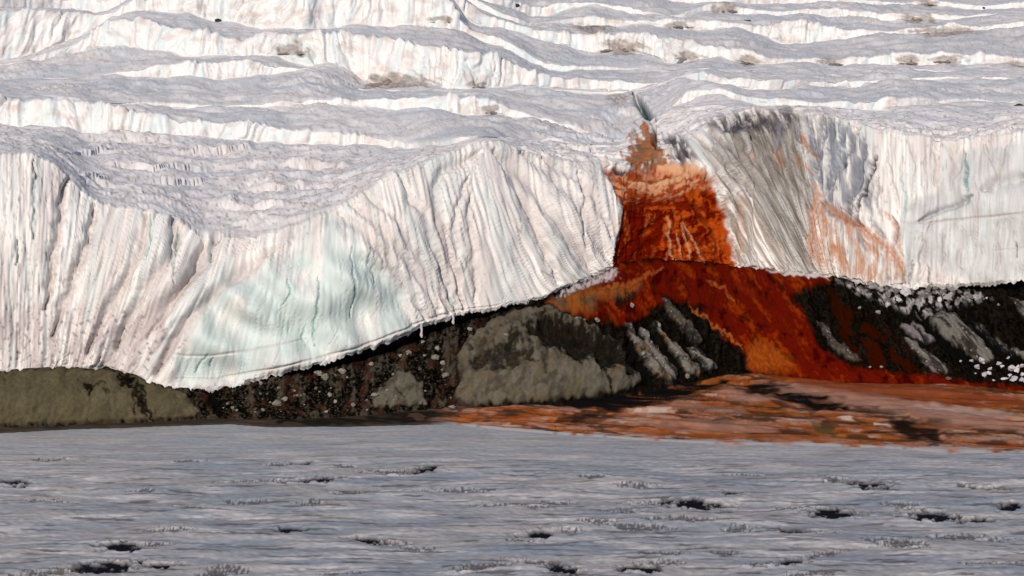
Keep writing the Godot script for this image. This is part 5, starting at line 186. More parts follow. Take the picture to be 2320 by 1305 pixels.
# outlines on the bank, front elevation x, y in metres
var bank_zone := {
	"left_mound": [-59.52,4.34,-48.19,4.22,-45.86,4.44,-42.67,4.51,-38.57,4.17,-36.07,3.74,-34.11,2.92,-31.79,2.37,-30.66,1.78,-29.51,0.7,-29.87,0.26,-35.48,0.21,-47.31,0.29,-58.38,0.23],
	"small_mound": [-13.13,0.97,-13.03,2.15,-11.83,2.85,-10.83,3.46,-9.77,3.38,-8.68,2.51,-8.25,1,-9.66,0.87],
	"main_mound": [-5.5,1.15,-4.86,2.72,-5.33,4.28,-4.35,5.67,-1.98,7.04,0.89,7.9,3.55,8,5.09,7.55,6.19,7.18,8.37,6.34,10.09,5.38,11.39,4.15,12.22,2.59,12.56,1.54,10.78,1.12,7.71,1,3.4,0.83,-4.23,0.66],
	"dark_hollow": [1.22,6.29,3,7.2,4.85,7.09,7.92,6.25,10.54,5.16,11.91,3.65,12.02,2.26,11.19,2.15,10.43,3.09,9.17,2.68,8.22,3.03,7.6,4,6.26,3.44,5.4,3.92,4.42,4.63,3.46,4.67,2.69,5.29,1.74,5.63],
	"dark_dip": [-4.3,4.27,-3.03,4.9,-0.43,5.54,1.3,5.05,1.72,3.64,0,2.97,-3,3.2,-4.02,3.06],
	"cleft": [-8.19,0.46,-7.62,2.16,-7.25,3.55,-6.66,4.32,-5.57,3.8,-5.29,2.73,-5.72,0.4],
	"rib_a": [11.18,6.69,11.87,6.12,12.81,4.9,14.54,3.27,15.44,1.94,16,1.09,14.43,1.72,13.25,3.01,12.33,4.59],
	"rib_b": [12.75,6.13,13.42,5.75,14.39,4.38,15.66,3.01,16.43,1.95,16.21,1.46,15.35,1.95,14.09,3.3,13.18,4.85],
	"rib_c": [14.22,6.41,14.99,5.71,16.01,4.64,17.72,3.16,18.7,2.03,18.42,1.55,17.52,1.87,16.56,2.95,15.46,4.67],
	"rib_d": [17.62,4.05,18.53,4.25,19.83,2.92,20.53,1.89,19.48,1.79,18.41,2.98],
	"rib_e": [15.44,7.95,16.33,7.62,17.97,6,19.27,4.54,18.54,4.33,17.01,5.69,15.57,7.16],
	"rib_f": [31.28,6.07,31.81,5.88,32.42,4.86,33.95,3.84,34.81,3.03,34.36,2.87,32.65,3.67,31.7,4.8],
	"rib_g": [39.35,5.87,40.35,6.21,41.35,5.88,42.55,4.9,42.24,4.68,40.73,4.77],
	"rib_h": [39.53,5,40.74,4.37,42.12,3.36,43.3,2.4,43.04,1.97,41.73,2.05,40.53,3.27],
	"rib_i": [42.63,6.54,43.98,6.86,45.26,6.79,46.44,5.54,47.51,4.2,47.74,3.39,46.69,3.17,45.42,3.88,43.94,4.72,42.9,5.76],
	"rib_j": [46.65,6.63,47.4,6.25,48.17,5.32,49.95,4.36,51.13,4.25,51.03,3.81,49.1,4.13,47.5,5.11],
	"rib_k": [50.98,8.28,52.51,8.03,63.02,7.39,62.35,6.07,51.88,6.5,51.12,7.62],
	"red_mound": [3.57,8.54,6.3,9.28,8.4,10.11,10.55,11.1,14.89,11.17,23.65,10.05,29.99,9.55,33.65,9.51,31.03,8.59,29.21,7.93,30.21,6.2,31.21,3.78,33.95,2.5,40.28,1.93,45.32,1.44,60.87,1.11,60.64,1.06,49.83,1.13,38.7,1.19,32.37,1.19,26.63,1.34,24.04,1.38,23.92,3.07,21.65,4.37,19.18,7.48,16.4,8.1,14.94,7.71,11.76,6.5,7.53,7.2,4.53,7.91],
	"orange_pool": [23.83,3.07,25.29,4.01,27.34,3.21,28.47,2.2,27.99,1.74,24.96,1.42,23.85,1.69],
	"ochre_lip": [3.39,8.55,6.29,9.21,10.4,9.3,13.23,9.23,11.74,8.61,8.3,8.59,8.23,7.67,6.21,7.65,4.22,7.99],
	"frost_lip": [4.56,8.93,6.31,9.63,8.64,10.31,10.53,10.81,10.95,10.21,8.15,9.74,6.3,9.28],
	"frost_strip": [27.34,9.61,30.03,9.69,33.39,9.82,33.26,9.49,29.93,9.34],
	"frost_rubble": [33.99,9.19,36.79,8.84,40.73,8.66,44.83,8.59,47.86,8.71,48.94,8.3,45.37,7.63,42.61,6.88,40.22,7.15,37.61,7.9,35.36,8.53],
	"red_till": [33.14,8.45,35.63,6.51,38.21,4.89,39.75,3.82,40.29,2,36.49,2.36,34.14,3.66,33.23,5.8],
}
# runnels and stain lines on the bank
var bank_lines := [
	[[-36.49,3.82,-36.1,3.15,-35.6,2.48,-34.91,1.43,-34.31,0.42],0.28,0.15,"black",0.9],
	[[-37.28,3.79,-36.55,3.17,-35.84,2.65],0.5,0.2,"black",0.95],
	[[-35.68,3.39,-35.08,2.45,-34.48,1.24,-33.82,0.33],0.25,0.12,"black",0.9],
	[[-35.77,2.32,-35.43,1.1,-35.19,0.45],0.14,0.1,"black",0.8],
	[[-40.22,2.98,-39.61,2.64,-39.73,2.21],0.42,0.15,"black",0.95],
	[[-39.32,3.08,-38.28,2.92],0.2,0.1,"black",0.6],
	[[-38.41,2.59,-37.91,2.07],0.2,0.1,"black",0.6],
	[[-42.25,4.43,-42.23,4.03],0.12,0.1,"black",0.9],
	[[-28.76,2.53,-28.33,1.7,-27.7,0.82,-27.44,0.28],0.55,0.3,"black",0.95],
	[[7.83,4.43,8.66,2.93,9.89,1.07],0.22,0.3,"black",0.85],
	[[3.47,5.02,2.93,3.61,3.26,2.53],0.3,0.2,"black",0.6],
	[[11.47,5.61,12.28,3.68,13.19,2.11,13.94,1.15],0.5,0.6,"black",1],
	[[13.57,5.93,14.63,4.54,16.32,2.78,17.12,1.47],0.28,0.5,"black",1],
	[[17.26,5.86,18.75,4.04,20.04,2.61],0.5,0.5,"black",0.9],
	[[-11.38,2.36,-10.74,1.8,-10.17,1.31],0.06,0.1,"black",0.8],
	[[41.62,7.29,42.72,5.27,44.6,3.83,46.38,2.69],0.55,0.6,"black",1],
	[[46.51,7.36,46.98,5.9,48.41,4.62,50.56,3.5],0.6,0.6,"black",1],
	[[38.72,7.25,40.65,5.78,42.05,4.17],0.25,0.4,"black",0.9],
	[[20.44,9.03,22.3,8.33,23.02,7.08],0.2,0.15,"ember",0.6],
	[[18.21,7.51,20.81,5.5,23.42,3.45],0.2,0.12,"ember",0.7],
	[[26.97,8.08,27.96,6.79,28.41,4.74],0.3,0.12,"blood",0.7],
	[[22.48,9.2,25.9,7.36,28.08,5.46,30.32,3.42],0.35,0.15,"blood",0.7],
	[[15.77,10.45,12.79,9.62,9.03,9.36],0.25,0.1,"ember",0.6],
	[[10.53,8.09,12.7,8.75],0.5,0.3,"black",0.8],
]
# channels and bands of the outflow fan, plan x, z in metres
var fan_lines := [
	[[28.24,-0.11,29.34,3.63,31.81,5.87],0.81,0.1,"moss",0.8],
	[[24.51,-14.62,27.8,-12.91,31.69,-9.78,37.3,-5.17,42.61,-0.35,47.23,2.75],3.78,-0.2,"rose",0.85],
	[[21.72,-12.92,22.76,-10.41,25.57,-8.77],2.97,-0.12,"rose",0.8],
	[[14.4,-7.44,18.49,-5.65,22.51,-4],1.62,-0.1,"rose",0.6],
	[[11.28,-4.44,15.08,-5.01],0.94,-0.05,"pale",0.7],
	[[11.94,-1.32,17.96,0.49,23.95,1.61],2.7,0,"rose",0.6],
	[[31.02,-2.31,31.93,-1.51],0.68,-0.15,"pale",0.9],
	[[33.68,0.38,34.6,1.03],0.68,-0.15,"pale",0.9],
	[[37.72,-5.15,43.23,-3.41,48.25,-1.74],1.62,0,"pale",0.35],
	[[27.51,-17.71,34.33,-13.04,42.24,-9.03,49.22,-5.95],4.05,0,"rustdark",0.9],
	[[-2.49,-3.24,0.83,-1.96,3.28,-0.31],1.35,0,"ember",0.6],
	[[9.75,1.56,16.1,3.37,21.64,4.23,29.43,5.79,37.06,7.53],1.22,0,"ember",0.6],
	[[-4.98,-3.1,-3.33,-3.84],0.94,0,"ember",0.8],
	[[-9.57,-3.56,-8.33,-3.76],0.68,0,"rose",0.7],
	[[23.23,-14.96,25.12,-12.24,27.38,-9.59,30.05,-7.22,32.08,-5.24],2.03,0.25,"black",1],
	[[23.49,-15.31,24.36,-13.26,26.12,-11.57],2.97,0.2,"black",0.9],
	[[32.08,-5.24,34.53,-3.57,36.98,-0.98],1.22,0.15,"black",0.7],
	[[36.09,-0.56,36.78,2.47,38.32,5.01],2.03,0.2,"black",0.95],
	[[27.7,-8.76,28.66,-6.3,27.93,-3.96],1.49,0.1,"black",0.7],
	[[3.4,-7.86,7.25,-8.86,11.17,-10.39,15.65,-13.16,21.14,-16.02],2.97,0.2,"black",1],
	[[9.26,-6.1,12.38,-9.17,16.42,-11.77],2.16,0.15,"black",0.9],
	[[4.55,-2.15,7.08,-3.84,9.63,-4.99],1.08,0.1,"black",0.8],
	[[-21.48,-2.01,-16.53,-2.06,-12.44,-2.8,-8.34,-4,-5.03,-4.98],1.35,0.1,"black",0.75],
]
# hollows in the lake ice: x, z, half sizes, tilt, 0 dark melt or 1 dirty rough ice
var hollows := [[-42.16,19.93,1.96,1.06,0.12,0],[-39.64,12.33,1.58,0.56,0,1],[-27.97,12.66,1.32,0.48,0,1],[-19.89,13.48,1.52,0.56,-0.12,1],[-18.01,13.15,0.61,0.62,0,0],[-14.45,14.61,1.11,0.71,0.12,1],[-9.62,16.21,2.25,0.7,0,1],[-7.4,14.93,1.38,1.22,-0.62,0],[-17.07,19.32,2.7,1.07,-0.15,0],[-22.71,20.23,1.47,0.52,0,1],[-20.78,19.32,1.23,0.52,0,1],[-30.47,23.5,0.86,0.5,0,1],[-13.06,23.5,1.68,0.71,-0.12,1],[-4.73,22.77,2.17,0.65,0.07,1],[-25.8,28.2,1.4,0.41,0,1],[-37.76,26.81,1.41,0.55,0,1],[-16.03,26.81,0.94,0.48,0,1],[-21.41,26.52,1.42,0.48,0,1],[-26.44,35.53,1.79,0.56,0,1],[-29.28,39.64,1.53,1,0,0],[-27.01,39.4,1.09,0.6,-0.12,1],[-17,35.01,1.08,0.49,0,0],[-10.87,37.8,1.32,0.79,0.38,0],[-8.46,39.15,1.09,0.54,0.3,1],[-7.09,40.25,1.04,0.47,0,1],[-29.6,45.17,2.32,1.23,-0.3,0],[-25.03,44.71,1.48,0.65,-0.12,0],[-33.04,46.3,1.67,0.77,-0.2,1],[-20.94,46.52,1.25,1.2,-0.25,1],[-35.34,47.41,1.04,0.54,0,1],[6.91,18.08,1.09,0.53,0,1],[10.28,21.28,1.22,0.59,0,1],[18.12,23.65,1.06,0.74,0,0],[14.39,27.23,2.82,1.25,0.12,0],[11.02,27.23,1.41,0.69,0,1],[9.11,29.72,1.39,0.53,0,1],[13.13,32.27,2.05,0.58,0,1],[29.47,20.68,1.95,1.44,0.05,0],[27.09,19.32,0.98,0.9,0.12,1],[39.22,21.58,1.7,0.66,0.25,0],[20.23,17.46,1.49,0.38,0,1],[25.55,29.99,2.31,1.3,0,0],[22.57,28.62,1.17,0.54,0.05,1],[33.09,30.8,2.3,1.37,0.07,0],[36.35,31.88,1.6,0.68,-0.12,0],[40.04,27.79,1.05,0.97,-0.12,0],[31.23,27.51,1.17,0.61,0,1],[2.03,36.16,1.34,0.97,-0.12,0],[4.41,35.27,0.9,0.5,-0.15,1],[1,38.29,0.88,0.48,0,1],[6.54,32.93,1.36,0.64,0,1],[9.9,34.24,2.25,0.57,0.1,1],[17.69,34.89,0.9,0.75,0.25,1],[22.19,35.65,2.01,0.65,0.15,0],[33.99,36.79,2.44,0.68,-0.12,1],[29.22,39.03,1.75,1.2,0.12,1],[20.65,43.79,1.27,1.03,-0.25,0],[18.13,44.71,1.27,0.56,-0.1,1],[23.24,41.45,1.29,0.52,-0.5,1],[3.67,45.51,1.16,1.44,0.38,0],[1.29,43.79,1.27,0.68,0.3,1],[8.94,45.51,1.47,1.01,0,0],[10.94,44.25,1.27,0.67,0,1],[11.42,41.92,1.29,0.52,0,1],[-2.24,45.17,1.68,0.89,-0.3,1],[15.69,41.68,0.86,0.52,0.12,1],[36.85,37.55,1.33,0.49,0,1],[-1.42,27.51,1.41,0.55,0,1],[1.77,28.2,1.17,0.54,0,1],[3.57,26.52,1.42,0.48,0,1],[34.36,44.6,1.69,0.45,0,1],[-12.66,46.97,1.46,0.43,0,1],[21.14,47.41,1.66,0.49,0,1]]
var heaps := [   # foot of each debris heap, half width, height
	[Vector3(-14.01,26.88,-75.2),5.23,1.87],
	[Vector3(-4.32,27.03,-70.43),1.62,0.49],
	[Vector3(11.51,31.84,-112.91),2.97,1.13],
	[Vector3(15.22,29.72,-103.44),3.64,1.58],
	[Vector3(23.56,29.13,-94.2),2.21,0.94],
	[Vector3(-27.87,30.57,-79.93),2.24,1.9],
	[Vector3(31.22,28.78,-90.14),1.74,1.16],
	[Vector3(24.04,32.37,-118.29),2.23,0.89],
	[Vector3(61.97,31.38,-118.02),5.41,1.14],
	[Vector3(52.52,28.66,-92.22),1.75,1.29],
	[Vector3(57.43,28.95,-91.16),2.33,0.93],
	[Vector3(60.46,32.79,-130.76),2.32,1.19],
	[Vector3(-2.57,25.01,-56.84),1.54,0.92],
	[Vector3(31.51,34.23,-130.67),2.31,1.19],
	[Vector3(64.2,34.74,-144.15),2.06,0.69],
	[Vector3(65.7,28.49,-89.18),1.74,0.81],
	[Vector3(-9.37,34.01,-94.67),1.77,0.59],
	[Vector3(41.92,28.55,-92.16),2.05,0.47],
]
var boulders := [[Vector3(-38.91,33.8,-94.01),0.94,0.39],[Vector3(0.72,34.62,-128.71),0.77,0.49],[Vector3(33.96,32.57,-121.24),1.43,0.49],[Vector3(57.5,25.7,-50.53),1.1,0.49],[Vector3(72.56,33.93,-141.92),0.49,0.28],[Vector3(71.43,31.66,-115.67),0.49,0.28]]
var icicle_spots := [Vector3(-8.86,7.56,-12.89), Vector3(-5.81,8.09,-15.16)]
var stones := [   # spot on the bank x, y and half sizes
	[-6.47,2.9,0.48,0.29],[-5.99,0.58,0.57,0.24],[-8.83,6.87,0.31,0.18],[-22.25,1.5,0.48,0.35],[-21.46,1.83,0.35,0.26],[-18.52,3.69,0.35,0.31],[-17.93,3.32,0.48,0.35],[-16.27,3.78,0.4,0.31],[-13.64,4.25,0.31,0.22],[-10.1,5,0.35,0.22],[-10.94,4.76,0.18,0.18],[-23.95,3,0.22,0.2],[-25.25,3.02,0.35,0.31],[-18.81,3.84,0.22,0.18],[-17.36,2.07,0.26,0.22],[-15.04,1.26,0.26,0.2],[-13.02,1.91,0.53,0.26],[-7.34,5.17,0.31,0.26],[-7.52,4.52,0.44,0.35],[-6.85,3.98,0.4,0.31],[-4.2,6.57,0.31,0.2],[-0.7,6.43,0.31,0.22],[8.41,7,0.31,0.26],[12.14,7.88,0.22,0.31],[43.19,8.95,0.35,0.2],[35.65,7.28,0.18,0.18],[37.34,7.05,0.31,0.22],[49.59,7.87,0.18,0.18],[35.58,2.55,0.15,0.15],[36.74,2.62,0.2,0.15],[-16.71,1.52,0.2,0.2],[-19.65,2.18,0.18,0.18],[-26.47,0.98,0.22,0.18],[-26.92,1.34,0.2,0.15],[-17.48,0.81,0.2,0.15],[-8.95,3.68,0.22,0.2],[-11.88,2.38,0.22,0.15],[43.24,1.68,0.4,0.2],[14.75,6.21,0.18,0.26],[21.41,4.8,0.15,0.15],[6.42,7.37,0.22,0.18],[7.17,7.14,0.2,0.15],[12.99,3.96,0.22,0.22],[12.88,4.52,0.31,0.26],[17.41,1.7,0.26,0.31],[-13.82,1.53,0.15,0.14],[-11.25,1.5,0.09,0.08],[-21.92,0.99,0.09,0.06],[-17.27,2.58,0.13,0.08],[-22.02,2.09,0.13,0.09],[-8.6,4.69,0.18,0.15],[-24.56,2.35,0.22,0.13],[-8.38,1.95,0.13,0.12],[-23.91,2.13,0.11,0.1],[-15.81,3.32,0.13,0.12],[-23.21,2.2,0.18,0.13],[-23.91,2.18,0.11,0.08],[-9.6,2.68,0.09,0.07],[-26.04,0.85,0.15,0.12],[-20.57,2.07,0.22,0.15],[-21.76,0.89,0.09,0.06],[-18.69,2.48,0.18,0.14],[-27.31,0.99,0.09,0.07],[-6.54,2.14,0.11,0.1],[-6.85,3.37,0.15,0.14],[-22.08,2.71,0.22,0.19],[-10.2,4.9,0.13,0.12],[-25.52,1.5,0.15,0.11],[-24.16,0.8,0.13,0.1],[-20.69,2.43,0.15,0.14],[-13.69,0.81,0.13,0.09],[-26.61,2.23,0.18,0.15],[-19.97,2.15,0.13,0.1],[-26.27,0.86,0.09,0.06],[-22.9,1.54,0.11,0.1],[-25.21,1.8,0.18,0.11],[-18.3,2.3,0.11,0.1],[-8.77,1.07,0.22,0.19],[-20.58,2.48,0.13,0.1],[-24.22,1.01,0.18,0.14],[-23.47,0.97,0.22,0.15],[-16.88,3.52,0.15,0.14],[-19.64,1.4,0.09,0.06],[-12.03,1.48,0.13,0.09],[-5.93,1.12,0.13,0.09],[-23.56,1.81,0.09,0.08],[-20.35,2.1,0.13,0.12],[-13.4,3.15,0.15,0.13],[-11.42,3.44,0.18,0.16],[-8.37,1,0.22,0.21]]
const NAMED_STONES := 45
var ice_blocks := [	[45.75,3.11,0.22,0.27],[46.18,2.67,0.49,0.4],[46.6,3.31,0.36,0.54],[47.2,2.74,0.36,0.32],[46.51,2.16,0.49,0.36],[47.02,2.27,0.32,0.32],[48.16,3.13,0.36,0.32],[48.36,2.93,0.27,0.27],[49.18,3.59,0.32,0.2],[49.2,2.77,0.49,0.58],[49.78,2.74,0.36,0.49],[50.15,3.12,0.45,0.32],[49.28,2.07,0.67,0.32],[49.89,1.97,0.58,0.32],[48.43,2.01,0.49,0.22],[50.23,2.41,0.4,0.36],[44.66,3.11,0.2,0.16],[47.39,1.8,0.22,0.14],[45.88,2.19,0.18,0.14],[48.86,2.32,0.27,0.27],[51.03,2.88,0.45,0.4],[51.55,2.47,0.54,0.36],[52.09,3.03,0.4,0.32]]
var foot_blocks := [	[37.51,8.99,0.45,0.32],[38.33,8.77,0.36,0.32],[38.88,8.41,0.49,0.36],[39.74,8.64,0.32,0.45],[39.74,7.82,0.49,0.36],[40.64,8.38,0.4,0.58],[41.43,8.6,0.32,0.54],[40.92,7.63,0.54,0.4],[41.69,7.49,0.4,0.49],[42.34,8.32,0.45,0.54],[43.01,8.66,0.36,0.58],[42.92,7.76,0.49,0.36],[43.92,8.1,0.36,0.4],[44.62,8.51,0.4,0.4],[45.15,8.24,0.45,0.32],[45.79,8.77,0.49,0.4],[46.24,8.63,0.45,0.32],[46.93,8.46,0.58,0.27],[47.73,8.37,0.54,0.22],[48.54,8.35,0.45,0.18],[36.69,8.49,0.36,0.22],[40.04,7.28,0.4,0.27],[42.02,7.15,0.36,0.27],[39.21,8.08,0.32,0.22],[44.47,7.62,0.32,0.27],[38.61,7.59,0.36,0.27],[41.92,8.82,0.4,0.32],[43.77,8.85,0.45,0.36],[45.35,8.79,0.4,0.4],[35.92,8.89,0.4,0.22]]

class Sheet:
	var base: Array = []
	var pts: Array = []
	var tint: Array = []
	var nrm: Array = []
	var kind: Array = []       # per vertex: which piece it belongs to
	var info: Array = []       # per row: [band index, t]
	func add(row: PackedVector3Array, band: int, t: float) -> void:
		base.append(row); pts.append(null); tint.append(null); nrm.append(null); kind.append(null); info.append([band, t])
	func normal_rows(src: Array, r: int) -> PackedVector3Array:
		var a: PackedVector3Array = src[maxi(r - 1, 0)]
		var b: PackedVector3Array = src[mini(r + 1, src.size() - 1)]
		var m: PackedVector3Array = src[r]
		var n := m.size()
		var out := PackedVector3Array(); out.resize(n)
		for c in n:
			var v := (m[mini(c + 1, n - 1)] - m[maxi(c - 1, 0)]).cross(b[c] - a[c])
			out[c] = v.normalized() if v.length_squared() > 1e-12 else Vector3.UP
		return out
	func finish() -> void:
		var job := func(r: int) -> void: nrm[r] = normal_rows(pts, r)
		var id := WorkerThreadPool.add_group_task(job, pts.size())
		WorkerThreadPool.wait_for_group_task_completion(id)
	func mesh(r0: int, r1: int) -> ArrayMesh:
		var v := PackedVector3Array(); var nn := PackedVector3Array(); var cc := PackedColorArray(); var ix := PackedInt32Array()
		for r in range(r0, r1 + 1):
			v.append_array(pts[r]); nn.append_array(nrm[r]); cc.append_array(tint[r])
		var n: int = pts[0].size()
		ix.resize((r1 - r0) * (n - 1) * 6)
		var k := 0
		for r in r1 - r0:
			for c in n - 1:
				var i := r * n + c
				ix[k] = i; ix[k + 1] = i + n; ix[k + 2] = i + 1
				ix[k + 3] = i + 1; ix[k + 4] = i + n; ix[k + 5] = i + n + 1
				k += 6
		return Sheet.arrays(v, nn, cc, ix)
	func pieces(r0: int, r1: int, count: int) -> Array:      # one mesh per kind
		var n: int = pts[0].size()
		var vs: Array = []; var ns: Array = []; var cs: Array = []; var xs: Array = []; var seen: Array = []
		for q in count:
			vs.append(PackedVector3Array()); ns.append(PackedVector3Array()); cs.append(PackedColorArray()); xs.append(PackedInt32Array())
			var s := PackedInt32Array(); s.resize((r1 - r0 + 1) * n); s.fill(-1); seen.append(s)
		for q in count:
			var v := PackedVector3Array(); var nn := PackedVector3Array(); var cc := PackedColorArray(); var ix := PackedInt32Array()
			var s: PackedInt32Array = seen[q]
			for r in range(r0, r1):
				var kr: PackedByteArray = kind[r]
				if kr.find(q) < 0: continue
				var pa: PackedVector3Array = pts[r]; var pb: PackedVector3Array = pts[r + 1]
				var na: PackedVector3Array = nrm[r]; var nb: PackedVector3Array = nrm[r + 1]
				var ca: PackedColorArray = tint[r]; var cb: PackedColorArray = tint[r + 1]
				var o := (r - r0) * n
				for c in n - 1:
					if kr[c] != q: continue
					for d in 2:
						if s[o + c + d] < 0:
							s[o + c + d] = v.size(); v.append(pa[c + d]); nn.append(na[c + d]); cc.append(ca[c + d])
						if s[o + n + c + d] < 0:
							s[o + n + c + d] = v.size(); v.append(pb[c + d]); nn.append(nb[c + d]); cc.append(cb[c + d])
					var i := o + c
					ix.append(s[i]); ix.append(s[i + n]); ix.append(s[i + 1]); ix.append(s[i + 1]); ix.append(s[i + n]); ix.append(s[i + n + 1])
			vs[q] = v if v.size() == 0 else Sheet.arrays(v, nn, cc, ix)
		return vs
	static func arrays(v, nn, cc, ix) -> ArrayMesh:
		var a := []; a.resize(Mesh.ARRAY_MAX)
		a[Mesh.ARRAY_VERTEX] = v; a[Mesh.ARRAY_NORMAL] = nn; a[Mesh.ARRAY_COLOR] = cc; a[Mesh.ARRAY_INDEX] = ix
		var m := ArrayMesh.new(); m.add_surface_from_arrays(Mesh.PRIMITIVE_TRIANGLES, a)
		return m

class Zone:
	var p: PackedVector2Array
	var box: Rect2
	func _init(flat: Array) -> void:
		for i in flat.size() / 2: p.append(Vector2(flat[2 * i], flat[2 * i + 1]))
		box = Rect2(p[0], Vector2.ZERO)
		for q in p: box = box.expand(q)
		box = box.grow(1.6)
	func depth(x: float, y: float) -> float:                 # metres inside the outline, negative outside
		var q := Vector2(x, y)
		if not box.has_point(q): return -9.0
		var best := 1e9
		var n := p.size()
		for i in n:
			best = minf(best, q.distance_squared_to(Geometry2D.get_closest_point_to_segment(q, p[i], p[(i + 1) % n])))
		return sqrt(best) if Geometry2D.is_point_in_polygon(q, p) else -sqrt(best)

class Lines:
	var lines: Array = []
	var cells := {}
	func _init(src: Array) -> void:
		for s in src:
			var p := PackedVector2Array()
			for i in s[0].size() / 2: p.append(Vector2(s[0][2 * i], s[0][2 * i + 1]))
			var id := lines.size()
			lines.append([p, float(s[1]), float(s[2]), s[3], float(s[4])])
			var reach: float = s[1] * 2.6 + 0.4
			for i in p.size() - 1:
				var b := Rect2(p[i], Vector2.ZERO).expand(p[i + 1]).grow(reach)
				for cx in range(floori(b.position.x), floori(b.end.x) + 1):
					for cy in range(floori(b.position.y), floori(b.end.y) + 1):
						var k := Vector2i(cx, cy)
						if not cells.has(k): cells[k] = []
						if not cells[k].has(id): cells[k].append(id)
	func near(x: float, y: float) -> Array:                  # [[fall-off 0..1, line], ...]
		var k := Vector2i(floori(x), floori(y))
		if not cells.has(k): return []
		var out := []
		var q := Vector2(x, y)
		for id in cells[k]:
			var l: Array = lines[id]
			var p: PackedVector2Array = l[0]
			var best := 1e9
			var at := 0.0
			for i in p.size() - 1:
				var g := Geometry2D.get_closest_point_to_segment(q, p[i], p[i + 1])
				var d := q.distance_squared_to(g)
				if d < best:
					best = d
					at = (i + g.distance_to(p[i]) / maxf(p[i].distance_to(p[i + 1]), 0.01)) / (p.size() - 1)
			var wd: float = l[1] * (0.35 + 0.65 * smoothstep(0.0, 0.2, at) * smoothstep(1.0, 0.75, at))
			var f := exp(-best / (wd * wd))
			if f > 0.01: out.append([f, l])
		return out

# ---------------------------------------------------------------- helpers
func numbered(called: String) -> String:
	var k: int = taken.get(called, -1) + 1
	taken[called] = k
	return called if k == 0 else "%s_%03d" % [called, k]
func tag(o: Node, label: String, category: String, group := "") -> void:
	o.set_meta("label", label); o.set_meta("category", category)
	if group != "": o.set_meta("group", group)
func place(called: String, mesh: Mesh, m: Material, parent: Node = self) -> MeshInstance3D:
	var o := MeshInstance3D.new()
	o.name = numbered(called) if parent == self else called
	o.mesh = mesh; o.material_override = m
	parent.add_child(o, true)
	return o
func node(called: String) -> Node3D:
	var o := Node3D.new(); o.name = numbered(called); add_child(o); return o
func n1(x: float, y: float) -> float: return nz.get_noise_2d(x, y)
func nb(x: float, y: float) -> float: return nf.get_noise_2d(x, y)

func surface(called: String, rough: float, grain: Texture2D, strength: float, scale: float, spec := 0.5) -> StandardMaterial3D:
	var m := StandardMaterial3D.new()
	m.vertex_color_use_as_albedo = true
	m.roughness = rough; m.metallic_specular = spec
	if grain != null:
		m.normal_enabled = true; m.normal_texture = grain; m.normal_scale = strength
		m.uv1_triplanar = true; m.uv1_world_triplanar = true; m.uv1_scale = Vector3.ONE * scale
	m.cull_mode = BaseMaterial3D.CULL_DISABLED
	mats[called] = m
	return m

func grain_map(freq: float, sd: int) -> ImageTexture:
	var f := FastNoiseLite.new(); f.seed = sd; f.frequency = freq; f.fractal_octaves = 5; f.fractal_gain = 0.6
	var im := f.get_seamless_image(512, 512)
	im.convert(Image.FORMAT_RGBA8)
	im.bump_map_to_normal_map(6.0)
	return ImageTexture.create_from_image(im)

func stations(flat: Array) -> PackedVector3Array:
	var src := PackedVector3Array()
	for i in flat.size() / 3: src.append(Vector3(flat[3 * i], flat[3 * i + 1], flat[3 * i + 2]))
	var out := PackedVector3Array(); out.resize(COLS)
	var last := src.size() - 1
	for c in COLS:
		var s := float(c) / (COLS - 1) * last
		var i := mini(int(s), last - 1)
		out[c] = src[i].cubic_interpolate(src[i + 1], src[maxi(i - 1, 0)], src[mini(i + 2, last)], s - i)
	return out
func station_values(flat: Array) -> PackedFloat32Array:
	var out := PackedFloat32Array(); out.resize(COLS)
	var last := flat.size() - 1
	for c in COLS:
		var s := float(c) / (COLS - 1) * last
		var i := mini(int(s), last - 1)
		out[c] = lerpf(flat[i], flat[i + 1], s - i)
	return out
func between(a: PackedVector3Array, b: PackedVector3Array, h: float, v: float) -> PackedVector3Array:
	var out := PackedVector3Array(); out.resize(COLS)
	for c in COLS:
		out[c] = Vector3(lerpf(a[c].x, b[c].x, h), lerpf(a[c].y, b[c].y, v), lerpf(a[c].z, b[c].z, h))
	return out
func moved(a: PackedVector3Array, d: Vector3) -> PackedVector3Array:
	var out := PackedVector3Array(); out.resize(COLS)
	for c in COLS: out[c] = a[c] + d
	return out

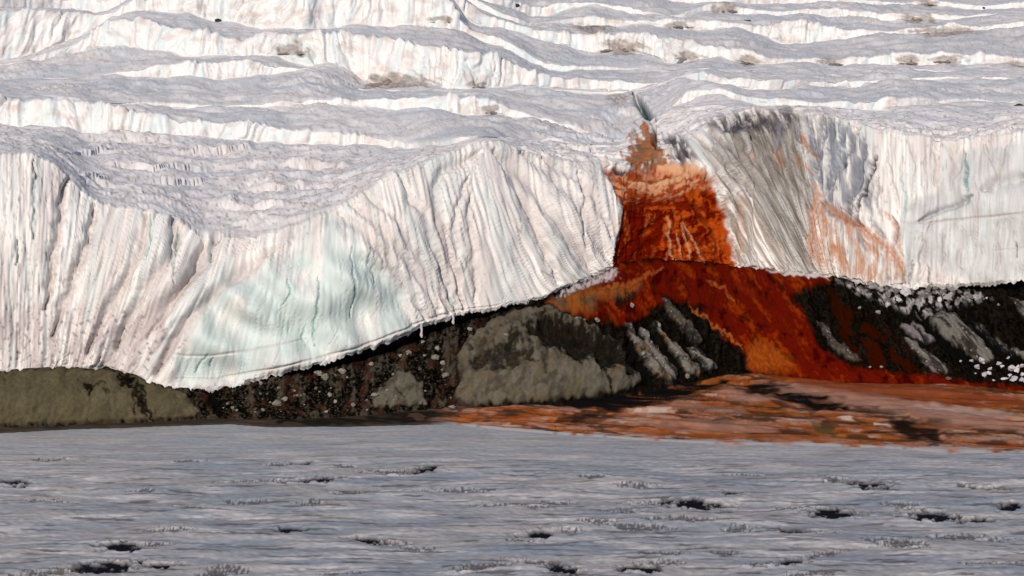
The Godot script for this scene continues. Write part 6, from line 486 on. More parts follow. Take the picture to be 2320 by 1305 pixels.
# ---------------------------------------------------------------- the scene
func _ready() -> void:
	var cam := Camera3D.new()
	cam.name = "camera"
	cam.position = Vector3(0, 45, 200)
	cam.rotation = Vector3(-0.158, 0, 0)
	cam.fov = 14.87
	cam.near = 1.0; cam.far = 3000.0
	add_child(cam); cam.current = true
	var env := Environment.new()
	env.background_mode = Environment.BG_SKY
	var sm := ProceduralSkyMaterial.new()
	sm.sky_top_color = Color(0.39, 0.46, 0.57); sm.sky_horizon_color = Color(0.69, 0.73, 0.78); sm.sky_curve = 0.12
	sm.ground_bottom_color = Color(0.45, 0.46, 0.48); sm.ground_horizon_color = Color(0.60, 0.66, 0.74)
	var sky := Sky.new(); sky.sky_material = sm
	env.sky = sky
	env.tonemap_mode = Environment.TONE_MAPPER_LINEAR
	env.tonemap_exposure = 1.0
	env.background_energy_multiplier = 1.0
	env.ssao_enabled = true; env.ssil_enabled = true; env.sdfgi_enabled = true
	var we := WorldEnvironment.new(); we.name = "environment"; we.environment = env
	add_child(we)
	var sun := DirectionalLight3D.new()
	sun.name = "sun"
	sun.light_color = Color(1.0, 0.945, 0.89)
	sun.light_energy = 1.08
	sun.light_angular_distance = 0.5
	sun.shadow_enabled = true
	add_child(sun)
	var az := deg_to_rad(18.0)
	var el := deg_to_rad(30.0)
	sun.look_at_from_position(Vector3(-sin(az) * cos(el), sin(el), cos(az) * cos(el)) * 300.0, Vector3.ZERO)

	nz = FastNoiseLite.new(); nz.seed = 11; nz.noise_type = FastNoiseLite.TYPE_SIMPLEX; nz.frequency = 1.0; nz.fractal_type = FastNoiseLite.FRACTAL_NONE
	nf = FastNoiseLite.new(); nf.seed = 23; nf.noise_type = FastNoiseLite.TYPE_SIMPLEX; nf.frequency = 1.0; nf.fractal_octaves = 4
	surface("ice", 0.55, grain_map(0.03, 3), 0.35, 0.5, 0.4)
	surface("tread", 0.7, grain_map(0.04, 4), 0.3, 0.35, 0.3)
	surface("lake", 0.6, grain_map(0.035, 5), 0.22, 0.3, 0.35)
	surface("stain", 0.8, grain_map(0.03, 6), 0.6, 0.6, 0.12)
	surface("mud", 0.95, grain_map(0.04, 7), 0.8, 0.6, 0.02)
	surface("wet_mud", 0.6, mats.mud.normal_texture, 0.9, 0.6, 0.25)
	surface("hollow", 0.8, null, 0.0, 1.0, 0.1)
	for k in contour: line_of[k] = stations(contour[k])
	prepare_flow()
	print("prepared ", Time.get_ticks_msec())
	build_ice()
	print("ice ", Time.get_ticks_msec())
	build_bank()
	print("bank ", Time.get_ticks_msec())
	build_lake()
	print("lake ", Time.get_ticks_msec())
	build_things()
	print("things ", Time.get_ticks_msec())

func prepare_flow() -> void:
	var pairs := flute_ends.size() / 2
	for level in 17:
		var v := level / 16.0
		var row := PackedFloat32Array(); row.resize(COLS)
		var i := 0
		for c in COLS:
			var s := float(c) / (COLS - 1)
			while i < pairs - 2 and at_level(i + 1, v) < s: i += 1
			var a := at_level(i, v); var b := at_level(i + 1, v)
			row[c] = lerpf(flute_ends[2 * i], flute_ends[2 * i + 2], clampf((s - a) / maxf(b - a, 1e-5), 0.0, 1.0)) * 128.0
		# soften the joins between flow lines
		var soft := row.duplicate()
		for c in range(14, COLS - 14):
			var sum := 0.0
			for d in range(-14, 15): sum += row[c + d]
			soft[c] = sum / 29.0
		flow.append(soft)
func at_level(i: int, v: float) -> float:
	return flute_ends[2 * i] + (flute_ends[2 * i + 1] - flute_ends[2 * i]) * pow(1.0 - v, 1.2)

# ---------------------------------------------------------------- the glacier
const CLIFF := 0
const TREAD := 1
const RISER := 2
const SKIRT := 3
var ice: Sheet
var ice_bands: Array = []
var zones := {}
var ice_line_set: Lines
var lift_before: PackedVector3Array
var tint_before: PackedColorArray
var heap_cells := {}
var tread_steps: Array = []

func build_ice() -> void:
	ice = Sheet.new()
	for k in ice_zone: zones[k] = Zone.new(ice_zone[k])
	ice_line_set = Lines.new(ice_lines)
	for l in small_steps:
		var pl := PackedVector2Array()
		for i in l.size() / 2: pl.append(Vector2(l[2 * i], l[2 * i + 1]))
		tread_steps.append(pl)
	for h in heaps:
		for k in range(floori((h[0].x - h[1] * 1.6) * 0.5), floori((h[0].x + h[1] * 1.6) * 0.5) + 1):
			if not heap_cells.has(k): heap_cells[k] = []
			heap_cells[k].append(h)
	var hang := station_values(undercut)
	var foot: PackedVector3Array = line_of.foot
	for k in 3:                                    # the underside: buried in the bank, or a ceiling where the ice hangs free
		var row := PackedVector3Array(); row.resize(COLS)
		for c in COLS:
			var far := (3 - k) / 3.0
			row[c] = foot[c] + Vector3(0, lerpf(-1.6, 0.5, hang[c]) * far, lerpf(-0.4, -5.0, hang[c]) * far)
		ice.add(row, 0, k / 3.0)
	ice_bands.append([SKIRT, 0, 2, "underside"])
	var cliff := [line_of.foot, line_of.facelow, line_of.facehigh, line_of.rim]
	var r0 := ice.base.size()
	var rows := 190
	for k in rows:
		var t := float(k) / (rows - 1)
		var cut := [0.0, 0.30, 0.68, 1.0]
		var seg := 0 if t < 0.30 else (1 if t < 0.68 else 2)
		var f: float = (t - cut[seg]) / (cut[seg + 1] - cut[seg])
		var row := PackedVector3Array(); row.resize(COLS)
		var pa: PackedVector3Array = cliff[seg]; var pb: PackedVector3Array = cliff[seg + 1]
		var pp: PackedVector3Array = cliff[maxi(seg - 1, 0)]; var pn: PackedVector3Array = cliff[mini(seg + 2, 3)]
		for c in COLS: row[c] = pa[c].cubic_interpolate(pb[c], pp[c], pn[c], f)
		ice.add(row, 1, t)
	ice_bands.append([CLIFF, r0, ice.base.size() - 1, "cliff_face"])
	var before: PackedVector3Array = line_of.rim
	var tread_rows := [84, 30, 34, 20, 24, 22, 26, 20, 18]
	var riser_rows := [36, 22, 22, 46, 48, 28, 28, 18, 12]
	for j in 9:
		var lo: PackedVector3Array = line_of["base%d" % (j + 1)]
		var hi: PackedVector3Array = line_of["lip%d" % (j + 1)]
		r0 = ice.base.size()
		for k in tread_rows[j]:
			var t: float = float(k + 1) / tread_rows[j]
			ice.add(between(before, lo, t, t), ice_bands.size(), t)
		ice_bands.append([TREAD, r0, ice.base.size() - 1, "ice_tread"])
		r0 = ice.base.size()
		for k in riser_rows[j]:
			var q: float = float(k + 1) / riser_rows[j]
			ice.add(between(lo, hi, q, lerpf(q, smoothstep(0.0, 1.0, q), 0.75)), ice_bands.size(), q)
		ice_bands.append([RISER, r0, ice.base.size() - 1, "ice_step"])
		before = hi
	r0 = ice.base.size()
	for k in 30:
		var t := (k + 1) / 30.0
		ice.add(between(before, line_of.upper, t, t), ice_bands.size(), t)
	for k in 10:
		var t := k + 1.0
		ice.add(moved(line_of.upper, Vector3(0, t * 4.5, -t * 45.0)), ice_bands.size(), 1.0)
	ice_bands.append([TREAD, r0, ice.base.size() - 1, "ice_tread"])
	lift_before = PackedVector3Array(); lift_before.resize(COLS)
	tint_before = PackedColorArray(); tint_before.resize(COLS); tint_before.fill(Color(0.6, 0.58, 0.57))
	for b in ice_bands:
		var first: int = b[1]
		var job := func(k: int) -> void: ice_row(first + k, b)
		var id := WorkerThreadPool.add_group_task(job, b[2] - b[1] + 1)
		WorkerThreadPool.wait_for_group_task_completion(id)
		var lp: PackedVector3Array = ice.pts[b[2]]; var lb: PackedVector3Array = ice.base[b[2]]
		for c in COLS: lift_before[c] = lp[c] - lb[c]
		tint_before = ice.tint[b[2]]
	ice.finish()
	# pieces of the front: 0 plain cliff, 1 red face, 2 upper shelf, 3 stained gully, 4 blue face, 5 dirty buttress, 6 pale face, 7 first tread
	var glacier := node("glacier")
	glacier.set_meta("kind", "structure")
	glacier.set_meta("label", "white terraced glacier snout with fluted ice cliff above the frozen lake")
	place("ice_underside", ice.mesh(0, 3), mats.ice, glacier)
	var front := ice.pieces(3, ice_bands[2][2], 8)
	place("cliff_face", front[0], mats.ice, glacier)
	place("blue_ice_face", front[4], mats.ice, glacier).set_meta("label", "smooth pale blue-green slab of the ice cliff")
	place("dirty_buttress", front[5], mats.ice, glacier).set_meta("label", "grey dirt-streaked buttress beside the red icefall")
	place("pale_ice_face", front[6], mats.ice, glacier).set_meta("label", "smooth pale wall at the eastern end of the cliff")
	place("ice_tread", front[7], mats.tread, glacier)
	for i in range(3, ice_bands.size()):
		var b: Array = ice_bands[i]
		place(b[3], ice.mesh(b[1] - 1, b[2]), mats.tread if b[0] == TREAD else mats.ice, glacier)
	var fall := node("rust_red_icefall")
	tag(fall, "rust-red and orange stained icefall spilling from the notch in the white cliff", "icefall")
	place("red_ice_face", front[1], mats.stain, fall).set_meta("label", "deep red and orange streaked lower face")
	place("upper_shelf", front[2], mats.stain, fall).set_meta("label", "paler orange and tan shelf above the face")
	place("stained_gully", front[3], mats.stain, fall).set_meta("label", "brown-orange gully below the crevasse")

func ice_row(r: int, b: Array) -> void:
	var base: PackedVector3Array = ice.base[r]
	var nn := ice.normal_rows(ice.base, r)
	var out := PackedVector3Array(); out.resize(COLS)
	var col := PackedColorArray(); col.resize(COLS)
	var kd := PackedByteArray(); kd.resize(COLS)
	var t: float = ice.info[r][1]
	var sort: int = b[0]
	var first_tread: bool = b[1] == ice_bands[2][1] if ice_bands.size() > 2 else false
	var traced: bool = r <= ice_bands[8][2]
	var lvl := clampf(t, 0.0, 1.0) * 16.0
	var li := mini(int(lvl), 15)
	var fa: PackedFloat32Array = flow[li]; var fb: PackedFloat32Array = flow[li + 1]
	var up: PackedVector3Array = ice.base[b[2]]; var dn: PackedVector3Array = ice.base[maxi(b[1] - 1, 0)]
	for c in COLS:
		var p := base[c]
		var x := p.x
		var y := p.y
		var z := p.z
		var tone: Color
		var d := 0.0
		var low := nb(x * 0.06, y * 0.06 + z * 0.03)
		kd[c] = 0
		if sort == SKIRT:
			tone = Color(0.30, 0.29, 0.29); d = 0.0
		elif sort == CLIFF:
			var w := lerpf(fa[c], fb[c], lvl - li)
			var wob := n1(x * 0.3, y * 0.3) * 0.12
			var smooth_face := 0.0
			var zb: float = zones.blue_ice.depth(x + wob * 3.0, y)
			var zp: float = zones.pale_ice.depth(x + wob * 3.0, y)
			if zb > -0.6: smooth_face = maxf(smooth_face, smoothstep(-0.5, 0.9, zb))
			if zp > -0.6: smooth_face = maxf(smooth_face, 0.35 * smoothstep(-0.5, 0.9, zp))
			var zf: float = zones.falls.depth(x + wob * 0.6, y + wob * 0.6)
			var fl := 1.0 - 0.65 * smooth_face
			var a1 := absf(n1(w * 0.30, y * 0.030)); var a2 := absf(n1(w * 1.05 + 9.0, y * 0.09)); var a3 := absf(n1(w * 2.3 + 3.0, y * 0.16)); var a4 := n1(w * 5.0, y * 0.5)
			var slant := absf(fb[c] - fa[c]) * 16.0 / maxf(up[c].y - dn[c].y, 1.0)
			a3 /= 1.0 + 5.0 * slant * slant; a4 /= 1.0 + 5.0 * slant * slant
			if zf > -0.3:
				var fx := x + (y - 14.0) * 0.12 * signf(x - 17.0)
				a1 = 0.6 * absf(n1(fx * 0.4, y * 0.06)); a2 = 0.6 * absf(n1(fx * 1.1, y * 0.12)); a3 = absf(nb(fx * 1.4, y * 0.9))
			d = low * 0.5 + fl * (0.26 * a1 + 0.20 * a2 + 0.085 * a3 + 0.015 * a4)
			d += smooth_face * (0.95 * n1(x * 0.13 + y * 0.16, y * 0.10 - x * 0.06) + 0.10 * n1(x * 0.5 + 4.0, y * 0.07) + 0.03 * n1(x * 1.7, y * 0.4))
			d *= smoothstep(0.0, 0.04, t) * 0.8 + 0.2
			tone = Color(0.80, 0.775, 0.745)
			tone = tone * (1.0 + 0.10 * nb(w * 0.8, y * 0.25) + 0.30 * nb(w * 2.2 + 77.0, y * 0.10))
			tone = tone.lerp(Color(0.66, 0.60, 0.575), 0.6 * smoothstep(-0.2, 0.5, nb(w * 0.22 + 5.0, y * 0.06)))
			tone = tone.lerp(Color(0.60, 0.71, 0.705), 0.4 * smoothstep(0.35, 0.7, n1(w * 0.55 + 40.0, y * 0.05)))
			var dl := smoothstep(0.13, 0.0, absf(n1(w * 1.1 + 7.0, y * 0.08))) * smoothstep(-0.35, 0.35, n1(w * 0.12, y * 0.16 + 3.0))
			dl = maxf(dl, 0.6 * smoothstep(0.13, 0.0, absf(n1(w * 2.2 + 1.0, y * 0.12))) * smoothstep(0.0, 0.4, n1(w * 0.3, y * 0.3 + 8.0)))
			dl = maxf(dl, 0.8 * smoothstep(0.08, 0.0, absf(n1(w * 1.5 + 31.0, y * 0.09))) * smoothstep(-0.1, 0.3, n1(w * 0.5 + 3.0, y * 0.4)))
			tone = tone.lerp(Color(0.30, 0.25, 0.235), dl * 0.62 * (1.0 - 0.45 * smooth_face))
			d -= 0.10 * dl
			var cold := smoothstep(-0.9, 1.5, zb + 0.9 * nb(x * 0.25 + 2.0, y * 0.2))
			if zb > -1.5: tone = tone.lerp(Color(0.555, 0.665, 0.64) * (1.0 + 0.14 * nb(x * 0.25 + y * 0.2, y * 0.2) + 0.12 * nb(w * 1.8, y * 0.12)), 0.82 * cold * smoothstep(-0.8, 0.0, nb(x * 0.2 + 7.0, y * 0.12)))
			if zp > -0.3: tone = tone.lerp(Color(0.53, 0.555, 0.56) * (1.0 + 0.2 * nb(x * 0.5, y * 0.3) + 0.2 * nb(w * 1.6, y * 0.1)), 0.75 * smoothstep(-0.25, 0.5, zp))
			if zb > 0.0: kd[c] = 4
			if zp > 0.0: kd[c] = 6
			var zd: float = zones.dusty_foot.depth(x, y)
			if zd > -1.0:
				var dusty := smoothstep(-1.0, 1.2, zd) * smoothstep(-0.25, 0.35, nb(w * 0.6, y * 0.2))
				tone = tone.lerp(Color(0.47, 0.40, 0.40), 0.75 * dusty)
				var pit := smoothstep(0.35, 0.6, nb(x * 1.2, y * 0.9 + 30.0)) * smoothstep(-0.5, 0.8, zd)
				tone = tone.lerp(Color(0.24, 0.20, 0.19), 0.75 * pit); d -= 0.12 * pit
			tone = buttress_tone(tone, x, y, w, kd, c)
			if kd[c] == 5: d += 0.30 * absf(n1(w * 0.7 + 60.0, y * 0.09)) + 0.14 * absf(n1(w * 1.9, y * 0.2))
			if zf > -1.2: tone = tone.lerp(Color(0.50, 0.30, 0.19), 0.6 * smoothstep(-1.2, 0.0, zf) * smoothstep(0.0, 0.5, nb(x * 0.8 + 3.0, y * 0.25)))
			if zf > -0.35:
				d -= 0.9 * smoothstep(-0.35, 0.6, zf) * smoothstep(1.0, 0.9, t)
				d += 0.3 * nb(x * 0.5, y * 0.6) * smoothstep(-0.35, 0.3, zf)
				tone = tone.lerp(falls_tone(x, y), smoothstep(-0.2, 0.25, zf + 0.2 * nb(x * 0.9, y * 0.7)))
				if zf > 0.0: kd[c] = 1 if y < 18.3 + 0.4 * n1(x * 0.4, 3.0) else 2
		elif sort == TREAD:
			var rough := 0.8 * smoothstep(0.0, 0.6, nb(x * 0.04 + 3.0, z * 0.05))
			if first_tread: rough = maxf(rough, 0.75 * smoothstep(0.75, 0.25, t) * smoothstep(-0.5, 0.2, nb(x * 0.06 + 44.0, z * 0.07)))
			var zr := -9.0
			if traced: zr = zones.rough_top.depth(x, y)
			if zr > -1.0: rough = maxf(rough, 1.3 * smoothstep(-1.0, 1.0, zr))
			d = low * 0.3 + 0.22 * n1(x * 0.10, z * 0.16) + 0.10 * n1(x * 0.32, z * 0.42)
			d += rough * (0.15 * absf(n1(x * 0.7 + z * 0.3, z * 0.6)) + 0.07 * absf(n1(x * 1.8, z * 1.2)) + 0.03 * n1(x * 4.0, z * 2.4)) + (0.05 if first_tread else 0.02) * absf(n1(x * 1.1 + z * 0.4, z * 0.7)) + 0.012 * n1(x * 2.6, z * 1.6)
			var sc := nb(x * 0.045 + 9.0, z * 0.11)
			var scarp := smoothstep(-0.012, 0.03, sc) + smoothstep(0.25, 0.28, nb(x * 0.07 + 60.0, z * 0.16)) * 0.7
			if first_tread:
				for step in tread_steps:
					var pl: PackedVector2Array = step
					for i in pl.size() - 1:
						if x < pl[i].x or x > pl[i + 1].x: continue
						var u := (x - pl[i].x) / (pl[i + 1].x - pl[i].x)
						var behind := lerpf(pl[i].y, pl[i + 1].y, u) + 0.5 * nb(x * 0.5, 3.0) - z
						if behind > 0.0:
							var ends := smoothstep(pl[0].x, pl[0].x + 1.2, x) * smoothstep(pl[pl.size() - 1].x, pl[pl.size() - 1].x - 1.2, x)
							d += 0.75 * ends * smoothstep(0.0, 0.35, behind) * exp(-behind / 4.0) * (0.85 + 0.3 * n1(x * 0.5, 6.0))
			d += 0.38 * scarp * maxf(rough, 0.25) * (1.0 if first_tread else 0.8)
			tone = Color(0.74, 0.715, 0.71) if first_tread else Color(0.66, 0.65, 0.655)
			tone = tone * (1.0 + 0.10 * nb(x * 0.35, z * 0.35) + (0.14 if first_tread else 0.08) * nb(x * 1.0, z * 0.9 + x * 0.2) + 0.12 * nb(x * 0.12, z * 0.5))
			tone = tone.lerp(Color(0.54, 0.575, 0.62), (0.45 if first_tread else 0.8) * smoothstep(-0.15, 0.45, nb(x * 0.045 + 20.0, z * 0.10)))
			tone = tone.lerp(Color(0.50, 0.44, 0.425), 0.55 * smoothstep(0.15, 0.55, nb(x * 0.25 + 7.0, z * 0.3)) * clampf(rough + 0.2, 0.0, 1.0))
			tone = tone.lerp(Color(0.28, 0.24, 0.225), (0.7 if first_tread else 0.4) * smoothstep(0.34, 0.6, nb(x * 0.9 + 2.0, z * 0.7)))
			tone = tone.lerp(Color(0.82, 0.80, 0.78), 0.6 * smoothstep(0.38, 0.6, nb(x * 0.7 + 90.0, z * 1.1)))
			tone = buttress_tone(tone, x, y, x, kd, c)
			if traced:
				var zn: float = zones.brown_notch.depth(x, y)
				if zn > -0.4: tone = tone.lerp(Color(0.30, 0.24, 0.20), 0.8 * smoothstep(-0.4, 0.3, zn) * smoothstep(-0.5, 0.2, nb(x * 1.5, z * 1.2)))
			if first_tread and kd[c] == 0: kd[c] = 7
		else:
			var tall := up[c].y - dn[c].y
			var k := clampf(tall / 2.2, 0.0, 1.0)
			var lean := (1.0 - t) * (0.6 + 1.2 * n1(x * 0.07, z * 0.05)) * tall * 0.35
			var w := x + lean + 1.6 * n1(x * 0.13, z * 0.08) + 0.25 * n1(x * 0.7, y * 0.3)
			var a1 := absf(n1(w * 0.33 + z * 0.05, z * 0.02 + y * 0.05)); var a2 := absf(n1(w * 0.95, y * 0.12 + z * 0.1)); var a3 := absf(n1(w * 2.6, y * 0.3))
			var crisp := smoothstep(-0.3, 0.5, n1(x * 0.06 + 31.0, z * 0.06))
			d = low * 0.3 + 0.55 * k * nb(x * 0.22 + 8.0, z * 0.1 + y * 0.1) + k * ((0.35 + 0.75 * absf(n1(x * 0.05 + 3.0, z * 0.04))) * 0.7 * a1 + (0.4 + 0.6 * crisp) * (0.22 * a2 + 0.12 * a3)) - 0.2 * k
			tone = Color(0.80, 0.785, 0.77)
			tone = tone * (1.0 + 0.08 * nb(w * 0.8, y * 0.4) + 0.22 * nb(w * 1.8 + 7.0, y * 0.2))
			tone = tone.lerp(Color(0.60, 0.74, 0.77), 0.5 * smoothstep(0.2, 0.6, n1(w * 0.45 + 15.0, y * 0.05 + z * 0.07)))
			tone = tone.lerp(Color(0.45, 0.39, 0.36), 0.65 * smoothstep(0.09, 0.0, absf(n1(w * 1.2 + 4.0, y * 0.15))) * smoothstep(0.0, 0.5, n1(w * 0.15, z * 0.1)))
			tone = tone.lerp(Color(0.60, 0.52, 0.48), 0.6 * smoothstep(0.15, 0.6, nb(x * 0.2 + 50.0, y * 0.5 + z * 0.1)))
			if tall < 0.35: tone = tone.lerp(Color(0.70, 0.69, 0.70), smoothstep(0.35, 0.05, tall))
			tone = buttress_tone(tone, x, y, x, kd, c)
		if not traced or sort != CLIFF:
			for h in heap_cells.get(floori(x * 0.5), []):
				var hp: Vector3 = h[0]
				if absf(z - hp.z) > 5.0: continue
				var e := 1.0 - Vector2((x - hp.x) / (h[1] * 1.1), (y - hp.y - h[2] * 0.1) / (h[2] * 0.75)).length() + 0.5 * nb(x * 0.35, y * 0.9 + z * 0.3)
				if e > 0.0: tone = tone.lerp(Color(0.36, 0.305, 0.27).lerp(Color(0.20, 0.165, 0.145), smoothstep(-0.2, 0.4, nb(x * 1.2, y * 2.4))), 0.8 * smoothstep(0.0, 0.55, e))
		# traced gullies, cracks and stain bands
		if traced and (sort == CLIFF or (sort != SKIRT and x > 9.0)):
			var gx := x + 0.16 * n1(x * 0.3, y * 0.45) + 0.05 * n1(x * 0.8, y * 1.3)
			for hit in ice_line_set.near(gx, y):
				var l: Array = hit[1]
				var f: float = hit[0]
				d -= l[2] * f
				var grainy := 0.75 + 0.5 * nb(x * 2.5, y * 1.6)
				var soft_edge: bool = l[3] == "rust" or l[3] == "slate" or l[3] == "dust_and_shade"
				tone = tone.lerp(line_tint[l[3]], clampf(l[4] * smoothstep(0.08 if soft_edge else 0.25, 1.0 if soft_edge else 0.8, f * grainy + 0.1 * f), 0.0, 1.0))
		var lift := nn[c] * d
		if sort != CLIFF:
			var e := smoothstep(0.0, 0.05 if first_tread else 0.22, t)
			lift = lift_before[c].lerp(lift, e)
			tone = tint_before[c].lerp(tone, smoothstep(0.0, 0.10, t))
		if sort == CLIFF and t < 0.07: lift.y += (1.0 - t / 0.07) * (0.22 * n1(x * 0.7, 1.0) + 0.14 * n1(x * 2.3, 2.0))
		out[c] = p + lift
		tone.a = 1.0
		col[c] = tone
	ice.pts[r] = out; ice.tint[r] = col; ice.kind[r] = kd

func buttress_tone(tone: Color, x: float, y: float, w: float, kd: PackedByteArray, c: int) -> Color:
	if x < 10.0 or x > 52.0: return tone
	var zg: float = zones.grey_ice.depth(x, y)
	if zg > -1.5:
		var g := smoothstep(-1.2, 1.0, zg + 0.8 * nb(w * 0.7 + 9.0, y * 0.1)) * (0.55 + 0.45 * smoothstep(-0.4, 0.3, nb(w * 0.9, y * 0.12)))
		tone = tone.lerp(Color(0.215, 0.195, 0.172), 0.95 * g)
		if zg > 0.0: kd[c] = 5
	var zs: float = zones.streaked_ice.depth(x, y)
	if zs > -0.5:
		tone = tone.lerp(Color(0.30, 0.25, 0.20), smoothstep(-0.5, 0.4, zs) * 0.85 * smoothstep(-0.25, 0.30, nb(w * 1.3, y * 0.1 + 6.0)))
		if zs > 0.0: kd[c] = 5
	var dirty := maxf(maxf(zg, zs), maxf(zones.slate_ice.depth(x, y), zones.rust_ice.depth(x, y)))
	if dirty > -1.0:
		var vein := maxf(smoothstep(0.16, 0.0, absf(n1(w * 1.5 + 2.0, y * 0.07))), 0.8 * smoothstep(0.12, 0.0, absf(n1(w * 3.4 + 6.0, y * 0.12))))
		tone = tone.lerp(Color(0.13, 0.115, 0.105), 0.8 * vein * smoothstep(-1.0, 0.4, dirty) * smoothstep(-0.5, 0.2, nb(w * 0.3, y * 0.2)))
	for k in ["dark_ice", "dark_ice_low"]:
		var zd: float = zones[k].depth(x, y)
		if zd > -0.5: tone = tone.lerp(Color(0.085, 0.072, 0.08), smoothstep(-0.5, 0.5, zd) * 0.92 * smoothstep(-0.45, 0.15, nb(x * 1.1 + y * 0.5, y * 0.5)))
	var zl: float = zones.slate_ice.depth(x, y)
	if zl > -1.5:
		tone = tone.lerp(Color(0.25, 0.265, 0.30), smoothstep(-1.1, 0.9, zl + 0.7 * nb(w * 0.8 + 9.0, y * 0.15)) * 0.9 * smoothstep(-0.35, 0.15, nb(w * 0.8, y * 0.12)))
		if zl > 0.0: kd[c] = 5
	var zr: float = zones.rust_ice.depth(x, y)
	if zr > -0.4:
		tone = tone.lerp(Color(0.42, 0.39, 0.37), smoothstep(-0.8, 0.8, zr) * 0.5 * smoothstep(-0.4, 0.3, nb(w * 0.6 + 5.0, y * 0.12)))
		tone = tone.lerp(Color(0.48, 0.25, 0.14), smoothstep(-0.6, 0.8, zr) * 0.75 * smoothstep(0.0, 0.4, nb(w * 1.1, y * 0.16)))
		if zr > 0.0: kd[c] = 5
	var zy: float = zones.gully.depth(x + 0.15 * n1(x * 1.3, y * 1.3), y)
	if zy > -0.3:
		tone = tone.lerp(Color(0.36, 0.135, 0.055).lerp(Color(0.20, 0.12, 0.07), smoothstep(-0.2, 0.4, nb(x * 0.9, y * 1.2))), smoothstep(-0.3, 0.3, zy + 0.7 * nb(x * 0.9 + 5.0, y * 1.4)))
		if zy > 0.0: kd[c] = 3
	return tone

func falls_tone(x: float, y: float) -> Color:
	var fan := x + (y - 14.0) * 0.12 * signf(x - 17.0)
	var streak := nb(fan * 1.1, y * 0.16)
	var blotch := nb(x * 0.45 + 3.0, y * 0.5)
	var face := Color(0.125, 0.006, 0.0012).lerp(Color(0.40, 0.062, 0.006), smoothstep(-0.28, 0.42, 0.45 * streak + 0.9 * blotch + 0.5 * nb(x * 1.6, y * 1.5 + 5.0) + 0.085 * (x - 18.6)))
	face = face.lerp(Color(0.47, 0.15, 0.04), 0.45 * smoothstep(0.28, 0.6, streak))
	var shelf := Color(0.28, 0.050, 0.010).lerp(Color(0.53, 0.245, 0.135), smoothstep(-0.3, 0.45, nb(x * 0.5, y * 0.9 + 9.0) + 0.3 * n1(x * 1.8, y * 2.2)))
	return face.lerp(shelf, smoothstep(17.6, 19.0, y + 0.5 * n1(x * 0.5, 1.0)))

# ---------------------------------------------------------------- the bank and the fan
var bank: Sheet
var bzones := {}
var bank_set: Lines
var fan_set: Lines
const TILL := Color(0.0058, 0.0049, 0.0041)          # wet black till, the ground of the whole bank
const BANK_TINT := {"black": TILL, "ember": Color(0.36, 0.095, 0.02), "blood": Color(0.12, 0.009, 0.003), "rose": Color(0.32, 0.175, 0.13), "pale": Color(0.52, 0.43, 0.37), "moss": Color(0.07, 0.06, 0.025), "rustdark": Color(0.20, 0.045, 0.014)}
# which piece of the bank belongs to which thing: kind number by outline
const BANK_PIECES := [["left_mound", 1], ["small_mound", 2], ["main_mound", 3], ["red_mound", 4], ["rib_a", 5], ["rib_b", 6], ["rib_c", 7], ["rib_d", 8], ["rib_e", 9], ["rib_f", 10], ["rib_g", 11], ["rib_h", 12], ["rib_i", 13], ["rib_j", 14], ["rib_k", 15]]
var bank_split := 0

func build_bank() -> void:
	bank = Sheet.new()
	for k in bank_zone: bzones[k] = Zone.new(bank_zone[k])
	bank_set = Lines.new(bank_lines)
	fan_set = Lines.new(fan_lines)
	bank.add(moved(line_of.toe, Vector3(0, -1.2, 2.5)), 0, 0.0)
	var rows := 80
	for k in rows:
		var t := float(k) / rows
		bank.add(between(line_of.toe, line_of.toe2, t, t), 1, t)
	bank_split = bank.base.size()
	rows = 130
	for k in rows:
		var t := float(k) / (rows - 1)
		var row := PackedVector3Array(); row.resize(COLS)
		var a: PackedVector3Array = line_of.toe2; var m: PackedVector3Array = line_of.bank; var e: PackedVector3Array = line_of.top
		for c in COLS:
			row[c] = a[c].cubic_interpolate(m[c], a[c] - (m[c] - a[c]) * Vector3(1, 0.5, 1), e[c], t * 2.0) if t < 0.5 else m[c].cubic_interpolate(e[c], a[c], e[c] + (e[c] - m[c]) * 0.8, t * 2.0 - 1.0)
		bank.add(row, 2, t)
	bank.add(moved(line_of.top, Vector3(0, 0.2, -2.0)), 3, 0.0)
	bank.add(moved(line_of.top, Vector3(0, 0.0, -8.0)), 3, 1.0)
	var job := func(r: int) -> void: bank_row(r)
	var id := WorkerThreadPool.add_group_task(job, bank.base.size())
	WorkerThreadPool.wait_for_group_task_completion(id)
	bank.finish()
	var fan := place("outflow_fan", bank.mesh(0, bank_split), mats.stain)
	fan.set_meta("kind", "structure")
	fan.set_meta("label", "flat fan of orange, pink and brown stained ice spreading onto the lake")
	var got := bank.pieces(bank_split, bank.base.size() - 1, 16)
	var slope := place("moraine_bank", got[0], mats.mud)
	slope.set_meta("kind", "structure")
	slope.set_meta("label", "black and dark brown stony bank under the ice cliff")
	tag(place("mud_mound", got[1], mats.mud), "long low olive-brown mud mound below the western end of the ice cliff", "mound")
	tag(place("mud_mound", got[2], mats.mud), "small rounded grey mud mound between two dark clefts", "mound")
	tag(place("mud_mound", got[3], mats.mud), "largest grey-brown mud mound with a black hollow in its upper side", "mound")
	tag(place("outflow_mound", got[4], mats.stain), "dark red stained slope pouring from the foot of the red icefall", "mound")
	var said := ["grey till rib with bright flecks nearest the big mud mound", "narrow grey till rib, second from the big mud mound", "broad grey till rib with rusty upper end, third from the big mud mound", "short dull rib closest to the orange pool of the red slope", "dark rib high up against the edge of the red slope", "thin brown rib on the black slope just right of the red slope", "small lilac-grey slab high on the black slope", "grey rib at the foot of the black slope beside the red flow", "broadest grey-brown rib of the black slope above the white ice blocks", "long brown rib running down to the white ice blocks", "grey rib under the overhanging pale ice wall at the far right"]
	for i in 11:
		if got[5 + i] is ArrayMesh:
			tag(place("till_rib", got[5 + i], mats.wet_mud), said[i], "ridge", "till ribs on the bank")

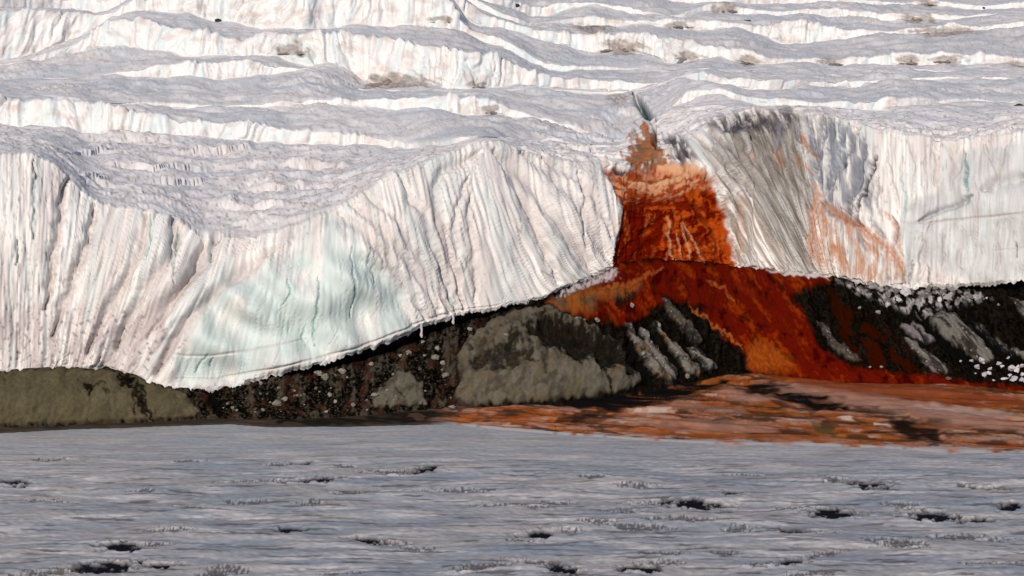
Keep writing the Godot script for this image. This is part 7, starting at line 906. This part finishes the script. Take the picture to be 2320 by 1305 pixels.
func bank_row(r: int) -> void:
	var base: PackedVector3Array = bank.base[r]
	var nn := bank.normal_rows(bank.base, r)
	var out := PackedVector3Array(); out.resize(COLS)
	var col := PackedColorArray(); col.resize(COLS)
	var kd := PackedByteArray(); kd.resize(COLS)
	var band: int = bank.info[r][0]
	var t: float = bank.info[r][1]
	for c in COLS:
		var p := base[c]
		var x := p.x
		var y := p.y
		var z := p.z
		var tone: Color
		var d := 0.0
		kd[c] = 0
		if band <= 1:
			# the fan: bands of stained ice running out towards the lower right
			var u := x * 0.055 - z * 0.02
			var v := z * 0.36 - x * 0.07
			var n := nb(u, v)
			var m := nb(u * 2.4 + 9.0, v * 2.2)
			tone = Color(0.25, 0.066, 0.014).lerp(Color(0.31, 0.155, 0.105), smoothstep(-0.2, 0.4, n + 0.5 * m))
			tone = tone.lerp(Color(0.085, 0.035, 0.015), 0.9 * smoothstep(0.08, 0.45, nb(u * 1.9 + 30.0, v * 0.9)))
			tone = tone.lerp(Color(0.33, 0.10, 0.02), 0.7 * smoothstep(0.2, 0.5, nb(u * 1.5 + 60.0, v * 0.9)))
			tone = tone.lerp(Color(0.42, 0.33, 0.28), 0.5 * smoothstep(0.30, 0.65, nb(u * 3.0 + 4.0, v * 1.3)))
			tone = tone * (1.0 + 0.45 * nb(u * 7.0 + 3.0, v * 3.0) + 0.25 * nb(x * 0.9, z * 1.4))
			tone = tone.lerp(Color(0.03, 0.014, 0.008), 0.8 * smoothstep(0.05, 0.0, absf(n1(x * 0.16 + z * 0.1, z * 0.34 + 4.0))) * smoothstep(-0.2, 0.3, nb(x * 0.1, z * 0.2 + 9.0)))
			tone = tone.lerp(Color(0.045, 0.022, 0.013), 0.85 * smoothstep(0.12, 0.42, nb(x * 0.16 + 31.0, z * 0.30 - x * 0.05)))
			tone = tone.lerp(Color(0.33, 0.32, 0.325), smoothstep(0.05, 0.0, t + 0.06 * nb(x * 0.25, z * 0.8)))
			var west := smoothstep(-3.0, -9.0, x)
			tone = tone.lerp(Color(0.035, 0.03, 0.022), west * (0.96 + 0.04 * m))
			d = (0.30 * n + 0.10 * m + 0.02 * n1(x * 1.2, z * 1.6)) * smoothstep(0.0, 0.2, t) * (1.0 - 0.5 * west)
			for hit in fan_set.near(x + 0.5 * n1(x * 0.35, z * 0.35), z + 0.45 * n1(x * 0.5 + 8.0, z * 0.5)):
				var l: Array = hit[1]
				var f: float = hit[0]
				d -= l[2] * f
				tone = tone.lerp(BANK_TINT[l[3]], clampf(l[4] * smoothstep(0.15, 0.75, f * (0.85 + 0.6 * m)), 0.0, 1.0))
			if band == 1: d += 0.03
		else:
			var rub := nb(x * 0.55, y * 0.55 + z * 0.2)
			var fine := nb(x * 1.9, y * 1.9)
			var grit := n1(x * 5.0, y * 5.0)
			d = 0.45 * rub + 0.16 * absf(fine) + 0.02 * grit
			# black till with paler gravel strewn over it, most of it on the stony western slope
			var strewn := smoothstep(3.0, -8.0, x) * 0.9 + 0.1
			tone = TILL * (1.0 + 0.5 * fine + 0.2 * grit)
			tone = tone.lerp(Color(0.058, 0.048, 0.034), strewn * smoothstep(0.0, 0.65, rub + 0.5 * fine))
			tone = tone.lerp(Color(0.085, 0.077, 0.062), strewn * 0.6 * smoothstep(0.5, 0.9, grit + 0.6 * fine))
			tone = tone.lerp(Color(0.050, 0.022, 0.012), 0.6 * strewn * smoothstep(0.2, 0.5, nb(x * 0.4 + 70.0, y * 0.5)))
			var wob := 0.16 * n1(x * 0.9, y * 0.9) + 0.05 * n1(x * 3.0, y * 3.0)
			var gx := x + wob
			var gy := y + 0.12 * n1(x * 1.2 + 5.0, y * 1.2)
			var q := 0.0
			var rr: float = bzones.red_till.depth(gx, gy)
			if rr > -0.8: tone = tone.lerp(Color(0.030, 0.005, 0.002), smoothstep(-0.8, 0.6, rr) * smoothstep(-0.3, 0.2, nb(x * 0.5 + y * 0.4, y * 0.4 - x * 0.2)))
			q = bzones.cleft.depth(gx, gy)
			if q > -0.4:
				d -= 0.9 * smoothstep(-0.4, 0.4, q)
			q = bzones.red_mound.depth(gx, gy)
			if q > -0.4:
				var run := nb((x + y) * 0.35, (y - x) * 0.12)
				var red := Color(0.105, 0.0050, 0.0012).lerp(Color(0.215, 0.026, 0.0035), smoothstep(0.05, 0.65, run + 0.4 * fine))
				red = red.lerp(Color(0.022, 0.003, 0.0015), 0.7 * smoothstep(0.1, 0.5, nb(x * 0.4 + 11.0, y * 0.4)))
				var qq: float = bzones.ochre_lip.depth(gx, gy)
				if qq > -0.6: red = red.lerp(Color(0.22, 0.065, 0.014).lerp(Color(0.10, 0.062, 0.03), smoothstep(-0.1, 0.4, nb(x * 0.5, y * 0.7))), smoothstep(-0.6, 0.4, qq))
				qq = bzones.orange_pool.depth(gx, gy)
				if qq > -0.7: red = red.lerp(Color(0.30, 0.065, 0.008), smoothstep(-0.7, 0.6, qq) * (0.75 + 0.4 * fine))
				tone = tone.lerp(red, smoothstep(-0.3, 0.25, q))
				d = lerpf(d, 0.25 * rub + 0.10 * fine + 0.25 + 0.12 * run, smoothstep(-0.4, 0.6, q))
				if q > 0.0: kd[c] = 4
				qq = bzones.frost_lip.depth(gx, gy)
				if qq > -0.3: tone = tone.lerp(Color(0.52, 0.47, 0.46), 0.85 * smoothstep(-0.3, 0.25, qq + 0.4 * fine))
				qq = bzones.frost_strip.depth(gx, gy)
				if qq > -0.2: tone = tone.lerp(Color(0.60, 0.57, 0.55), 0.9 * smoothstep(-0.15, 0.1, qq))
			for pc in BANK_PIECES:
				if pc[1] == 4: continue
				q = bzones[pc[0]].depth(gx, gy)
				if q < -0.35: continue
				if pc[1] <= 3:
					var big := 1.3 if pc[1] == 3 else (1.0 if pc[1] == 1 else 0.8)
					d = lerpf(d, 0.12 * rub + 0.05 * fine + 0.012 * grit + 0.05 * absf(n1(x * 0.5 - y * 0.3, y * 0.2)), smoothstep(-0.3, 0.4, q)) + big * sqrt(clampf((q + 0.2) / 2.2, 0.0, 1.0))
					var mud := Color(0.100, 0.085, 0.050) if pc[1] == 1 else Color(0.118, 0.106, 0.080)
					mud = mud * (1.0 + 0.2 * nb(x * 0.5, y * 0.5) + 0.18 * fine + 0.08 * grit)
					mud = mud.lerp(Color(0.035, 0.028, 0.018), 0.8 * smoothstep(0.05, 0.45, nb(x * 0.6 - y * 0.3, y * 0.5 + 40.0)) * (0.3 if pc[1] == 1 else 0.7))
					if pc[1] == 3: mud = mud.lerp(Color(0.115, 0.09, 0.055), 0.7 * smoothstep(0.0, 0.5, nb(x * 0.4 + 8.0, y * 0.5)))
					var crust := smoothstep(-0.15, 0.12, q)
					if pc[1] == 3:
						var bare: float = bzones.dark_hollow.depth(gx, gy)  # mud colour left off inside the hollow, so it stays near black
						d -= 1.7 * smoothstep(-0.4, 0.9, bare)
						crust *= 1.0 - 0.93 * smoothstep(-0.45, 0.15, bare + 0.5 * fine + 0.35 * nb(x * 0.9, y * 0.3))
						bare = bzones.dark_dip.depth(gx, gy)  # mud colour thinned in this dip, so it turns darker
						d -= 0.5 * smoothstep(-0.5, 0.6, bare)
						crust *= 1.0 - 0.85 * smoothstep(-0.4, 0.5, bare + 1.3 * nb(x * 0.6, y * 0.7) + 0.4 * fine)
					tone = tone.lerp(mud, crust)
				else:
					var along := (x + y) * 0.7071
					var over := (x - y) * 0.7071
					d = lerpf(d, 0.08 * n1(along * 1.6, over * 0.3) + 0.12 * absf(fine), smoothstep(-0.3, 0.2, q)) + 0.95 * clampf((q + 0.3) / 1.0, 0.0, 1.0)
					var stone := Color(0.155, 0.145, 0.125).lerp(Color(0.03, 0.026, 0.02), smoothstep(-0.1, 0.35, nb(over * 0.35, along * 1.5)))
					if pc[1] in [9, 10]: stone = Color(0.05, 0.042, 0.032).lerp(Color(0.11, 0.09, 0.06), smoothstep(0.0, 0.4, fine))
					if pc[1] == 11: stone = Color(0.16, 0.14, 0.145)
					stone = stone.lerp(Color(0.42, 0.40, 0.38), 0.8 * smoothstep(0.5, 0.75, nb(x * 2.2, y * 2.2)))
					if pc[1] in [5, 7]: stone = stone.lerp(Color(0.17, 0.085, 0.035), 0.7 * smoothstep(0.1, 0.4, nb(x * 0.7 + 4.0, y * 0.6)))
					tone = tone.lerp(stone, smoothstep(-0.15, 0.1, q))
				if q > 0.0: kd[c] = pc[1]
			q = bzones.frost_rubble.depth(gx, gy)
			if q > -0.5:
				var lump := nb(x * 1.1 + 5.0, y * 1.1)
				d += 0.5 * absf(lump) * smoothstep(-0.5, 0.3, q)
				tone = tone.lerp(Color(0.38, 0.36, 0.36).lerp(Color(0.12, 0.11, 0.105), smoothstep(-0.1, 0.3, fine)), smoothstep(-0.4, 0.3, q) * smoothstep(-0.15, 0.25, lump))
			for hit in bank_set.near(gx, gy):
				var l: Array = hit[1]
				var f: float = hit[0]
				d -= l[2] * f
				tone = tone.lerp(BANK_TINT[l[3]], clampf(l[4] * smoothstep(0.2, 0.7, f * (0.85 + 0.6 * fine)), 0.0, 1.0))
			d *= smoothstep(0.0, 0.07, t) if band == 2 else 0.5
			if band == 2: d = lerpf(d, minf(d, 0.15), smoothstep(0.88, 1.0, t))
			if t < 0.05 and band == 2: d += 0.03
		out[c] = p + nn[c] * d
		tone.a = 1.0
		col[c] = tone
	bank.pts[r] = out; bank.tint[r] = col; bank.kind[r] = kd

# a spot on the finished bank by its front elevation
func on_bank(x: float, y: float) -> Vector3:
	var row := bank_split + 60
	var best := Vector3(x, y, 0.0)
	for k in 3:
		var pr: PackedVector3Array = bank.pts[row]
		var c := clampi(pr.bsearch(Vector3(x, -1e9, 0)), 1, COLS - 2)
		var near := 1e9
		for r in range(bank_split - 70, bank.base.size() - 2):
			var p: Vector3 = bank.pts[r][c]
			var e := absf(p.y - y)
			if e < near: near = e; row = r; best = p
	return best

# ---------------------------------------------------------------- the lake
var lake: Sheet
func lake_height(x: float, z: float) -> float:
	var open := smoothstep(2.0, 22.0, z + 2.0 * n1(x * 0.05, 2.0))
	var h := (0.02 + 0.14 * open) * n1(x * 0.075 + 0.03 * z, z * 0.20) + (0.006 + 0.036 * open) * n1(x * 0.22 + 7.0, z * 0.8) + (0.012 + 0.022 * open) * n1(x * 0.9, z * 2.2)
	return h - 0.10
func build_lake() -> void:
	lake = Sheet.new()
	var zs: Array = []
	var z := -46.0
	while z < -6.0: zs.append(z); z += 2.0
	while z < 51.5: zs.append(z); z += 0.18
	while z < 90.0: zs.append(z); z += 1.5
	for k in zs.size():
		var row := PackedVector3Array(); row.resize(COLS)
		var half: float = 58.0 - clampf(zs[k], -10.0, 52.0) * 0.24
		for c in COLS: row[c] = Vector3(lerpf(-half, half, float(c) / (COLS - 1)), 0, zs[k])
		lake.add(row, 0, zs[k])
	var job := func(r: int) -> void: lake_row(r)
	var id := WorkerThreadPool.add_group_task(job, lake.base.size())
	WorkerThreadPool.wait_for_group_task_completion(id)
	lake.finish()
	var dark_count := 0
	for h in hollows:
		if h[5] == 0: dark_count += 1
	var got := lake.pieces(0, lake.base.size() - 1, dark_count + 1)
	var o := place("lake_ice", got[0], mats.lake)
	o.set_meta("kind", "structure")
	o.set_meta("label", "rippled blue-grey frozen lake pitted with dark melt hollows")
	for i in dark_count:
		if got[i + 1] is ArrayMesh: place("melt_hollow", got[i + 1], mats.hollow, o)

func lake_row(r: int) -> void:
	var base: PackedVector3Array = lake.base[r]
	var out := PackedVector3Array(); out.resize(COLS)
	var col := PackedColorArray(); col.resize(COLS)
	var kd := PackedByteArray(); kd.resize(COLS)
	var z: float = base[0].z
	var close := []
	var dark_no := 0
	for i in hollows.size():
		var h: Array = hollows[i]
		if h[5] == 0: dark_no += 1
		if absf(h[1] - z) < h[3] * 2.4 + absf(h[2] * h[4]) * 2.2 + 0.3: close.append([h, dark_no if h[5] == 0 else 0])
	var open := smoothstep(2.0, 22.0, z)
	for c in COLS:
		var x := base[c].x
		var y := lake_height(x, z)
		var tone := Color(0.335, 0.355, 0.385)
		tone = tone.lerp(Color(0.385, 0.372, 0.37), smoothstep(-0.2, 0.5, nb(x * 0.05, z * 0.2)))
		tone = tone.lerp(Color(0.225, 0.27, 0.325), (0.1 + 0.7 * open) * smoothstep(-0.05, 0.55, nb(x * 0.035 + 30.0, z * 0.17 + 3.0)))
		tone = tone.lerp(Color(0.54, 0.52, 0.52), 0.9 * (0.25 + 0.75 * open) * smoothstep(0.0, 0.55, nb(x * 0.07 + 8.0, z * 0.36)))
		tone = tone.lerp(Color(0.20, 0.185, 0.18), (0.1 + 0.45 * open) * smoothstep(0.30, 0.6, nb(x * 0.22 + 80.0, z * 1.0)))
		tone = tone * (1.0 + 0.15 * nb(x * 0.16, z * 1.2) + 0.16 * nb(x * 1.1, z * 1.3))
		tone = tone.lerp(Color(0.30, 0.25, 0.245), 0.4 * smoothstep(0.15, 0.55, nb(x * 0.07 + 55.0, z * 0.4)))
		var thin := smoothstep(0.36, 0.54, nb(x * 0.085 + 17.0, z * 0.95)) * (0.25 + 0.75 * open)
		tone = tone.lerp(Color(0.075, 0.07, 0.072), 0.8 * thin)
		y -= 0.05 * thin
		kd[c] = 0
		for pair in close:
			var h: Array = pair[0]
			var dx: float = (x - h[0]) / h[2]
			if absf(dx) > 2.4: continue
			var dz: float = (z - h[1] - (x - h[0]) * h[4]) / h[3]
			var q := dx * dx + dz * dz
			var rag := 0.85 * nb(x * 0.42 + 4.0, z * 0.9) + 0.16 * n1(x * 1.6, z * 0.9) + 0.10 * n1(x * 4.0, z * 0.9)
			var f := 1.12 - sqrt(q) + rag
			var spike := absf(n1(x * 3.0, z * 1.1)) * exp(-q * 0.45)
			y += 0.07 * spike * smoothstep(0.1, -0.3, f)
			if h[5] == 0:
				y -= 0.28 * smoothstep(-0.25, 0.35, f)
				tone = tone.lerp(Color(0.17, 0.165, 0.17), 0.6 * smoothstep(-0.3, 0.05, f))
				tone = tone.lerp(Color(0.008, 0.009, 0.013), smoothstep(-0.05, 0.35, f))
				if f > 0.02: kd[c] = pair[1]
			else:
				y -= 0.12 * smoothstep(-0.2, 0.4, f)
				var patch := smoothstep(0.0, 0.6, f + 0.7 * n1(x * 3.6 + 9.0, z * 0.8) + 0.5 * nb(x * 1.0, z * 2.0))
				tone = tone.lerp(Color(0.085, 0.075, 0.073), 0.85 * patch)
				tone = tone.lerp(Color(0.62, 0.60, 0.59), 0.6 * smoothstep(0.3, 0.6, spike) * smoothstep(0.2, -0.2, f))
		out[c] = Vector3(x, y, z)
		tone.a = 1.0
		col[c] = tone
	lake.pts[r] = out; lake.tint[r] = col; lake.kind[r] = kd

# ---------------------------------------------------------------- loose things
func rock_mesh(sd: int, rings: int, around: int, rugged: float, squash: float, cuts := 4, keep := 0.78) -> ArrayMesh:
	var st := SurfaceTool.new(); st.begin(Mesh.PRIMITIVE_TRIANGLES)
	st.set_smooth_group(-1)
	var at := func(i: int, k: int) -> Vector3:
		var th := PI * i / rings
		var ph := TAU * (k % around) / around + 0.3 * (i % 2)
		var v := Vector3(sin(th) * cos(ph), cos(th), sin(th) * sin(ph))
		var q := v * 1.4 + Vector3.ONE * sd * 7.3
		var g := 1.0 + rugged * nz.get_noise_3dv(q) + rugged * 0.5 * nz.get_noise_3dv(q * 2.3)
		var flat := v * g
		# a few cut faces
		for f in cuts:
			var nrm := Vector3(sin(f * 2.1 + sd), cos(f * 1.7 + sd * 2.0), sin(f * 3.3 + sd * 1.3)).normalized()
			var over := flat.dot(nrm) - keep
			if over > 0.0: flat -= nrm * over * 0.9
		return Vector3(flat.x, flat.y * squash, flat.z)
	for i in rings:
		for k in around:
			var a: Vector3 = at.call(i, k); var b: Vector3 = at.call(i, k + 1); var c: Vector3 = at.call(i + 1, k); var e: Vector3 = at.call(i + 1, k + 1)
			if i > 0: st.add_vertex(a); st.add_vertex(b); st.add_vertex(e)
			if i < rings - 1: st.add_vertex(a); st.add_vertex(e); st.add_vertex(c)
	st.generate_normals()
	return st.commit()
func plain(c: Color, rough: float, grain := "mud") -> StandardMaterial3D:
	var m := StandardMaterial3D.new()
	m.albedo_color = c.linear_to_srgb(); m.roughness = rough; m.metallic_specular = 0.3
	m.normal_enabled = true; m.normal_texture = mats[grain].normal_texture; m.normal_scale = 0.7
	m.uv1_triplanar = true; m.uv1_scale = Vector3.ONE * 0.8
	return m

func nth(k: int) -> String:
	var word := ["first", "second", "third", "fourth", "fifth", "sixth", "seventh", "eighth", "ninth", "tenth", "eleventh", "twelfth", "thirteenth", "fourteenth", "fifteenth", "sixteenth", "seventeenth", "eighteenth", "nineteenth"]
	if k < 19: return word[k]
	var tens := ["twentieth", "thirtieth"]
	return tens[(k + 1) / 10 - 2] if (k + 1) % 10 == 0 else ["twenty-", "thirty-"][(k + 1) / 10 - 2] + word[(k + 1) % 10 - 1]
func place_in_row(list: Array, i: int, skip: Array) -> int:      # how many others of the list lie further west
	var n := 0
	for k in list.size():
		if not skip.has(k) and (list[k][0] < list[i][0] or (list[k][0] == list[i][0] and k < i)): n += 1
	return n

func build_things() -> void:
	var rng := RandomNumberGenerator.new(); rng.seed = 77
	var rocks := []
	for k in 6: rocks.append(rock_mesh(k + 1, 7, 9, 0.28, 0.8))
	var chunks := []
	for k in 6: chunks.append(rock_mesh(k + 21, 6, 8, 0.75, 0.75, 9, 0.55))
	var pale := [plain(Color(0.20, 0.18, 0.145), 0.9), plain(Color(0.13, 0.118, 0.095), 0.9), plain(Color(0.27, 0.25, 0.205), 0.9), plain(Color(0.085, 0.075, 0.06), 0.9)]
	var white := [plain(Color(0.58, 0.55, 0.57), 0.5, "ice"), plain(Color(0.46, 0.44, 0.45), 0.5, "ice"), plain(Color(0.30, 0.28, 0.275), 0.55, "ice"), plain(Color(0.16, 0.15, 0.14), 0.6, "ice")]
	var dark := plain(Color(0.035, 0.033, 0.036), 0.85)
	# boulders on the glacier
	var where := ["flat dark boulder on the snow rim near the upper left corner", "dark boulder at the top of the glacier above the central terraces", "widest flat dark boulder, on the upper terraces right of the crevasse", "dark boulder on the terrace at the far right above the pale ice wall", "tiny dark boulder near the top right corner", "small dark boulder below the top right terrace"]
	for i in boulders.size():
		var b: Array = boulders[i]
		var o := place("glacier_boulder", rocks[i], dark)
		o.position = b[0] + Vector3(0, b[2] * 0.35 + 0.1, 0)
		o.scale = Vector3(b[1] * 0.55, b[2] * 0.7, b[1] * 0.4)
		o.rotation.y = rng.randf() * 0.6 - 0.3
		tag(o, where[i], "boulder", "dark boulders on the glacier")
	# heaps of debris at the foot of the ice steps
	var spots := ["largest brown debris heap, under the tall fluted ice step in the upper middle", "thin brown debris heap just right of the largest heap", "brown debris heap on the topmost central terrace", "grey-brown debris heap at the foot of a white step above the crevasse", "small brown debris heap below the terrace right of the crevasse", "brown debris heap against the fluted step left of the upper middle", "small brown heap between two white steps right of the crevasse", "brown streak of debris under an upper step right of centre", "long brown debris heap under the upper right step", "grey debris heap under the column-like ice step at right", "grey-brown debris heap beside the column-like step at right", "brown debris heap high up near the top right", "brown debris heap on the middle step above the arched dome", "brown debris heap on the topmost right terrace", "brown debris streak at the very top right of the glacier", "brown heap at the right edge under a low step", "brown debris at the foot of the steep white hollow at top centre", "thin debris line under the step above the dirty buttress"]
	var earth := surface("earth", 0.95, mats.mud.normal_texture, 0.8, 0.7, 0.1)
	for i in heaps.size():
		var h: Array = heaps[i]
		var o := place("debris_heap", heap_mesh(i, h[1] * 0.8, clampf(h[2] * 0.4, 0.25, 0.7)), earth)
		o.position = h[0] + Vector3(0, -0.12, 0.0)
		tag(o, spots[i], "debris", "debris heaps on the ice steps")
	# two icicles under the overhang
	for i in 2:
		var o := place("icicle", icicle_mesh(1.6 if i == 0 else 1.2), white[0])
		o.position = icicle_spots[i] + Vector3(0, 0.25, 0.25)
		tag(o, ["longer icicle hanging from the overhanging ice edge above the dark bank", "shorter icicle hanging from the ice edge right of the longer one"][i], "icicle", "icicles under the ice edge")
	# stones on the bank
	var known := {0: "pale round stone in the black cleft left of the big mound", 1: "flat pale stone at the foot of the black cleft", 3: "grey stone at the foot of the bank below the stony slope", 8: "single pale stone high on the stony bank", 22: "white stone on the rim above the black hollow of the big mound", 23: "white fleck of ice on the dark notch of the red slope", 37: "pale stone at the edge of the red flow below the grey rib", 20: "pale stone near the top of the big mud mound", 21: "grey-lilac stone on the upper slope of the big mud mound", 24: "pale stone under the edge of the overhanging pale ice wall"}
	for i in stones.size():
		var s: Array = stones[i]
		var at := on_bank(s[0], s[1])
		var o := place("bank_stone", rocks[i % 6], pale[i % 4] if i >= 30 else (pale[2] if i % 3 else pale[0]))
		o.position = at + Vector3(0, s[3] * 0.25, 0.05)
		o.scale = Vector3(s[2], s[3] * 1.1, (s[2] + s[3]) * 0.5)
		o.rotation = Vector3(0, rng.randf() * TAU, rng.randf() * 0.5 - 0.25)
		if known.has(i): tag(o, known[i], "stone", "stones on the bank")
		elif i < NAMED_STONES: tag(o, "%s larger pale stone from the left on the dark bank" % nth(place_in_row(stones.slice(0, NAMED_STONES), i, known.keys())), "stone", "stones on the bank")
		else: tag(o, "small pebble scattered on the dark stony slope under the ice ledge", "stone", "pebbles on the bank")
	# fallen ice
	for i in ice_blocks.size():
		var s: Array = ice_blocks[i]
		var o := place("ice_block", chunks[i % 6], white[0] if i % 4 else white[1])
		o.position = on_bank(s[0], s[1]) + Vector3(0, s[3] * 0.4, 0.1)
		o.scale = Vector3(s[2], s[3], (s[2] + s[3]) * 0.45)
		o.rotation = Vector3(rng.randf() - 0.5, rng.randf() * TAU, rng.randf() - 0.5)
		tag(o, "lone small white ice block on the black slope left of the white cluster" if i == 16 else "%s white ice block from the left in the cluster below the black slope" % nth(place_in_row(ice_blocks, i, [16])), "ice block", "white ice blocks on the black slope")
	for i in foot_blocks.size():
		var s: Array = foot_blocks[i]
		var o := place("broken_ice", chunks[(i * 5) % 6], white[[2, 2, 3, 3, 1, 0, 3][i % 7]])
		var size := 0.55 + 0.9 * absf(n1(i * 1.7, 5.0)) + (0.5 if i % 5 == 0 else 0.0)
		o.position = on_bank(s[0], s[1]) + Vector3(0, s[3] * 0.1, -0.15)
		o.scale = Vector3(s[2] * 1.2, s[3] * 1.6, (s[2] + s[3]) * 0.6) * size
		o.rotation = Vector3(rng.randf() * 0.8 - 0.4, rng.randf() * TAU, rng.randf() * 0.8 - 0.4)
		tag(o, "%s broken ice lump from the left along the foot of the dirty cliff" % nth(place_in_row(foot_blocks, i, [])), "ice block", "broken ice along the cliff foot")

func heap_mesh(sd: int, half: float, tall: float) -> ArrayMesh:
	var s := Sheet.new()
	var n := 40
	for i in 18:
		var row := PackedVector3Array(); row.resize(n)
		var col := PackedColorArray(); col.resize(n)
		for k in n:
			var u := float(k) / (n - 1) * 2.0 - 1.0
			var v := float(i) / 17.0
			var edge := (1.0 - u * u) * (0.8 + 0.5 * n1(u * 2.0 + sd * 5.0, 3.0)) 
			var h := tall * maxf(edge, 0.0) * v * (1.0 + 0.35 * nb(u * half * 0.7 + sd, v * 2.0)) - 0.12
			row[k] = Vector3(u * half * 1.1, h, -v * tall * 1.0 + (1.0 - v) * 0.7 * maxf(edge, 0.0))
			var g := nb(u * half * 1.4 + sd * 3.0, v * 4.0)
			col[k] = Color(0.30, 0.255, 0.215).lerp(Color(0.15, 0.12, 0.10), smoothstep(-0.2, 0.4, g)).lerp(Color(0.55, 0.51, 0.48), 0.7 * smoothstep(0.2, 0.5, nb(u * half * 2.0 + 40.0, v * 3.0 + sd)))
		s.add(row, 0, 0.0); s.pts[i] = row; s.tint[i] = col
	s.finish()
	return s.mesh(0, 17)

func icicle_mesh(long: float) -> ArrayMesh:
	var st := SurfaceTool.new(); st.begin(Mesh.PRIMITIVE_TRIANGLES)
	var rad := [0.17, 0.14, 0.12, 0.13, 0.10, 0.11, 0.16, 0.08]
	var m := rad.size()
	for i in m - 1:
		for k in 8:
			var q := []
			for e in [[i, k], [i, k + 1], [i + 1, k + 1], [i + 1, k]]:
				var a: float = TAU * e[1] / 8.0
				q.append(Vector3(cos(a) * rad[e[0]] + 0.03 * sin(e[0] * 2.0), -long * e[0] / (m - 1), sin(a) * rad[e[0]]))
			for e in [0, 1, 2, 0, 2, 3]: st.add_vertex(q[e])
	st.generate_normals()
	return st.commit()
